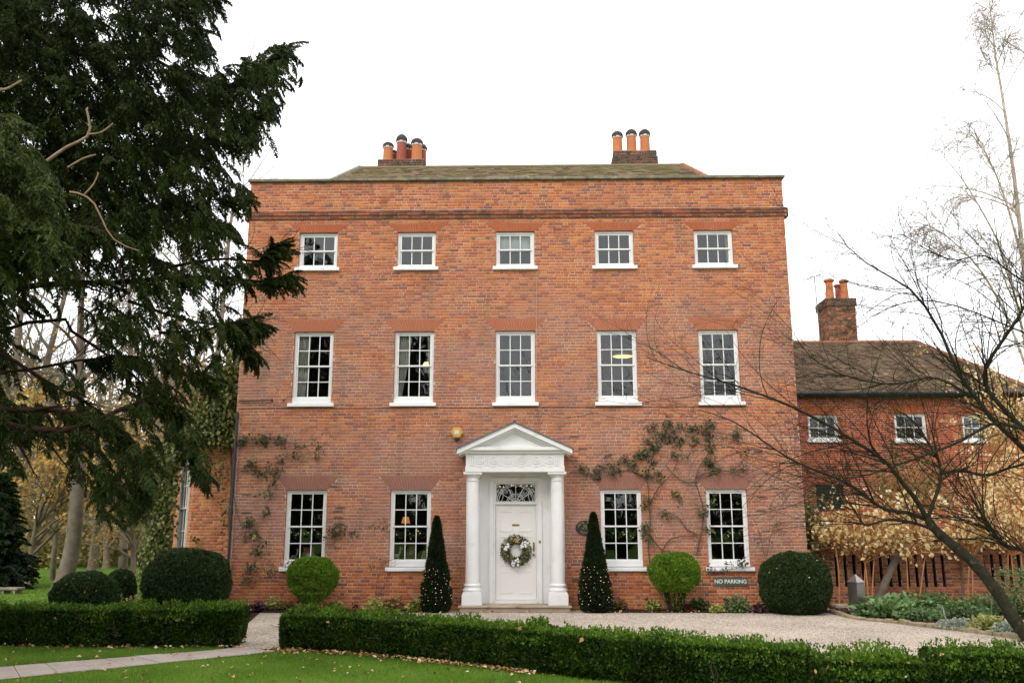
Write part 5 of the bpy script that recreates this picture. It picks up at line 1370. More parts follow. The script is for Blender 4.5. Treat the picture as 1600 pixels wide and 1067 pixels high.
# bollard
bp = at(1344, 963, z=0); bw_ = .115
bo = empty('bollard_light', (bp[0], bp[1]+.1, 0), 'brushed steel bollard with pyramid cap beside the gravel and the right border', 'bollard')
hb = at(1344, 910, y=bp[1])[2]; hc = at(1344, 897, y=bp[1])[2]
def rsq(r, z, a0=.55): return [(bp[0]+r*1.414*math.cos(a0+PI/4+k*PI/2), bp[1]+.1+r*1.414*math.sin(a0+PI/4+k*PI/2), z) for k in range(4)]
def loft(rings): 
    q_ = MB(); V = [p for r_ in rings for p in r_]; F = [(4*k+j, 4*k+(j+1) % 4, 4*k+4+(j+1) % 4, 4*k+4+j) for k in range(len(rings)-1) for j in range(4)]+[(3, 2, 1, 0), (4*len(rings)-4, 4*len(rings)-3, 4*len(rings)-2, 4*len(rings)-1)]
    return q_.add(V, F)
loft([rsq(bw_*.97, 0), rsq(bw_, .01), rsq(bw_, hb-.02), rsq(bw_*.94, hb-.01)]).build('post', mt['steel'], bo)
loft([rsq(bw_*1.08, hb-.01), rsq(bw_*1.08, hb+.012), rsq(.006, hc)]).build('cap', mt['steel'], bo)

# edging stones round the border
ed = np.array(BED); eds = resample(ed, 60)
seg = np.r_[0, np.cumsum(np.linalg.norm(np.diff(eds, axis=0), axis=1))]
eg = empty('border_edging', (eds[0][0], eds[0][1], 0), 'row of small mossy edging stones between the gravel and the right border', 'edging')
s_ = 0
while s_ < seg[-1]:
    L_ = R.uniform(.14, .24); x = np.interp(s_+L_/2, seg, eds[:, 0]); y = np.interp(s_+L_/2, seg, eds[:, 1]); x2 = np.interp(s_+L_/2+.05, seg, eds[:, 0]); y2 = np.interp(s_+L_/2+.05, seg, eds[:, 1])
    q = MB(); q.rbox(-L_/2+.006, L_/2-.006, -.05, .06, -.02, R.uniform(.05, .09), .018); o_ = q.build('edging_stone', mt['edging'], eg, local=True)
    o_.location = (x-eds[0][0]+R.normal()*.008, y-eds[0][1]+.03+R.normal()*.012, 0); o_.rotation_euler = (R.normal()*.05, R.normal()*.05, math.atan2(y2-y, x2-x)+R.normal()*.07); s_ += L_
sp_ = at(1318, 950, z=0); q = MB(); q.rbox(sp_[0]-.22, sp_[0]+.2, sp_[1]-.12, sp_[1]+.14, 0.0, .09, .02); tag(q.build('flat_stone', mt['stone'], None), 'flat pale stone lying behind the steel bollard', 'stone')

# ---- right border planting
GR = 'plants in the right border'
clump('broad_leaved_plant', 1385, 963, 100, .40, 'broad', 'large broad-leaved green plant right of the steel bollard', 'plant', GR, n=260, leaf=.20, aspect=.6, up_=.45)
clump('broad_leaved_plant', 1420, 952, 80, .36, 'broad', 'second broad-leaved plant behind the first in the right border', 'plant', GR, n=240, leaf=.15, aspect=.55, up_=.45)
for (px, py, w_, h, mat, lab, n, lf) in (
    (1440, 968, 60, .22, 'green_plant', 'low fresh green plant between the broad leaves and the grey cushion', 600, .07),
    (1545, 985, 60, .26, 'heuch_lime', 'yellow-green low plant between the two silvery cushions', 500, .07),
    (1455, 950, 90, .34, 'green_plant', 'spreading blue-green ground plant in the middle of the right border', 900, .08),
    (1500, 962, 80, .26, 'green_plant', 'low leafy green plant behind the grey cushion in the border', 700, .08),
    (1538, 955, 80, .36, 'green_plant', 'green plant left of the pale iris blades', 700, .08),
    (1500, 981, 66, .16, 'silver', 'silvery grey cushion plant near the gravel edge', 700, .06),
    (1585, 991, 56, .22, 'silver', 'silvery grey cushion plant at the foot of the leaning mossy tree', 700, .06),
    (1480, 935, 70, 1.0, 'heuch_lime', 'upright yellow-green bush in front of the pierced wall', 700, .075),
    (1560, 940, 90, .95, 'green_plant', 'tall loose green bush behind the leaning trunk', 1500, .07),
    (1610, 960, 110, 1.05, 'green_plant', 'tall loose bush at the right edge of the border', 1700, .07),
    (1400, 938, 50, .75, 'green_plant', 'thin dark green bush left of the yellow-green one', 500, .07)):
    clump('border_plant', px, py, w_, h, mat, lab, 'plant', GR, n=n, leaf=lf)
q = at(1560, 920, z=0.9)
fr_ = np.random.default_rng(3); P = at(1585, 905, y=-1.2)+fr_.normal(size=(26, 3))*np.array([.5, .2, .25]); fl__ = leafcloud('flower', P, fr_.normal(size=(26, 3)), .05, .045, leafmat('pink_petals', [(.45, .05, .14), (.55, .1, .2)])); fl__['kind'] = 'stuff'; fl__['label'] = 'small pink flowers over the bush behind the leaning trunk'
def blades(px, py, n, h, mat, label):
    g_ = at(px, py, z=0); rng = np.random.default_rng(int(px)); root = empty('iris', (g_[0], g_[1], 0), label, 'plant', 'strap-leaved plants')
    VV = []
    for i in range(n):
        a_ = rng.uniform(-.9, .9); b_ = rng.uniform(-.4, .4); hh = h*rng.uniform(.5, 1.1); bx_ = g_+np.array([rng.normal()*.10, rng.normal()*.08, 0]); w_ = rng.uniform(.009, .018)
        pts = [bx_+np.array([math.sin(a_)*hh*t**1.4*.7, b_*hh*t*.6, hh*t*(1-.12*t*abs(a_))]) for t in (0, .35, .7, 1)]
        for t, p in zip((1, 1, .75, .05), pts): VV += [p-np.array([w_*t, 0, 0]), p+np.array([w_*t, .01, 0])]
    V = np.array(VV); F = np.array([[8*i+2*k, 8*i+2*k+1, 8*i+2*k+3, 8*i+2*k+2] for i in range(n) for k in range(3)])
    mesh_np('leaf', V, F, mt[mat], root, rnd=np.repeat(rng.random(n), 8))
blades(1548, 978, 20, .48, 'green_plant', 'pale upright iris blades beside the leaning mossy trunk')
blades(1392, 945, 10, .55, 'broad', 'few upright green blades above the broad-leaved plant')
blades(1470, 968, 8, .35, 'silver', 'short pale blades in the middle of the right border')

# ---- golden shrubs on orange stems
GS = 'golden-leaved shrubs along the garden wall'
def gold_shrub(bases, cpx, cpy, rx, ry, y, n, label, name='golden_shrub', seed=0, leaf=.105, lm='gold'):
    rng = np.random.default_rng(seed+300); cc = at(cpx, cpy, y=y); k = np.linalg.norm(cc-CAM)/FPX; rx *= k; rz_ = ry*k
    b0 = at(bases[0][0], bases[0][1], y=y); root = empty(name, (b0[0], y, 0), label, 'shrub', GS)
    A = []; Ra = []; heads = []
    for (bx_, by_, tx, ty) in bases:
        p0 = at(bx_, by_, y=y); p0[2] = 0; p1 = at(tx, ty, y=y); A.append(resample([p0, (p0+p1)/2+rng.normal(size=3)*.02, p1], 6)); Ra.append(np.linspace(.021, .015, 6)); heads.append(p1)
    A = np.array(A); Ra = np.array(Ra)
    S = np.repeat(np.array(heads), 26, 0); m = len(S)
    tgt = cc+unit(rng.normal(size=(m, 3)))*np.array([rx, .45, rz_])*rng.random((m, 1))**.4
    L_ = np.linalg.norm(tgt-S, axis=1)
    B, Rb = grow(rng, S, (tgt-S)+np.array([0, 0, .25]), L_*1.05, .012, .005, 6, .16, -.02)
    S2, D2, _, _ = sprout(rng, B, Rb, 5, .25, 1, .8, (0, 0, .2)); B2, Rb2 = grow(rng, S2, D2, rng.uniform(.15, .4, len(S2)), .004, .0018, 4, .25)
    for a_, r_ in zip(A, Ra): tubemesh('trunk', [(a_[None], r_[None], 8)], mt['bark_orange'], root)
    tubemesh('branch', [(B, Rb, 4), (B2, Rb2, 3)], mt['bark_orange'], root)['kind'] = 'stuff'
    n = int(n*.46); allp = np.concatenate([B[:, 2:].reshape(-1, 3), B2[:, 1:].reshape(-1, 3), B2[:, 1:].reshape(-1, 3)]); i = rng.integers(0, len(allp), n)
    P = allp[i]+rng.normal(size=(n, 3))*.06; D = rng.normal(size=(n, 3))*.6+np.array([0, 0, -.55]); N = rng.normal(size=(n, 3))*.7+np.array([0, -1, .5])
    Lf = leaf*rng.uniform(.6, 1.3, n); leafcloud('foliage', P, D, Lf, Lf*.66, mt[lm], root, N=N)
gold_shrub([(1356, 936, 1350, 868), (1362, 936, 1366, 872), (1346, 936, 1352, 880)], 1345, 822, 78, 54, .35, 1500, 'golden-leaved shrub on orange stems behind the steel bollard', seed=1)
gold_shrub([(1418, 935, 1416, 868), (1434, 935, 1445, 872)], 1420, 820, 66, 54, .3, 1300, 'golden-leaved shrub on two orange stems, middle of the garden wall', seed=2)
gold_shrub([(1511, 935, 1515, 865), (1518, 935, 1519, 872)], 1508, 815, 72, 58, .4, 1400, 'golden-leaved shrub behind the leaning mossy trunk', seed=3)
gold_shrub([(1575, 925, 1575, 865), (1585, 925, 1580, 868), (1598, 925, 1595, 865)], 1590, 800, 80, 70, .3, 1500, 'golden-leaved shrub on three orange stems at the right edge', seed=4)
gold_shrub([(1310, 930, 1305, 850)], 1298, 825, 42, 52, .5, 700, 'small golden-leaved shrub beside the house corner and wall pier', seed=5)
gold_shrub([(1380, 900, 1390, 800), (1470, 900, 1465, 800)], 1420, 745, 95, 50, 2.4, 2600, 'tall olive green shrub behind the garden wall below the wing windows', name='olive_shrub', seed=6, leaf=.08, lm='ivy')
gold_shrub([(1540, 900, 1540, 790), (1600, 900, 1590, 790)], 1570, 740, 75, 85, 2.8, 1700, 'tall golden beech shrub behind the garden wall at the right edge', seed=7)
p0 = at(1268, 835, y=.9); ec = empty('evergreen_climber', (p0[0], .9, 0), 'dark green climber at the house corner above the garden wall', 'climber')
P = p0+R.normal(size=(700, 3))*np.array([.14, .08, .42]); leafcloud('foliage', P, R.normal(size=(700, 3)), .11, .06, mt['green_plant'], ec)['kind'] = 'stuff'
q = MB(); q.tube([(p0[0], .9, 0), (p0[0]+.03, .9, 1.2), (p0[0], .9, 2.4)], .02, 6); q.build('stem', mt['stem'], ec)
gold_shrub([(1560, 900, 1550, 720), (1600, 900, 1595, 690)], 1565, 600, 62, 105, 5.2, 2600, 'tall slender golden beech in front of the right end of the wing', name='beech_tree', seed=8, leaf=.11)
# slanting grey prop trunk
p0 = at(1364, 935, y=.55); p0[2] = 0; p1 = at(1405, 862, y=.6); p2 = at(1418, 838, y=.6)
q = MB(); q.tube(resample([p0, p1, p2], 8), .085, 9); tag(q.build('leaning_trunk', mt['bark_grey'], None, smooth=True), 'bare grey leaning trunk in front of the pierced wall', 'trunk')

# ---- bare mossy tree on the right
def limb(pts, r0, r1, N=16, ys=None):
    P = np.array([at(p[0], p[1], y=p[2]) for p in pts]); return resample(P, N), np.linspace(r0*.6, r1, N)
tree = empty('bare_tree', at(1612, 1002, z=0), 'leaning bare tree with mossy dark trunk and long twigs crossing the right of the picture', 'tree')
tr0 = at(1612, 1004, z=-.02); ty = tr0[1]
TP = resample(np.array([tr0, at(1585, 968, y=ty+.0), at(1555, 920, y=ty), at(1520, 878, y=ty), at(1485, 848, y=ty), at(1460, 826, y=ty), at(1448, 808, y=ty)]), 22)
TR = np.linspace(.105, .066, 22)*(1+.08*np.sin(np.arange(22)*2.1)); TR[0] *= 1.25
tubemesh('trunk', [(TP[None], TR[None], 12)], mt['bark'], tree)
limbs = [
 limb([(1448, 810, ty), (1430, 778, ty-.1), (1405, 748, ty-.2), (1385, 722, ty-.3), (1340, 692, ty-.4), (1290, 662, ty-.5), (1230, 632, ty-.6), (1180, 613, ty-.6), (1130, 596, ty-.7), (1075, 581, ty-.7), (1010, 558, ty-.8)], .07, .007),
 limb([(1450, 808, ty), (1462, 775, ty+.1), (1470, 748, ty+.2), (1467, 722, ty+.3), (1455, 700, ty+.3), (1430, 660, ty+.4), (1400, 640, ty+.5)], .055, .010),
 limb([(1450, 812, ty), (1415, 800, ty+.2), (1380, 795, ty+.3), (1345, 768, ty+.4), (1310, 748, ty+.5), (1262, 730, ty+.5), (1215, 705, ty+.6), (1150, 660, ty+.6), (1090, 640, ty+.7)], .06, .007),
 limb([(1462, 828, ty), (1425, 816, ty-.2), (1385, 812, ty-.3), (1352, 820, ty-.4), (1335, 795, ty-.4)], .05, .012),
 limb([(1650, 905, ty+.5), (1600, 860, ty+.4), (1575, 855, ty+.4), (1555, 835, ty+.3), (1540, 812, ty+.2), (1520, 780, ty+.2)], .06, .02),
 limb([(1700, 790, ty+.2), (1640, 740, ty+.2), (1600, 700, ty+.1), (1550, 655, ty), (1525, 620, ty), (1495, 580, ty-.1), (1480, 540, ty-.1), (1440, 470, ty-.2), (1400, 438, ty-.3), (1340, 402, ty-.3), (1308, 362, ty-.3)], .085, .006),
 limb([(1700, 770, ty+.6), (1620, 690, ty+.5), (1560, 630, ty+.5), (1540, 600, ty+.5), (1542, 570, ty+.4), (1575, 520, ty+.4), (1600, 480, ty+.4), (1640, 400, ty+.4)], .075, .02),
 limb([(1470, 740, ty+.2), (1500, 735, ty+.4), (1540, 742, ty+.5), (1580, 730, ty+.6), (1640, 715, ty+.6)], .04, .02),
 limb([(1640, 690, ty-.4), (1560, 660, ty-.5), (1500, 690, ty-.6), (1420, 720, ty-.7), (1340, 745, ty-.8), (1250, 745, ty-.8)], .045, .006),
 limb([(1520, 620, ty), (1460, 590, ty-.2), (1400, 600, ty-.4), (1330, 590, ty-.5), (1270, 560, ty-.5), (1240, 520, ty-.5)], .035, .005),
 limb([(1690, 560, ty+.3), (1600, 520, ty+.3), (1500, 480, ty+.2), (1430, 470, ty+.1), (1370, 490, ty+.1)], .03, .005),
 limb([(1690, 480, ty-.3), (1600, 440, ty-.3), (1540, 400, ty-.4), (1480, 405, ty-.4), (1400, 360, ty-.4)], .03, .004),
]
tree2 = empty('bare_tree', at(1765, 1000, z=0), 'second bare tree rooted beyond the right edge, its boughs arching in over the wing roof', 'tree')
t2y = at(1765, 1000, z=0)[1]
T2 = resample(np.array([at(1765, 1000, z=-.02), at(1745, 880, y=t2y), at(1728, 780, y=t2y), at(1716, 660, y=t2y), at(1712, 540, y=t2y), at(1716, 430, y=t2y), at(1725, 300, y=t2y)]), 22)
tubemesh('trunk', [(T2[None], np.linspace(.15, .02, 22)[None], 10)], mt['bark'], tree2)
def joined(l):
    P_, R_ = l; i = int(np.argmin(np.abs(T2[:, 2]-(P_[0][2]-.25)))); return resample(np.concatenate([T2[i:i+1], P_]), 18), np.linspace(R_[0]*1.1, R_[-1], 18)
own = [resample(limbs[k][0], 18) for k in (0, 1, 2, 3, 7)]; ownr = [np.linspace(limbs[k][1][0], limbs[k][1][-1], 18) for k in (0, 1, 2, 3, 7)]
oth = [joined(limbs[k]) for k in (4, 5, 6, 8, 10, 11)]; l9 = limbs[9]
oth.append((resample(l9[0], 18), np.linspace(l9[1][0], l9[1][-1], 18)))
rng = np.random.default_rng(88)
for tr_ee, LP, LR in ((tree, np.array(own), np.array(ownr)), (tree2, np.array([o[0] for o in oth]), np.array([o[1] for o in oth]))):
    tubemesh('branch', [(LP, LR, 8)], mt['bark'], tr_ee)['kind'] = 'stuff'
    S1, D1, r1, t1 = sprout(rng, LP, LR, 30 if tr_ee is tree else 44, .18, 1, 1.0, (-.6, -.05, .14))
    B1, R1 = grow(rng, S1, D1, rng.uniform(.8, 2.7, len(S1)), np.clip(r1*.42, .004, .012), .002, 10, .13, .01)
    kp = B1[:, :, 2].min(1) > 1.35; B1, R1 = B1[kp], R1[kp]
    S2, D2, r2, t2 = sprout(rng, B1, R1, 5, .15, .95, .9, (-.15, 0, .12))
    B2, R2 = grow(rng, S2, D2, rng.uniform(.15, .8, len(S2)), np.clip(r2*.6, .002, .005), .0016, 6, .16, .0)
    S3, D3, r3, t3 = sprout(rng, B2, R2, 2, .2, .95, .9)
    B3, R3 = grow(rng, S3, D3, rng.uniform(.06, .22, len(S3)), .002, .0014, 4, .2)
    tw = tubemesh('twig', [(B1, R1, 4), (B2, R2, 3), (B3, R3, 3)], mt['bark'], tr_ee); tw['kind'] = 'stuff'

# ---- birch far behind on the right
yb = 24.0
birch = empty('birch_tree', (at(1612, 800, y=yb)[0], yb, 0), 'tall bare birch with fine drooping twigs behind the wing at the right edge', 'tree')
bt = resample(np.array([np.array([at(1625, 800, y=yb)[0], yb, 0]), at(1615, 600, y=yb), at(1600, 420, y=yb), at(1585, 280, y=yb), at(1566, 150, y=yb), at(1556, 90, y=yb), at(1546, 5, y=yb)]), 24)
bt2 = resample(np.array([at(1615, 620, y=yb), at(1590, 480, y=yb-.5), at(1560, 380, y=yb-1), at(1510, 290, y=yb-1.3), at(1470, 240, y=yb-1.5)]), 24)
bt3 = resample(np.array([at(1608, 520, y=yb), at(1640, 380, y=yb+.5), at(1660, 260, y=yb+1), at(1665, 150, y=yb+1)]), 24)
rng = np.random.default_rng(9)
bt4 = resample(np.array([at(1612, 600, y=yb), at(1575, 500, y=yb-.6), at(1530, 420, y=yb-1.2), at(1480, 370, y=yb-1.6), at(1448, 352, y=yb-1.8)]), 24)
bt5 = resample(np.array([at(1596, 400, y=yb), at(1570, 310, y=yb-.4), at(1540, 240, y=yb-.6), at(1500, 190, y=yb-.8)]), 24)
BT = np.array([bt, bt2, bt3, bt4, bt5]); BTR = np.array([np.linspace(.17, .02, 24), np.linspace(.08, .012, 24), np.linspace(.10, .015, 24), np.linspace(.08, .012, 24), np.linspace(.07, .012, 24)])
tubemesh('trunk', [(BT, BTR, 8)], mt['bark_birch'], birch)
S1, D1, r1, t1 = sprout(rng, BT, BTR, 30, .2, .97, .9, (-.1, 0, .35)); L1 = (1.3-t1)*rng.uniform(3.0, 6.2, len(S1))*np.where(np.repeat(np.arange(5), 30) > 0, .62, 1.0)
kp = (np.repeat(np.arange(5), 30) == 0) | (rng.random(len(S1)) < .5); S1, D1, L1, r1 = S1[kp], D1[kp], L1[kp], r1[kp]
B1, R1 = grow(rng, S1, D1, L1, np.clip(r1*.4, .022, .05), .010, 9, .10, -.03)
S2, D2, r2, t2 = sprout(rng, B1, R1, 13, .15, 1, .8, (0, 0, -.1)); B2, R2 = grow(rng, S2, D2, rng.uniform(.7, 1.9, len(S2)), .012, .006, 5, .15, -.22)
S3, D3, r3, t3 = sprout(rng, B2, R2, 4, .2, 1, .7, (0, 0, -.3)); B3, R3 = grow(rng, S3, D3, rng.uniform(.3, .9, len(S3)), .007, .005, 3, .15, -.35)
tubemesh('branch', [(B1, R1, 5)], mt['bark_birch'], birch); o_ = tubemesh('twig', [(B2, R2, 3), (B3, R3, 3)], mt['twig_birch'], birch); o_['kind'] = 'stuff'
P = B3.reshape(-1, 3); P = P[rng.random(len(P)) < .10]
leafcloud('foliage', P, rng.normal(size=(len(P), 3))+np.array([0, 0, -1]), .075, .05, mt['autumn'], birch)

#PART4
# dark leafy backing added behind the pierced wall to darken its slots
n = 9000; P = np.stack([R.uniform(gx0+.2, gx1, n), YG+.45+R.normal(size=n)*.1, R.uniform(.1, 1.45, n)], 1)
eh = empty('evergreen_hedge', (10, YG+.8, 0), 'dark evergreen hedge showing through the slots of the garden wall', 'hedge')
leafcloud('foliage', P, R.normal(size=(n, 3)), .10, .05, mt['cone'], eh)
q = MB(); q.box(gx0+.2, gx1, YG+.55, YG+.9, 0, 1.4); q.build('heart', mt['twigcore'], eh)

# ---- yew on the left
def inpoly(px, py, poly):
    x, y = np.array(poly).T; n = len(x); c = np.zeros(len(px), bool); j = n-1
    for i in range(n):
        k = ((y[i] > py) != (y[j] > py)) & (px < (x[j]-x[i])*(py-y[i])/(y[j]-y[i]+1e-9)+x[i]); c ^= k; j = i
    return c
YEW = [(-80, -60), (330, -60), (335, 0), (332, 60), (330, 95), (338, 120), (385, 105), (440, 82), (450, 75), (445, 100), (470, 125), (475, 136), (430, 152), (420, 180), (412, 215), (392, 232), (388, 255), (352, 268), (345, 298), (388, 300), (395, 310), (374, 330), (362, 350), (366, 372), (378, 400), (385, 430), (372, 455), (375, 480), (395, 505), (396, 520), (388, 545), (350, 558), (338, 590), (350, 602), (330, 640), (320, 690), (330, 740), (315, 775), (298, 740), (285, 700), (262, 690), (255, 720), (236, 740), (222, 812), (203, 775), (172, 835), (150, 800), (140, 760), (108, 770), (112, 720), (95, 690), (60, 682), (0, 692), (-80, 692)]
HOLES = [(325, 108, 20, 22, .9), (262, 98, 26, 13, .65), (181, 468, 26, 16, .9), (207, 552, 24, 18, .9), (110, 556, 30, 34, .93), (20, 603, 34, 26, .95), (147, 628, 22, 16, .9), (88, 620, 18, 16, .9), (270, 195, 14, 11, .85), (345, 240, 18, 14, .7), (238, 390, 30, 18, .6), (55, 525, 40, 34, .8), (160, 400, 34, 30, .5), (300, 480, 15, 25, .6), (300, 570, 20, 30, .6), (250, 655, 24, 24, .75), (60, 600, 40, 40, .7), (180, 600, 40, 26, .6), (40, 460, 40, 22, .5), (120, 500, 30, 16, .6), (225, 470, 24, 22, .55), (110, 100, 20, 14, .4), (185, 60, 20, 14, .5), (300, 300, 16, 16, .5), (265, 520, 18, 20, .5)]
yx, yy_, yz = -9.3, -8.6, 0
yew = empty('yew_tree', (yx, yy_, 0), 'huge dark yew tree with drooping branches filling the upper left of the picture', 'tree')
rng = np.random.default_rng(17)
def ylimb(pts, r0, r1, trunk=True, N=14):
    P = [at(p[0], p[1], d=p[2]) for p in pts]
    if trunk:
        z = max(P[0][2]-1.0, 1.2); P = [np.array([yx, yy_, z])]+P
    return resample(np.array(P), N), np.linspace(r0*.62, r1*.7, N)
YL = [
 ylimb([(-60, 70, 10.5), (0, 52, 10.8), (75, 60, 11), (112, 79, 11), (157, 88, 11), (210, 90, 11.2), (244, 94, 11.3), (300, 130, 11.5), (345, 190, 11.7)], .13, .012),
 ylimb([(-60, 200, 11), (60, 190, 11.5), (180, 175, 11.7), (307, 154, 11.8), (375, 124, 11.9), (446, 72, 12)], .10, .006),
 ylimb([(-60, 260, 11), (60, 240, 11.2), (150, 235, 11.5), (240, 229, 11.5), (319, 225, 11.7), (375, 214, 11.8), (410, 178, 11.8)], .09, .006),
 ylimb([(-70, 460, 10.5), (0, 447, 11), (63, 426, 11), (105, 392, 11), (132, 368, 11.2), (190, 330, 11.5), (300, 315, 11.8), (392, 306, 12)], .11, .006),
 ylimb([(-60, 470, 12), (84, 443, 12), (169, 443, 12), (236, 436, 12), (337, 432, 12.1), (400, 440, 12.2), (430, 434, 12.2), (456, 430, 12.2)], .09, .006),
 ylimb([(-60, 640, 10), (0, 641, 10.4), (84, 641, 10.6), (150, 655, 10.8), (210, 690, 11), (225, 760, 11)], .09, .01),
 ylimb([(-60, 655, 9.6), (0, 662, 9.8), (42, 670, 10), (118, 670, 10), (177, 645, 10.2), (230, 625, 10.4), (290, 640, 10.6)], .11, .01),
 ylimb([(-60, 540, 11.5), (0, 552, 11.5), (84, 603, 11.6), (148, 637, 11.7), (228, 712, 11.8), (215, 790, 11.8)], .06, .008),
 ylimb([(60, 500, 12.2), (118, 523, 12.2), (169, 556, 12.3), (236, 611, 12.3), (274, 653, 12.3), (318, 745, 12.3)], .05, .006),
 ylimb([(200, 470, 12), (290, 500, 12.2), (360, 512, 12.2), (385, 535, 12.3), (396, 550, 12.3)], .04, .005, False),
 ylimb([(250, 420, 12), (340, 405, 12.1), (400, 408, 12.2), (412, 400, 12.2), (428, 388, 12.2)], .04, .005, False),
 ylimb([(250, 520, 12), (320, 515, 12.1), (370, 502, 12.2), (398, 504, 12.3)], .035, .005, False),
 ylimb([(210, 90, 11.2), (244, 71, 11.2), (277, 34, 11.3), (285, -20, 11.3)], .035, .012, False),
 ylimb([(-60, 330, 9), (20, 340, 9), (110, 350, 9.2), (200, 370, 9.4)], .06, .01),
 ylimb([(-60, 600, 12), (60, 575, 12), (150, 560, 12.1), (260, 560, 12.2), (345, 598, 12.2)], .05, .006),
]
YP = np.array([l[0] for l in YL]); YR = np.array([l[1] for l in YL])
ytr = resample(np.array([[yx, yy_, 0], [yx+.05, yy_, 1.5], [yx-.1, yy_+.1, 4], [yx+.1, yy_, 7], [yx, yy_, 10.5], [yx+.1, yy_, 14]]), 16)
tubemesh('trunk', [(ytr[None], np.linspace(.75, .12, 16)[None]*(1+.06*np.sin(np.arange(16)*1.7)), 14)], mt['bark_yew'], yew)
tubemesh('limb', [(YP, YR, 8)], mt['bark_yew'], yew)
S1, D1, r1, _ = sprout(rng, YP, YR, 13, .3, .88, .9, (.25, 0, -.25)); B1, R1 = grow(rng, S1, D1, rng.uniform(.3, .85, len(S1)), np.clip(r1*.4, .005, .018), .003, 7, .14, -.05)
tubemesh('branch', [(B1, R1, 4)], mt['bark_yew'], yew)['kind'] = 'stuff'
# dead pale branches
DL = [ylimb([(60, 262, 9.0), (101, 232, 9), (139, 210, 9), (135, 170, 9)], .030, .014, False, 9), ylimb([(139, 210, 9), (158, 207, 9), (177, 193, 9)], .016, .010, False, 9), ylimb([(109, 300, 9), (131, 305, 9), (150, 322, 9), (165, 356, 9), (184, 379, 9), (217, 392, 9)], .019, .007, False, 9), ylimb([(131, 305, 9), (146, 288, 9), (154, 270, 9)], .014, .009, False, 9), ylimb([(-20, 143, 8.5), (8, 140, 8.5), (24, 132, 8.5), (34, 126, 8.5)], .024, .012, False, 9), ylimb([(50, 285, 8.8), (70, 290, 8.8), (84, 292, 8.8)], .014, .012, False, 9), ylimb([(106, 262, 9.2), (130, 248, 9.2), (150, 242, 9.2)], .018, .012, False, 9)]
for l_ in DL: tubemesh('dead_branch', [(l_[0][None], l_[1][None], 7)], mt['bark_dead'], yew)['label'] = 'pale bare dead branch in front of the dark foliage'
# sprays of needles
def spray_template(rg):
    C_, D_ = [], []
    for i in range(17):
        t = i/16; x = t; z = -.42*t**2
        C_.append((x, rg.normal()*.01, z)); D_.append((1, rg.normal()*.3, -.8*t))
        for sgn in (-1, 1):
            L = (.34*(1-t)**.8+.06)*rg.uniform(.6, 1.2); a_ = math.radians(rg.uniform(35, 62))
            m = int(2+L*14)
            for k in range(m):
                u = (k+.6)/m*L
                C_.append((x+u*math.cos(a_)+rg.normal()*.012, sgn*u*math.sin(a_)+rg.normal()*.012, z-.55*u-1.0*u*u+rg.normal()*.015))
                D_.append((math.cos(a_)+rg.normal()*.45, sgn*math.sin(a_)+rg.normal()*.45, -.75+rg.normal()*.35))
    return np.array(C_), unit(np.array(D_))
TEMP = [spray_template(np.random.default_rng(200+i)) for i in range(6)]
def sprays(S, D, sc_, name, parent, mat, seed, leafL=.043, leafW=.0135, bright=0.0):
    rg = np.random.default_rng(seed); D = unit(D); m = len(S)
    side = unit(np.cross(np.array([0, 0, 1.0]), D)+rg.normal(size=(m, 3))*.25); upv = unit(np.cross(D, side)); side = np.cross(upv, D)
    which = rg.integers(0, 6, m); PP = []; DD = []; RR = []
    tone = Vnoise(1.1, seed)(S+50)
    for w_ in range(6):
        i = np.nonzero(which == w_)[0]; Cc, Dc = TEMP[w_]
        keep = rg.random(len(Cc)) < .94; Cc = Cc[keep]; Dc = Dc[keep]
        Rm = np.stack([D[i], side[i], upv[i]], 2)
        PP.append((S[i][:, None]+sc_[i][:, None, None]*np.einsum('mij,kj->mki', Rm, Cc)).reshape(-1, 3)); DD.append(np.einsum('mij,kj->mki', Rm, Dc).reshape(-1, 3))
        RR.append(np.clip(np.repeat(tone[i]*.5+rg.random(len(i))*.25, len(Cc))+rg.random(len(i)*len(Cc))*.45-.12+bright, 0, 1))
    PP = np.concatenate(PP); DD = np.concatenate(DD); k = len(PP)
    return leafcloud(name, PP, DD, leafL*rg.uniform(.7, 1.3, k), leafW*rg.uniform(.8, 1.2, k), mat, parent, np.concatenate(RR))
# scattered through the crown volume
m = 9000; px = rng.uniform(-80, 480, m); py = rng.uniform(-60, 840, m); ok = inpoly(px, py, YEW)
for (hx, hy, ha, hb_, pr_) in HOLES: ok &= ~((((px-hx)/ha)**2+((py-hy)/hb_)**2 < 1) & (rng.random(m) < pr_))
ok &= ~((py > 480) & (px < 150) & (py < 640) & (rng.random(m) < .78)); ok &= ~((py > 380) & (rng.random(m) < .58)); ok &= ~((Vnoise(.035, 77)(np.stack([px, py, 0*px], 1)+900) < .36) & (rng.random(m) < .8)); ok &= ~((py < 380) & (rng.random(m) < .16))
px, py = px[ok], py[ok]; m = len(px); dep = rng.uniform(9.6, 13.2, m)
S = np.array([at(a_, b_-14, d=d_) for a_, b_, d_ in zip(px, py, dep)])
D = np.stack([.55+rng.normal(size=m)*.45, rng.normal(size=m)*.55, -.45+rng.normal(size=m)*.25], 1)
sc1 = rng.uniform(.26, .46, m)*np.where(py > 380, .85, 1)
edge = px > np.interp(py, [0, 100, 300, 500, 700], [250, 330, 300, 320, 250]); sc1 *= np.where(edge, .75, 1)
sprays(S, D, sc1, 'foliage', yew, mt['yew'], 31)
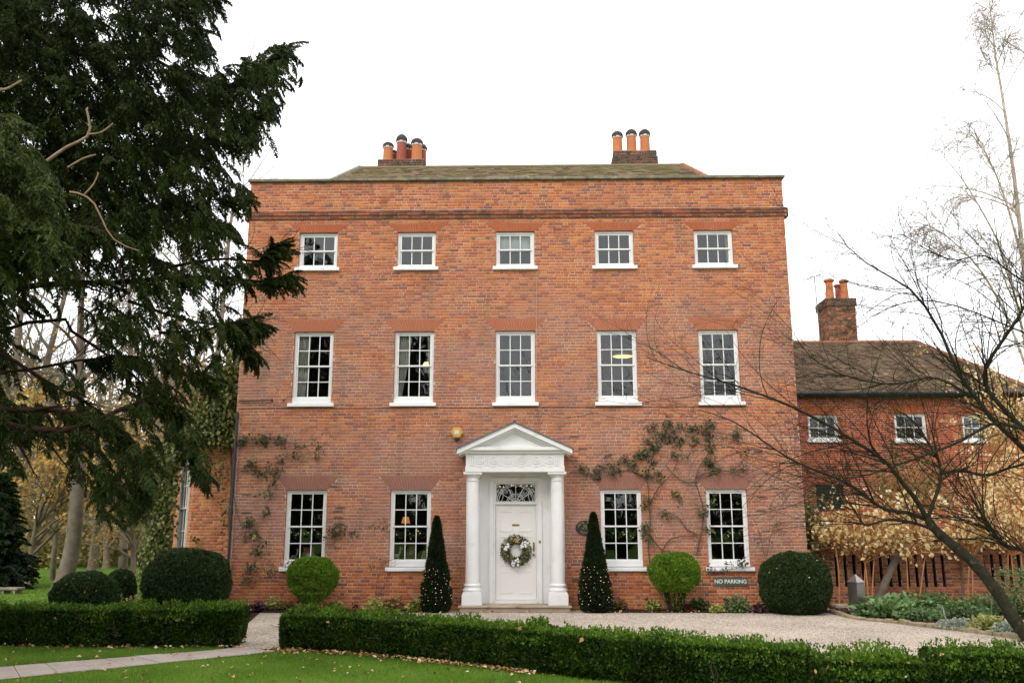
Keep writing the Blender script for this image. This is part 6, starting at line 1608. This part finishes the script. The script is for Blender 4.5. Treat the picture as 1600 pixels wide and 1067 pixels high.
# along limbs and branch tips
lp_ = []; ld_ = []
for (P_, R_), k in zip(YL, (0, 60, 44, 40, 60, 46, 40, 40, 50, 60, 60, 50, 10, 20, 46)):
    t = .45+.55*rng.random(k)**.8; x = t*(len(P_)-1); i = np.minimum(x.astype(int), len(P_)-2); f = (x-i)[:, None]
    lp_.append(P_[i]*(1-f)+P_[i+1]*f); ld_.append(unit(P_[i+1]-P_[i])*.9+rng.normal(size=(k, 3))*.45+np.array([0, 0, -.4]))
for P_, R_ in zip(YL, YR):
    lp_.append(np.repeat(P_[0][-2:-1], 4, 0)); ld_.append(np.repeat(unit(P_[0][-1:]-P_[0][-2:-1]), 4, 0)+rng.normal(size=(4, 3))*.2)
lp_ = np.concatenate(lp_); ld_ = np.concatenate(ld_)
sprays(lp_, ld_, rng.uniform(.22, .36, len(lp_)), 'tip_foliage', yew, mt['yew'], 32, bright=.08)
# the rest of the crown, round the trunk
rg_ = np.random.default_rng(36); m = 620; a_ = rg_.uniform(0, 2*PI, m); q_ = rg_.random(m)**.6; z_ = rg_.uniform(2.6, 12.5, m); rr_ = (.5+q_*2.7)*np.clip(1.15-.05*np.abs(z_-6), .5, 1)
S = np.stack([yx-.3+rr_*np.cos(a_), yy_+rr_*np.sin(a_), z_], 1); v_ = S-CAM; zc__ = v_@fw; S = S[(800+FPX*(v_@rt)/zc__) < -10]
sprays(S, np.stack([S[:, 0]-yx, S[:, 1]-yy_, -.6*np.ones(len(S))], 1)+rg_.normal(size=S.shape)*.5, rg_.uniform(.7, 1.1, len(S)), 'crown_foliage', yew, mt['yew'], 37, leafL=.10, leafW=.036)
# nearer, lighter boughs at the left edge
m = 230; px = rng.uniform(-60, 105, m); py = rng.uniform(190, 420, m); ok = px < np.interp(py, [190, 230, 280, 340, 420], [40, 75, 90, 105, 60]); px, py = px[ok], py[ok]; m = len(px)
S = np.array([at(a_-15, b_-12, d=d_) for a_, b_, d_ in zip(px, py, rng.uniform(6.3, 7.6, m))]); D = np.stack([.8+rng.normal(size=m)*.35, rng.normal(size=m)*.4, -.35+rng.normal(size=m)*.25], 1)
sprays(S, D, rng.uniform(.22, .34, m), 'near_foliage', yew, mt['yew'], 33, leafL=.045, leafW=.015, bright=.22)
nb = [ylimb([(-120, 300, 6.9), (-40, 290, 6.9), (30, 290, 6.9), (85, 310, 7)], .05, .006, True), ylimb([(-120, 220, 6.9), (-40, 225, 6.9), (60, 235, 7)], .05, .006, True)]
tubemesh('limb', [(np.array([l[0] for l in nb]), np.array([l[1] for l in nb]), 7)], mt['bark_yew'], yew)

# ---- climbers on the house front
def climber(name, stems, clusters, label, mat, leaf=.075, rad=.012, y=-.05, seed=0, cat='climber', extra=None):
    rng = np.random.default_rng(seed); c0 = at(*stems[0][0], y=y) if stems else at(clusters[0][0], clusters[0][1], y=y)
    root = empty(name, (c0[0], y, 0), label, cat)
    if stems:
        P = np.array([resample(np.array([at(a_, b_, y=y+rng.normal()*.012) for a_, b_ in st]), 14) for st in stems])
        for p_ in P: tubemesh('stem', [(p_[None], np.linspace(rad, rad*.35, 14)[None], 6)], mt['stem'], root)
        S_, D_, _, _ = sprout(rng, P, np.full(P.shape[:2], .005), 5, .2, 1, 1, (0, -.3, .1)); B_, Rb_ = grow(rng, S_, D_, rng.uniform(.1, .4, len(S_)), .004, .0015, 5, .3)
        B_[..., 1] = np.minimum(B_[..., 1], -.02); tubemesh('twig', [(B_, Rb_, 3)], mt['stem'], root)['kind'] = 'stuff'
    PP = []
    for (cx, cy, rx, ry, n) in clusters:
        m = int(n*2.2); c = at(cx, cy, y=y); k = np.linalg.norm(c-CAM)/FPX
        # small uneven sub-clusters inside each
        sub = rng.normal(size=(max(3, n//9), 3))*np.array([rx*k*.5, .04, ry*k*.5]); i = rng.integers(0, len(sub), m)
        PP.append(c+sub[i]+rng.normal(size=(m, 3))*np.array([.055, .035, .055])+np.array([0, -.03, 0]))
    P = np.concatenate(PP); P[:, 1] = np.minimum(P[:, 1], -.015); n = len(P)
    D = rng.normal(size=(n, 3))*.7+np.array([0, -.25, -.35]); N = rng.normal(size=(n, 3))*.6+np.array([0, -.8, .5]); Lf = leaf*rng.uniform(.55, 1.25, n)
    leafcloud('foliage', P, D, Lf, Lf*.6, mt[mat], root, N=N)['kind'] = 'stuff'
    return root
rose = climber('climbing_rose',
 [[(1019, 905), (1013, 860), (1016, 820), (1014, 780), (1012, 745), (1018, 720), (1030, 690), (1045, 665)],
  [(1012, 748), (985, 735), (960, 737), (935, 738), (915, 745)], [(1014, 790), (1030, 760), (1050, 740), (1060, 715)],
  [(1088, 868), (1095, 835), (1100, 800), (1092, 770), (1087, 750), (1095, 725), (1110, 705), (1130, 685), (1150, 672)],
  [(1088, 752), (1068, 752), (1050, 738), (1040, 725)], [(1087, 745), (1120, 735), (1150, 738), (1165, 735)], [(1090, 835), (1072, 825), (1060, 808), (1040, 800)], [(1030, 690), (1060, 668), (1085, 672), (1110, 668)], [(1019, 905), (1040, 850), (1062, 838), (1090, 838)], [(1012, 830), (1030, 855), (1042, 862)]],
 [(926, 737, 18, 14, 60), (955, 728, 16, 12, 40), (985, 722, 20, 16, 60), (1012, 712, 22, 22, 110), (1025, 690, 22, 18, 90), (1042, 665, 10, 14, 40), (1050, 690, 16, 14, 50), (1082, 680, 14, 14, 55), (1105, 668, 14, 12, 45), (1115, 690, 16, 10, 35), (1060, 712, 14, 10, 25), (1105, 720, 14, 16, 55), (1120, 735, 16, 10, 25), (1152, 735, 10, 8, 16), (1150, 675, 12, 10, 25), (1165, 705, 8, 8, 12), (1060, 780, 10, 10, 28), (1040, 808, 10, 10, 18), (1010, 785, 10, 14, 28), (1012, 820, 8, 14, 24), (1098, 800, 9, 14, 34), (1108, 830, 8, 14, 20), (1020, 740, 14, 14, 40), (1010, 840, 8, 12, 14), (1112, 785, 6, 12, 18)],
 'climbing rose with thin twisted stems and dark leaves over the right-hand windows', 'rose', seed=5, rad=.017)
climber('climbing_rose', [[(1195, 870), (1188, 840), (1180, 815), (1165, 800)], [(1198, 870), (1205, 835), (1215, 815)], [(1170, 880), (1150, 888), (1130, 890), (1110, 892)]], [(1165, 882, 22, 7, 42), (1120, 890, 20, 4, 16), (1190, 850, 16, 16, 14), (1215, 820, 8, 8, 8), (1145, 884, 14, 5, 18)], 'thin rose shoots around the sill above the no parking sign', 'rose', seed=6, rad=.007, leaf=.06, y=-.11)
climber('climbing_rose', [[(585, 940), (590, 910), (600, 880), (640, 868)], [(590, 935), (605, 905), (612, 880)], [(525, 860), (522, 830), (530, 815)]], [(522, 830, 12, 18, 46), (535, 825, 10, 10, 22), (551, 836, 8, 5, 12), (590, 820, 12, 6, 14), (455, 884, 8, 10, 14), (600, 880, 20, 14, 14)], 'sparse rose shoots between the two windows left of the door', 'rose', seed=7, rad=.006, leaf=.065)
climber('climbing_rose', [[(362, 700), (390, 688), (420, 685), (450, 690), (470, 700)], [(365, 735), (395, 728), (420, 735), (432, 760)], [(362, 760), (375, 815), (385, 820), (410, 805)], [(362, 845), (385, 830), (400, 838)], [(375, 900), (395, 890), (420, 885)]],
 [(385, 690, 18, 6, 50), (412, 688, 16, 8, 50), (440, 692, 14, 8, 30), (460, 708, 10, 12, 20), (490, 690, 12, 8, 14), (395, 728, 16, 8, 44), (420, 735, 12, 10, 36), (438, 718, 10, 14, 24), (428, 758, 6, 12, 20), (410, 775, 10, 4, 12), (385, 815, 14, 8, 34), (412, 804, 8, 5, 12), (388, 838, 16, 6, 26), (400, 858, 12, 8, 34), (396, 890, 14, 9, 36), (424, 893, 8, 6, 14), (385, 905, 6, 6, 14), (500, 705, 10, 10, 10)],
 'climbing rose spreading from the house corner left of the leftmost windows', 'rose', seed=8, rad=.008, leaf=.075)
tag(leafcloud('rose_bloom', at(398, 838, y=-.1)+R.normal(size=(14, 3))*.025, R.normal(size=(14, 3)), .06, .05, leafmat('yellow_petals', [(.75, .55, .15), (.8, .65, .3)])), 'single yellow rose bloom by the drainpipe at the house corner', 'flower')

# ---- ivy over the left wing
def on_wing(px, py):
    if px > 299: return at(px, py, y=1.5)
    p0 = np.array([bx0, 1.6]); dv = np.array([-math.cos(ca), math.sin(ca)]); v = fw + rt*(px-800)/FPX - up*(py-533.5)/FPX
    A_ = np.array([[v[0], -dv[0]], [v[1], -dv[1]]]); t, s_ = np.linalg.solve(A_, p0-CAM[:2])
    if 0 <= s_ <= Lc*.3: return CAM+t*v-np.array([.1, .08, 0])
    return at(px, py, y=3.0)
IV = [(226, 905), (230, 840), (232, 790), (240, 735), (262, 690), (288, 640), (325, 590), (352, 556), (378, 548), (384, 570), (376, 610), (392, 632), (380, 655), (374, 690), (356, 700), (330, 690), (300, 700), (280, 735), (268, 800), (266, 865), (258, 905)]
rng = np.random.default_rng(51); m = 26000; px = rng.uniform(222, 395, m); py = rng.uniform(545, 905, m); ok = inpoly(px, py, IV); vn = Vnoise(.05, 4); q3 = np.stack([px, py, 0*px], 1)
ok &= ~((px > 285) & (vn(q3) < .42) & (py > 600)); px, py = px[ok], py[ok]
P = np.array([on_wing(a_, b_) for a_, b_ in zip(px, py)])+rng.normal(size=(len(px), 3))*np.array([.10, .14, .10]); P[:, 1] -= np.abs(rng.normal(size=len(P)))*.12
ivy = empty('ivy', (bx0, 1.5, 0), 'dense ivy climbing over the left wing and up the house corner', 'ivy')
n = len(P); Lf = .105*rng.uniform(.6, 1.3, n); leafcloud('foliage', P, rng.normal(size=(n, 3))*.5+np.array([.1, -.2, -.8]), Lf, Lf*.75, mt['ivy'], ivy, N=rng.normal(size=(n, 3))*.5+np.array([-.2, -.8, .6]))
st_ = [[(362, 900), (358, 820), (362, 740), (358, 660), (365, 580)], [(245, 905), (244, 830), (255, 740), (285, 660), (340, 570)], [(255, 905), (258, 850), (262, 780), (280, 700), (320, 620)]]
for s_ in st_: tubemesh('stem', [(resample(np.array([on_wing(a_, b_) for a_, b_ in s_]), 14)[None], np.full((1, 14), .025), 6)], mt['stem'], ivy)
P2 = []
for (cx, cy, rx, ry, k) in ((320, 720, 22, 26, 60), (345, 730, 10, 40, 80), (305, 842, 20, 6, 30), (328, 765, 6, 14, 18), (365, 650, 10, 40, 120), (388, 640, 14, 12, 60), (350, 800, 8, 40, 50)):
    P2.append(np.array([on_wing(cx+rng.normal()*rx*.6, cy+rng.normal()*ry*.6) for _ in range(k)]))
P2 = np.concatenate(P2)+np.array([0, -.06, 0]); P2[:, 1] = np.where(P2[:, 0] > -6.45, -.06, P2[:, 1]); leafcloud('trailing_foliage', P2, rng.normal(size=P2.shape)+np.array([0, 0, -.5]), .09, .06, mt['ivy'], ivy)

# ---- woodland on the left
G_W = 'woodland trees left of the house'
def woodland_tree(px, pyb, w_px, tops, y, label, mat='bark_grey', leaves=0, lmat='autumn', seed=0, kids=14, leafL=.14, lw=6.0, name='woodland_tree', tz=(0.35, 1.0)):
    rng = np.random.default_rng(seed+600); b0 = at(px, pyb, y=y); b0[2] = -.02; k = np.linalg.norm(b0-CAM)/FPX; r0 = w_px*k/2
    root = empty(name, (b0[0], y, 0), label, 'tree', G_W)
    T = resample(np.array([b0]+[at(a_, c_, y=y+rng.normal()*.2) for a_, c_ in tops]), 20); Rr = np.linspace(r0*1.0, r0*.25, 20); Rr[0] *= 1.3
    tubemesh('trunk', [(T[None], Rr[None], 10)], mt[mat], root)
    S_, D_, r_, t_ = sprout(rng, T[None], Rr[None], kids, *tz, 1.2, (0, 0, .25)); B, Rb = grow(rng, S_, D_, lw*rng.uniform(.4, 1.0, kids)*(1.2-t_*.6), np.clip(r_*.5, .02, .2), .012, 9, .14, .015)
    S2, D2, r2, t2 = sprout(rng, B, Rb, 6, .2, 1, .9, (0, 0, .1)); B2, R2 = grow(rng, S2, D2, lw*.33*rng.uniform(.4, 1, len(S2)), np.clip(r2*.5, .008, .05), .006, 7, .18, .0)
    S3, D3, r3, t3 = sprout(rng, B2, R2, 4, .2, 1, .9); B3, R3 = grow(rng, S3, D3, lw*.15*rng.uniform(.4, 1, len(S3)), .008, .004, 5, .22)
    tubemesh('branch', [(B, Rb, 6), (B2, R2, 4)], mt[mat], root)['kind'] = 'stuff'; o_ = tubemesh('twig', [(B3, R3, 3)], mt[mat], root); o_['kind'] = 'stuff'
    if leaves:
        ap_ = np.concatenate([B3.reshape(-1, 3), B2[:, 3:].reshape(-1, 3)]); i = rng.integers(0, len(ap_), leaves); P_ = ap_[i]+rng.normal(size=(leaves, 3))*.12
        leafcloud('foliage', P_, rng.normal(size=(leaves, 3))+np.array([0, 0, -.4]), leafL*rng.uniform(.6, 1.3, leaves), leafL*.6, mt[lmat], root, N=rng.normal(size=(leaves, 3))*.6+np.array([0, -.4, .8]))
    return root
woodland_tree(94, 930, 24, [(112, 860), (120, 780), (122, 690), (124, 600), (126, 500), (130, 420)], 5.2, 'tall pale leaning trunk standing nearest on the left lawn', seed=1, kids=12, tz=(.5, 1), lw=5)
woodland_tree(142, 900, 13, [(147, 860), (152, 820), (156, 790), (150, 700), (156, 600), (150, 500)], 14, 'forked grey trunk right of the nearest pale trunk', seed=2, leaves=900, lmat='olive', tz=(.22, 1), lw=6)
woodland_tree(81, 915, 8, [(84, 870), (88, 820), (92, 760), (90, 660), (95, 560)], 11, 'slim pale trunk left of the nearest leaning trunk', seed=3, leaves=700, tz=(.3, 1), lw=5)
woodland_tree(192, 898, 14, [(193, 860), (195, 800), (190, 700), (205, 560), (200, 450)], 16, 'stout brown trunk behind the clipped domes', seed=4, leaves=800, lmat='olive', tz=(.3, 1), lw=7)
woodland_tree(-10, 880, 20, [(10, 780), (35, 700), (55, 640), (80, 540), (110, 430)], 15, 'big grey tree leaning right at the left edge', seed=5, tz=(.3, 1), lw=8)
woodland_tree(-45, 885, 22, [(-20, 780), (5, 700), (25, 640), (30, 500), (60, 400)], 19, 'second big tree leaning right beyond the left edge', seed=6, tz=(.3, 1), lw=9)
woodland_tree(165, 895, 10, [(166, 850), (162, 780), (172, 650), (168, 520)], 20, 'thin dark trunk between the forked and the stout trunks', mat='bark_far', seed=7, leaves=600, tz=(.2, 1), lw=7)
woodland_tree(232, 888, 9, [(233, 830), (236, 760), (240, 640), (250, 520), (255, 430)], 24, 'thin trunk beside the ivy covered wing', mat='bark_far', seed=8, leaves=700, lmat='olive', tz=(.2, 1), lw=8)
woodland_tree(330, 880, 12, [(335, 700), (340, 560), (352, 440), (360, 350), (372, 290)], 26, 'bare tree whose crown shows beside the house corner', mat='bark_far', seed=9, tz=(.3, 1), lw=9)
woodland_tree(275, 880, 12, [(280, 700), (270, 560), (285, 440), (290, 350)], 30, 'bare tree behind the ivy covered wing', mat='bark_far', seed=10, tz=(.3, 1), lw=9, leaves=400, lmat='olive')
# low spreading tree with golden leaves hanging over the lawn
woodland_tree(46, 905, 10, [(50, 860), (60, 810), (75, 760), (85, 710)], 8.5, 'low spreading tree with yellow and orange leaves behind the left lawn', mat='bark_far', seed=11, leaves=2600, leafL=.17, kids=22, tz=(.15, 1), lw=4.6)
woodland_tree(210, 893, 8, [(208, 850), (206, 800), (212, 750), (218, 700)], 11, 'small yellow-green leaved tree between the trunks and the ivy', mat='bark_far', seed=12, leaves=1600, leafL=.14, kids=18, lmat='autumn', tz=(.15, 1), lw=3.6)
# conifer at the left edge
rng = np.random.default_rng(61); cb = at(-14, 917, y=6.5); con = empty('conifer', (cb[0], 6.5, 0), 'dark green conifer at the left edge beyond the lawn', 'tree', G_W)
m = 260; t = rng.random(m)**1.3; a_ = rng.random(m)*2*PI; hh = at(8, 800, y=6.5)[2]+.9; rr_ = (1-t)*1.0+.08
S = np.stack([cb[0]+.3*rr_*np.cos(a_), 6.5+.3*rr_*np.sin(a_), .25+t*hh], 1); D = np.stack([np.cos(a_), np.sin(a_), .15+rng.normal(size=m)*.2], 1)
sprays(S, D, rr_*.8+.15, 'foliage', con, mt['cone'], 62, leafL=.11, leafW=.05)
q = MB(); q.tube([(cb[0], 6.5, 0), (cb[0], 6.5, hh)], [.14, .02], 8); q.build('trunk', mt['bark_far'], con)
q0 = at(2, 918, y=4.6); 
for dx, w_, lab in ((-.35, .3, 'low grey slab bench at the far left edge of the lawn'), (.28, .28, 'second low grey slab beside the conifer on the left lawn')):
    q = MB(); q.rbox(q0[0]+dx-w_, q0[0]+dx+w_*.8, 4.5, 4.9, .10+.02*dx, .17, .01); q.rbox(q0[0]+dx-w_*.7, q0[0]+dx-w_*.55, 4.52, 4.88, 0, .10, .01); q.rbox(q0[0]+dx+w_*.4, q0[0]+dx+w_*.55, 4.52, 4.88, 0, .10, .01)
    tag(q.build('low_bench', mt['coping'], None), lab, 'bench')
# far wood as one mass
rng = np.random.default_rng(71)
def wood(n, xr, yr, hr, name, label, leaves, lmat, lh, seed, pad=1.0, kids=12, rtrunk=(.08, .22)):
    rng = np.random.default_rng(seed); S = np.stack([rng.uniform(*xr, n), rng.uniform(*yr, n), np.zeros(n)], 1); h = rng.uniform(*hr, n); r0 = rng.uniform(*rtrunk, n)
    A, Ra = grow(rng, S, np.array([0, 0, 1])+rng.normal(size=(n, 3))*.09, h, r0, r0*.15, 10, .05, .03)
    S1, D1, r1, t1 = sprout(rng, A, Ra, kids, .2, 1, 1.1, (0, 0, .4)); L1 = np.repeat(h, kids)*.3*rng.uniform(.5, 1.1, len(S1))*(1.25-t1*.7)
    B, Rb = grow(rng, S1, D1, L1, np.clip(r1*.45, .015, .08), .012, 7, .15, .03)
    S2, D2, r2, t2 = sprout(rng, B, Rb, 5, .2, 1, .9, (0, 0, .15)); B2, R2 = grow(rng, S2, D2, np.repeat(L1, 5)*.42*rng.uniform(.5, 1.1, len(S2)), .016, .008, 5, .2)
    o = tubemesh(name, [(A, Ra, 5), (B, Rb, 3), (B2, R2, 3)], mt['bark_far'], None)
    tag(o, label, None, None, 'stuff')
    if leaves:
        ap_ = np.concatenate([B2.reshape(-1, 3), B.reshape(-1, 3)]); ap_ = ap_[ap_[:, 2] < lh]; i = rng.integers(0, len(ap_), leaves); P_ = ap_[i]+rng.normal(size=(leaves, 3))*.3
        l_ = leafcloud('woodland_leaves', P_, rng.normal(size=(leaves, 3)), .28*rng.uniform(.6, 1.3, leaves), .17, mt[lmat]); tag(l_, 'olive and gold leaves of the far wood', None, None, 'stuff')
wood(90, (-62, -11), (26, 62), (11, 19), 'distant_woodland', 'far bare wood left of the house', 62000, 'woods', 13, 72)
# undergrowth at the wood edge
n = 40000; x = rng.uniform(-60, -9, n); y = rng.uniform(20, 34, n)+.0*x; z = np.abs(rng.normal(size=n))*2.0+rng.random(n)*.5
vn = Vnoise(.35, 8); z *= .35+1.3*vn(np.stack([x, y, 0*x], 1)+100)
tag(leafcloud('undergrowth', np.stack([x, y, z], 1), rng.normal(size=(n, 3)), .34*rng.uniform(.6, 1.3, n), .2, mt['olive']), 'brown and olive undergrowth along the wood edge', None, None, 'stuff')
# trees far behind the wing on the right
wood(16, (16, 46), (30, 55), (9, 16), 'distant_trees', 'far bare trees right of the brick wing', 9000, 'gold', 12, 73)
# the grounds behind the photographer, seen mirrored in the windows
wood(46, (-38, 38), (-62, -44), (11, 19), 'opposite_woodland', 'bare wood across the lawn, mirrored in the windows', 0, 'olive', 12, 74, kids=14, rtrunk=(.15, .4))
n = 30000; x = rng.uniform(-60, 60, n); y = rng.uniform(-60, -48, n); z = np.abs(rng.normal(size=n))*2.2
tag(leafcloud('opposite_undergrowth', np.stack([x, y, z], 1), rng.normal(size=(n, 3)), .7*rng.uniform(.6, 1.3, n), .45, mt['dome']), 'dark shrubs across the lawn, mirrored in the ground-floor windows', None, None, 'stuff')

# ---- grass, pebbles and fallen leaves
def inside(P, poly): return inpoly(P[:, 0], P[:, 1], poly)
PATH = [tuple(pl), tuple(pr), tuple(pr2), tuple(pl2)]
def blades_of_grass(n, xr, yr, h, wdt, keep, seed):
    rng = np.random.default_rng(seed); P = np.stack([rng.uniform(*xr, n), rng.uniform(*yr, n)], 1); P = P[keep(P)]; n = len(P)
    vn = Vnoise(1.6, seed); tone = vn(np.stack([P[:, 0], P[:, 1], 0*P[:, 0]], 1)+60); a_ = rng.random(n)*2*PI; hh = h*rng.uniform(.5, 1.3, n); ln = rng.normal(size=(n, 2))*hh[:, None]*.45
    V = np.empty((n, 3, 3)); V[:, 0, :2] = P+np.stack([np.cos(a_), np.sin(a_)], 1)*wdt/2; V[:, 1, :2] = P-np.stack([np.cos(a_), np.sin(a_)], 1)*wdt/2; V[:, :2, 2] = 0; V[:, 2, :2] = P+ln; V[:, 2, 2] = hh
    return mesh_np('grass', V.reshape(-1, 3), np.arange(3*n).reshape(n, 3), mt['grass'], rnd=np.repeat(np.clip(tone*.7+rng.random(n)*.5-.1, 0, 1), 3))
hm = np.array([(-3.75, -6.9)]+[tuple(p) for p in HEDGE_MID])
gb = [(-4.25, -6.75), (-3.45, -6.35), (-2.3, -6.3), (-1.3, -6.6), (-0.4, -7.1), (0.5, -7.9), (1.4, -8.7), (2.6, -9.75), (3.4, -10.1), (5.1, -10.4), (7.4, -10.85), (7.5, -4), (-4.4, -4)]
keepf = lambda P: ~inside(P, PATH) & ~inside(P, gb)
tag(blades_of_grass(230000, (-8.5, 3.6), (-11.6, -6.3), .036, .006, keepf, 81), 'short bright green grass of the front lawns', None, None, 'stuff')
o_ = blades_of_grass(60000, (-22, -7.0), (-2, 14), .05, .014, lambda P: P[:, 0] < -7.2-.25*(P[:, 1]), 82); tag(o_, 'short green grass of the lawn behind the left hedge', None, None, 'stuff')
rng = np.random.default_rng(83)
# pebbles loose on the drive
n = 60000; P = np.stack([rng.uniform(-4.2, 10, n), rng.uniform(-10.5, -.8, n)], 1); P = P[inside(P, gb) | ((P[:, 1] > -4) & (P[:, 0] > -4.2))]; bedp = [tuple(p) for p in BED]+[(16, -5), (16, 2.5), (6.55, 2.5)]; P = P[~inside(P, bedp)]; n = len(P)
base = np.array([(1, 0, 0), (-.5, .8, 0), (-.5, -.8, 0), (.1, 0, .8)]); r_ = rng.uniform(.006, .014, n); a_ = rng.random(n)*2*PI
V = base[None]*r_[:, None, None]; c_, s_ = np.cos(a_)[:, None], np.sin(a_)[:, None]; V = np.stack([V[..., 0]*c_-V[..., 1]*s_, V[..., 0]*s_+V[..., 1]*c_, V[..., 2]+.003], 2); V[..., 0] += P[:, :1]; V[..., 1] += P[:, 1:]
F = (np.arange(n)[:, None, None]*4+np.array([(0, 1, 3), (1, 2, 3), (2, 0, 3)])[None]).reshape(-1, 3)
tag(mesh_np('loose_gravel', V.reshape(-1, 3), F, mt['pebble'], rnd=np.repeat(rng.random(n), 4)), 'loose pale pebbles on the gravel drive', None, None, 'stuff')
# fallen leaves: thick along the hedge feet, sparse on the grass
PP = []
for path, k in ((mf, 620), (fl_, 130)):
    pts = resample(np.array(path), 60); i = rng.integers(0, 60, k); q_ = pts[i]+np.stack([rng.normal(size=k)*.1, -np.abs(rng.normal(size=k))*.13+.05], 1); PP.append(q_)
k = 300; q_ = np.stack([rng.uniform(-8, 3.2, k), rng.uniform(-11.4, -6.6, k)], 1); q_ = q_[~inside(q_, gb)]; PP.append(q_)
k = 90; PP.append(np.stack([rng.uniform(-14, -8, k), rng.uniform(-1, 6, k)], 1)); k = 140; PP.append(np.stack([rng.uniform(-4, 6, k), rng.uniform(-1.0, -.5, k)], 1))
P = np.concatenate(PP); n = len(P); P = np.concatenate([P, rng.uniform(.02, .045, (n, 1))], 1); Lf = rng.uniform(.03, .085, n)
tag(leafcloud('fallen_leaves', P, rng.normal(size=(n, 3))*np.array([1, 1, .25]), Lf, Lf*.65, mt['fallen'], N=rng.normal(size=(n, 3))*.35+np.array([0, 0, 1]), fold=.35), 'brown and cream fallen leaves on the lawn and under the hedges', None, None, 'stuff')
# dead leaves caught on the clipped domes and hedges
def caught(root, n, leaf=.06):
    f_ = [c_ for c_ in root.children if c_.name.startswith('foliage')][0]; co = np.empty(len(f_.data.vertices)*3, np.float32); f_.data.vertices.foreach_get('co', co); co = co.reshape(-1, 3)[::4].astype(float)
    P = co[rng.integers(0, len(co), n*3)]; c_ = co.mean(0); P = P[P[:, 2] > c_[2]][:n]+np.array([0, -.012, .015]); Lf = leaf*rng.uniform(.5, 1.2, len(P))
    o_ = leafcloud('dead_leaf', P+np.array(origin(root)), rng.normal(size=P.shape), Lf, Lf*.65, mt['fallen'], root, N=rng.normal(size=P.shape)*.4+np.array([0, -.6, .8])); o_['kind'] = 'stuff'
for r_ in [o for o in list(C.objects) if o.parent is None and o.name.startswith('clipped_dome')]: caught(r_, 26, .05)
for r_ in [o for o in list(C.objects) if o.parent is None and o.name.startswith('box_hedge')]: caught(r_, 34, .075)
# mulch scraps and dry leaves in the beds
n = 3600; P = np.stack([rng.uniform(6.4, 12, n), rng.uniform(-4.8, .8, n)], 1); P = P[inside(P, bedp)]; n = len(P); P = np.concatenate([P, rng.uniform(.02, .05, (n, 1))], 1); Lf = rng.uniform(.03, .09, n)
tag(leafcloud('mulch', P, rng.normal(size=(n, 3))*np.array([1, 1, .3]), Lf, Lf*.4, leafmat('bark_mulch', [(.03, .018, .012), (.07, .04, .025), (.12, .06, .03), (.24, .12, .05)], rough=.9, trans=0, spec=.1)), 'dark bark mulch with dry leaves in the right border', None, None, 'stuff')
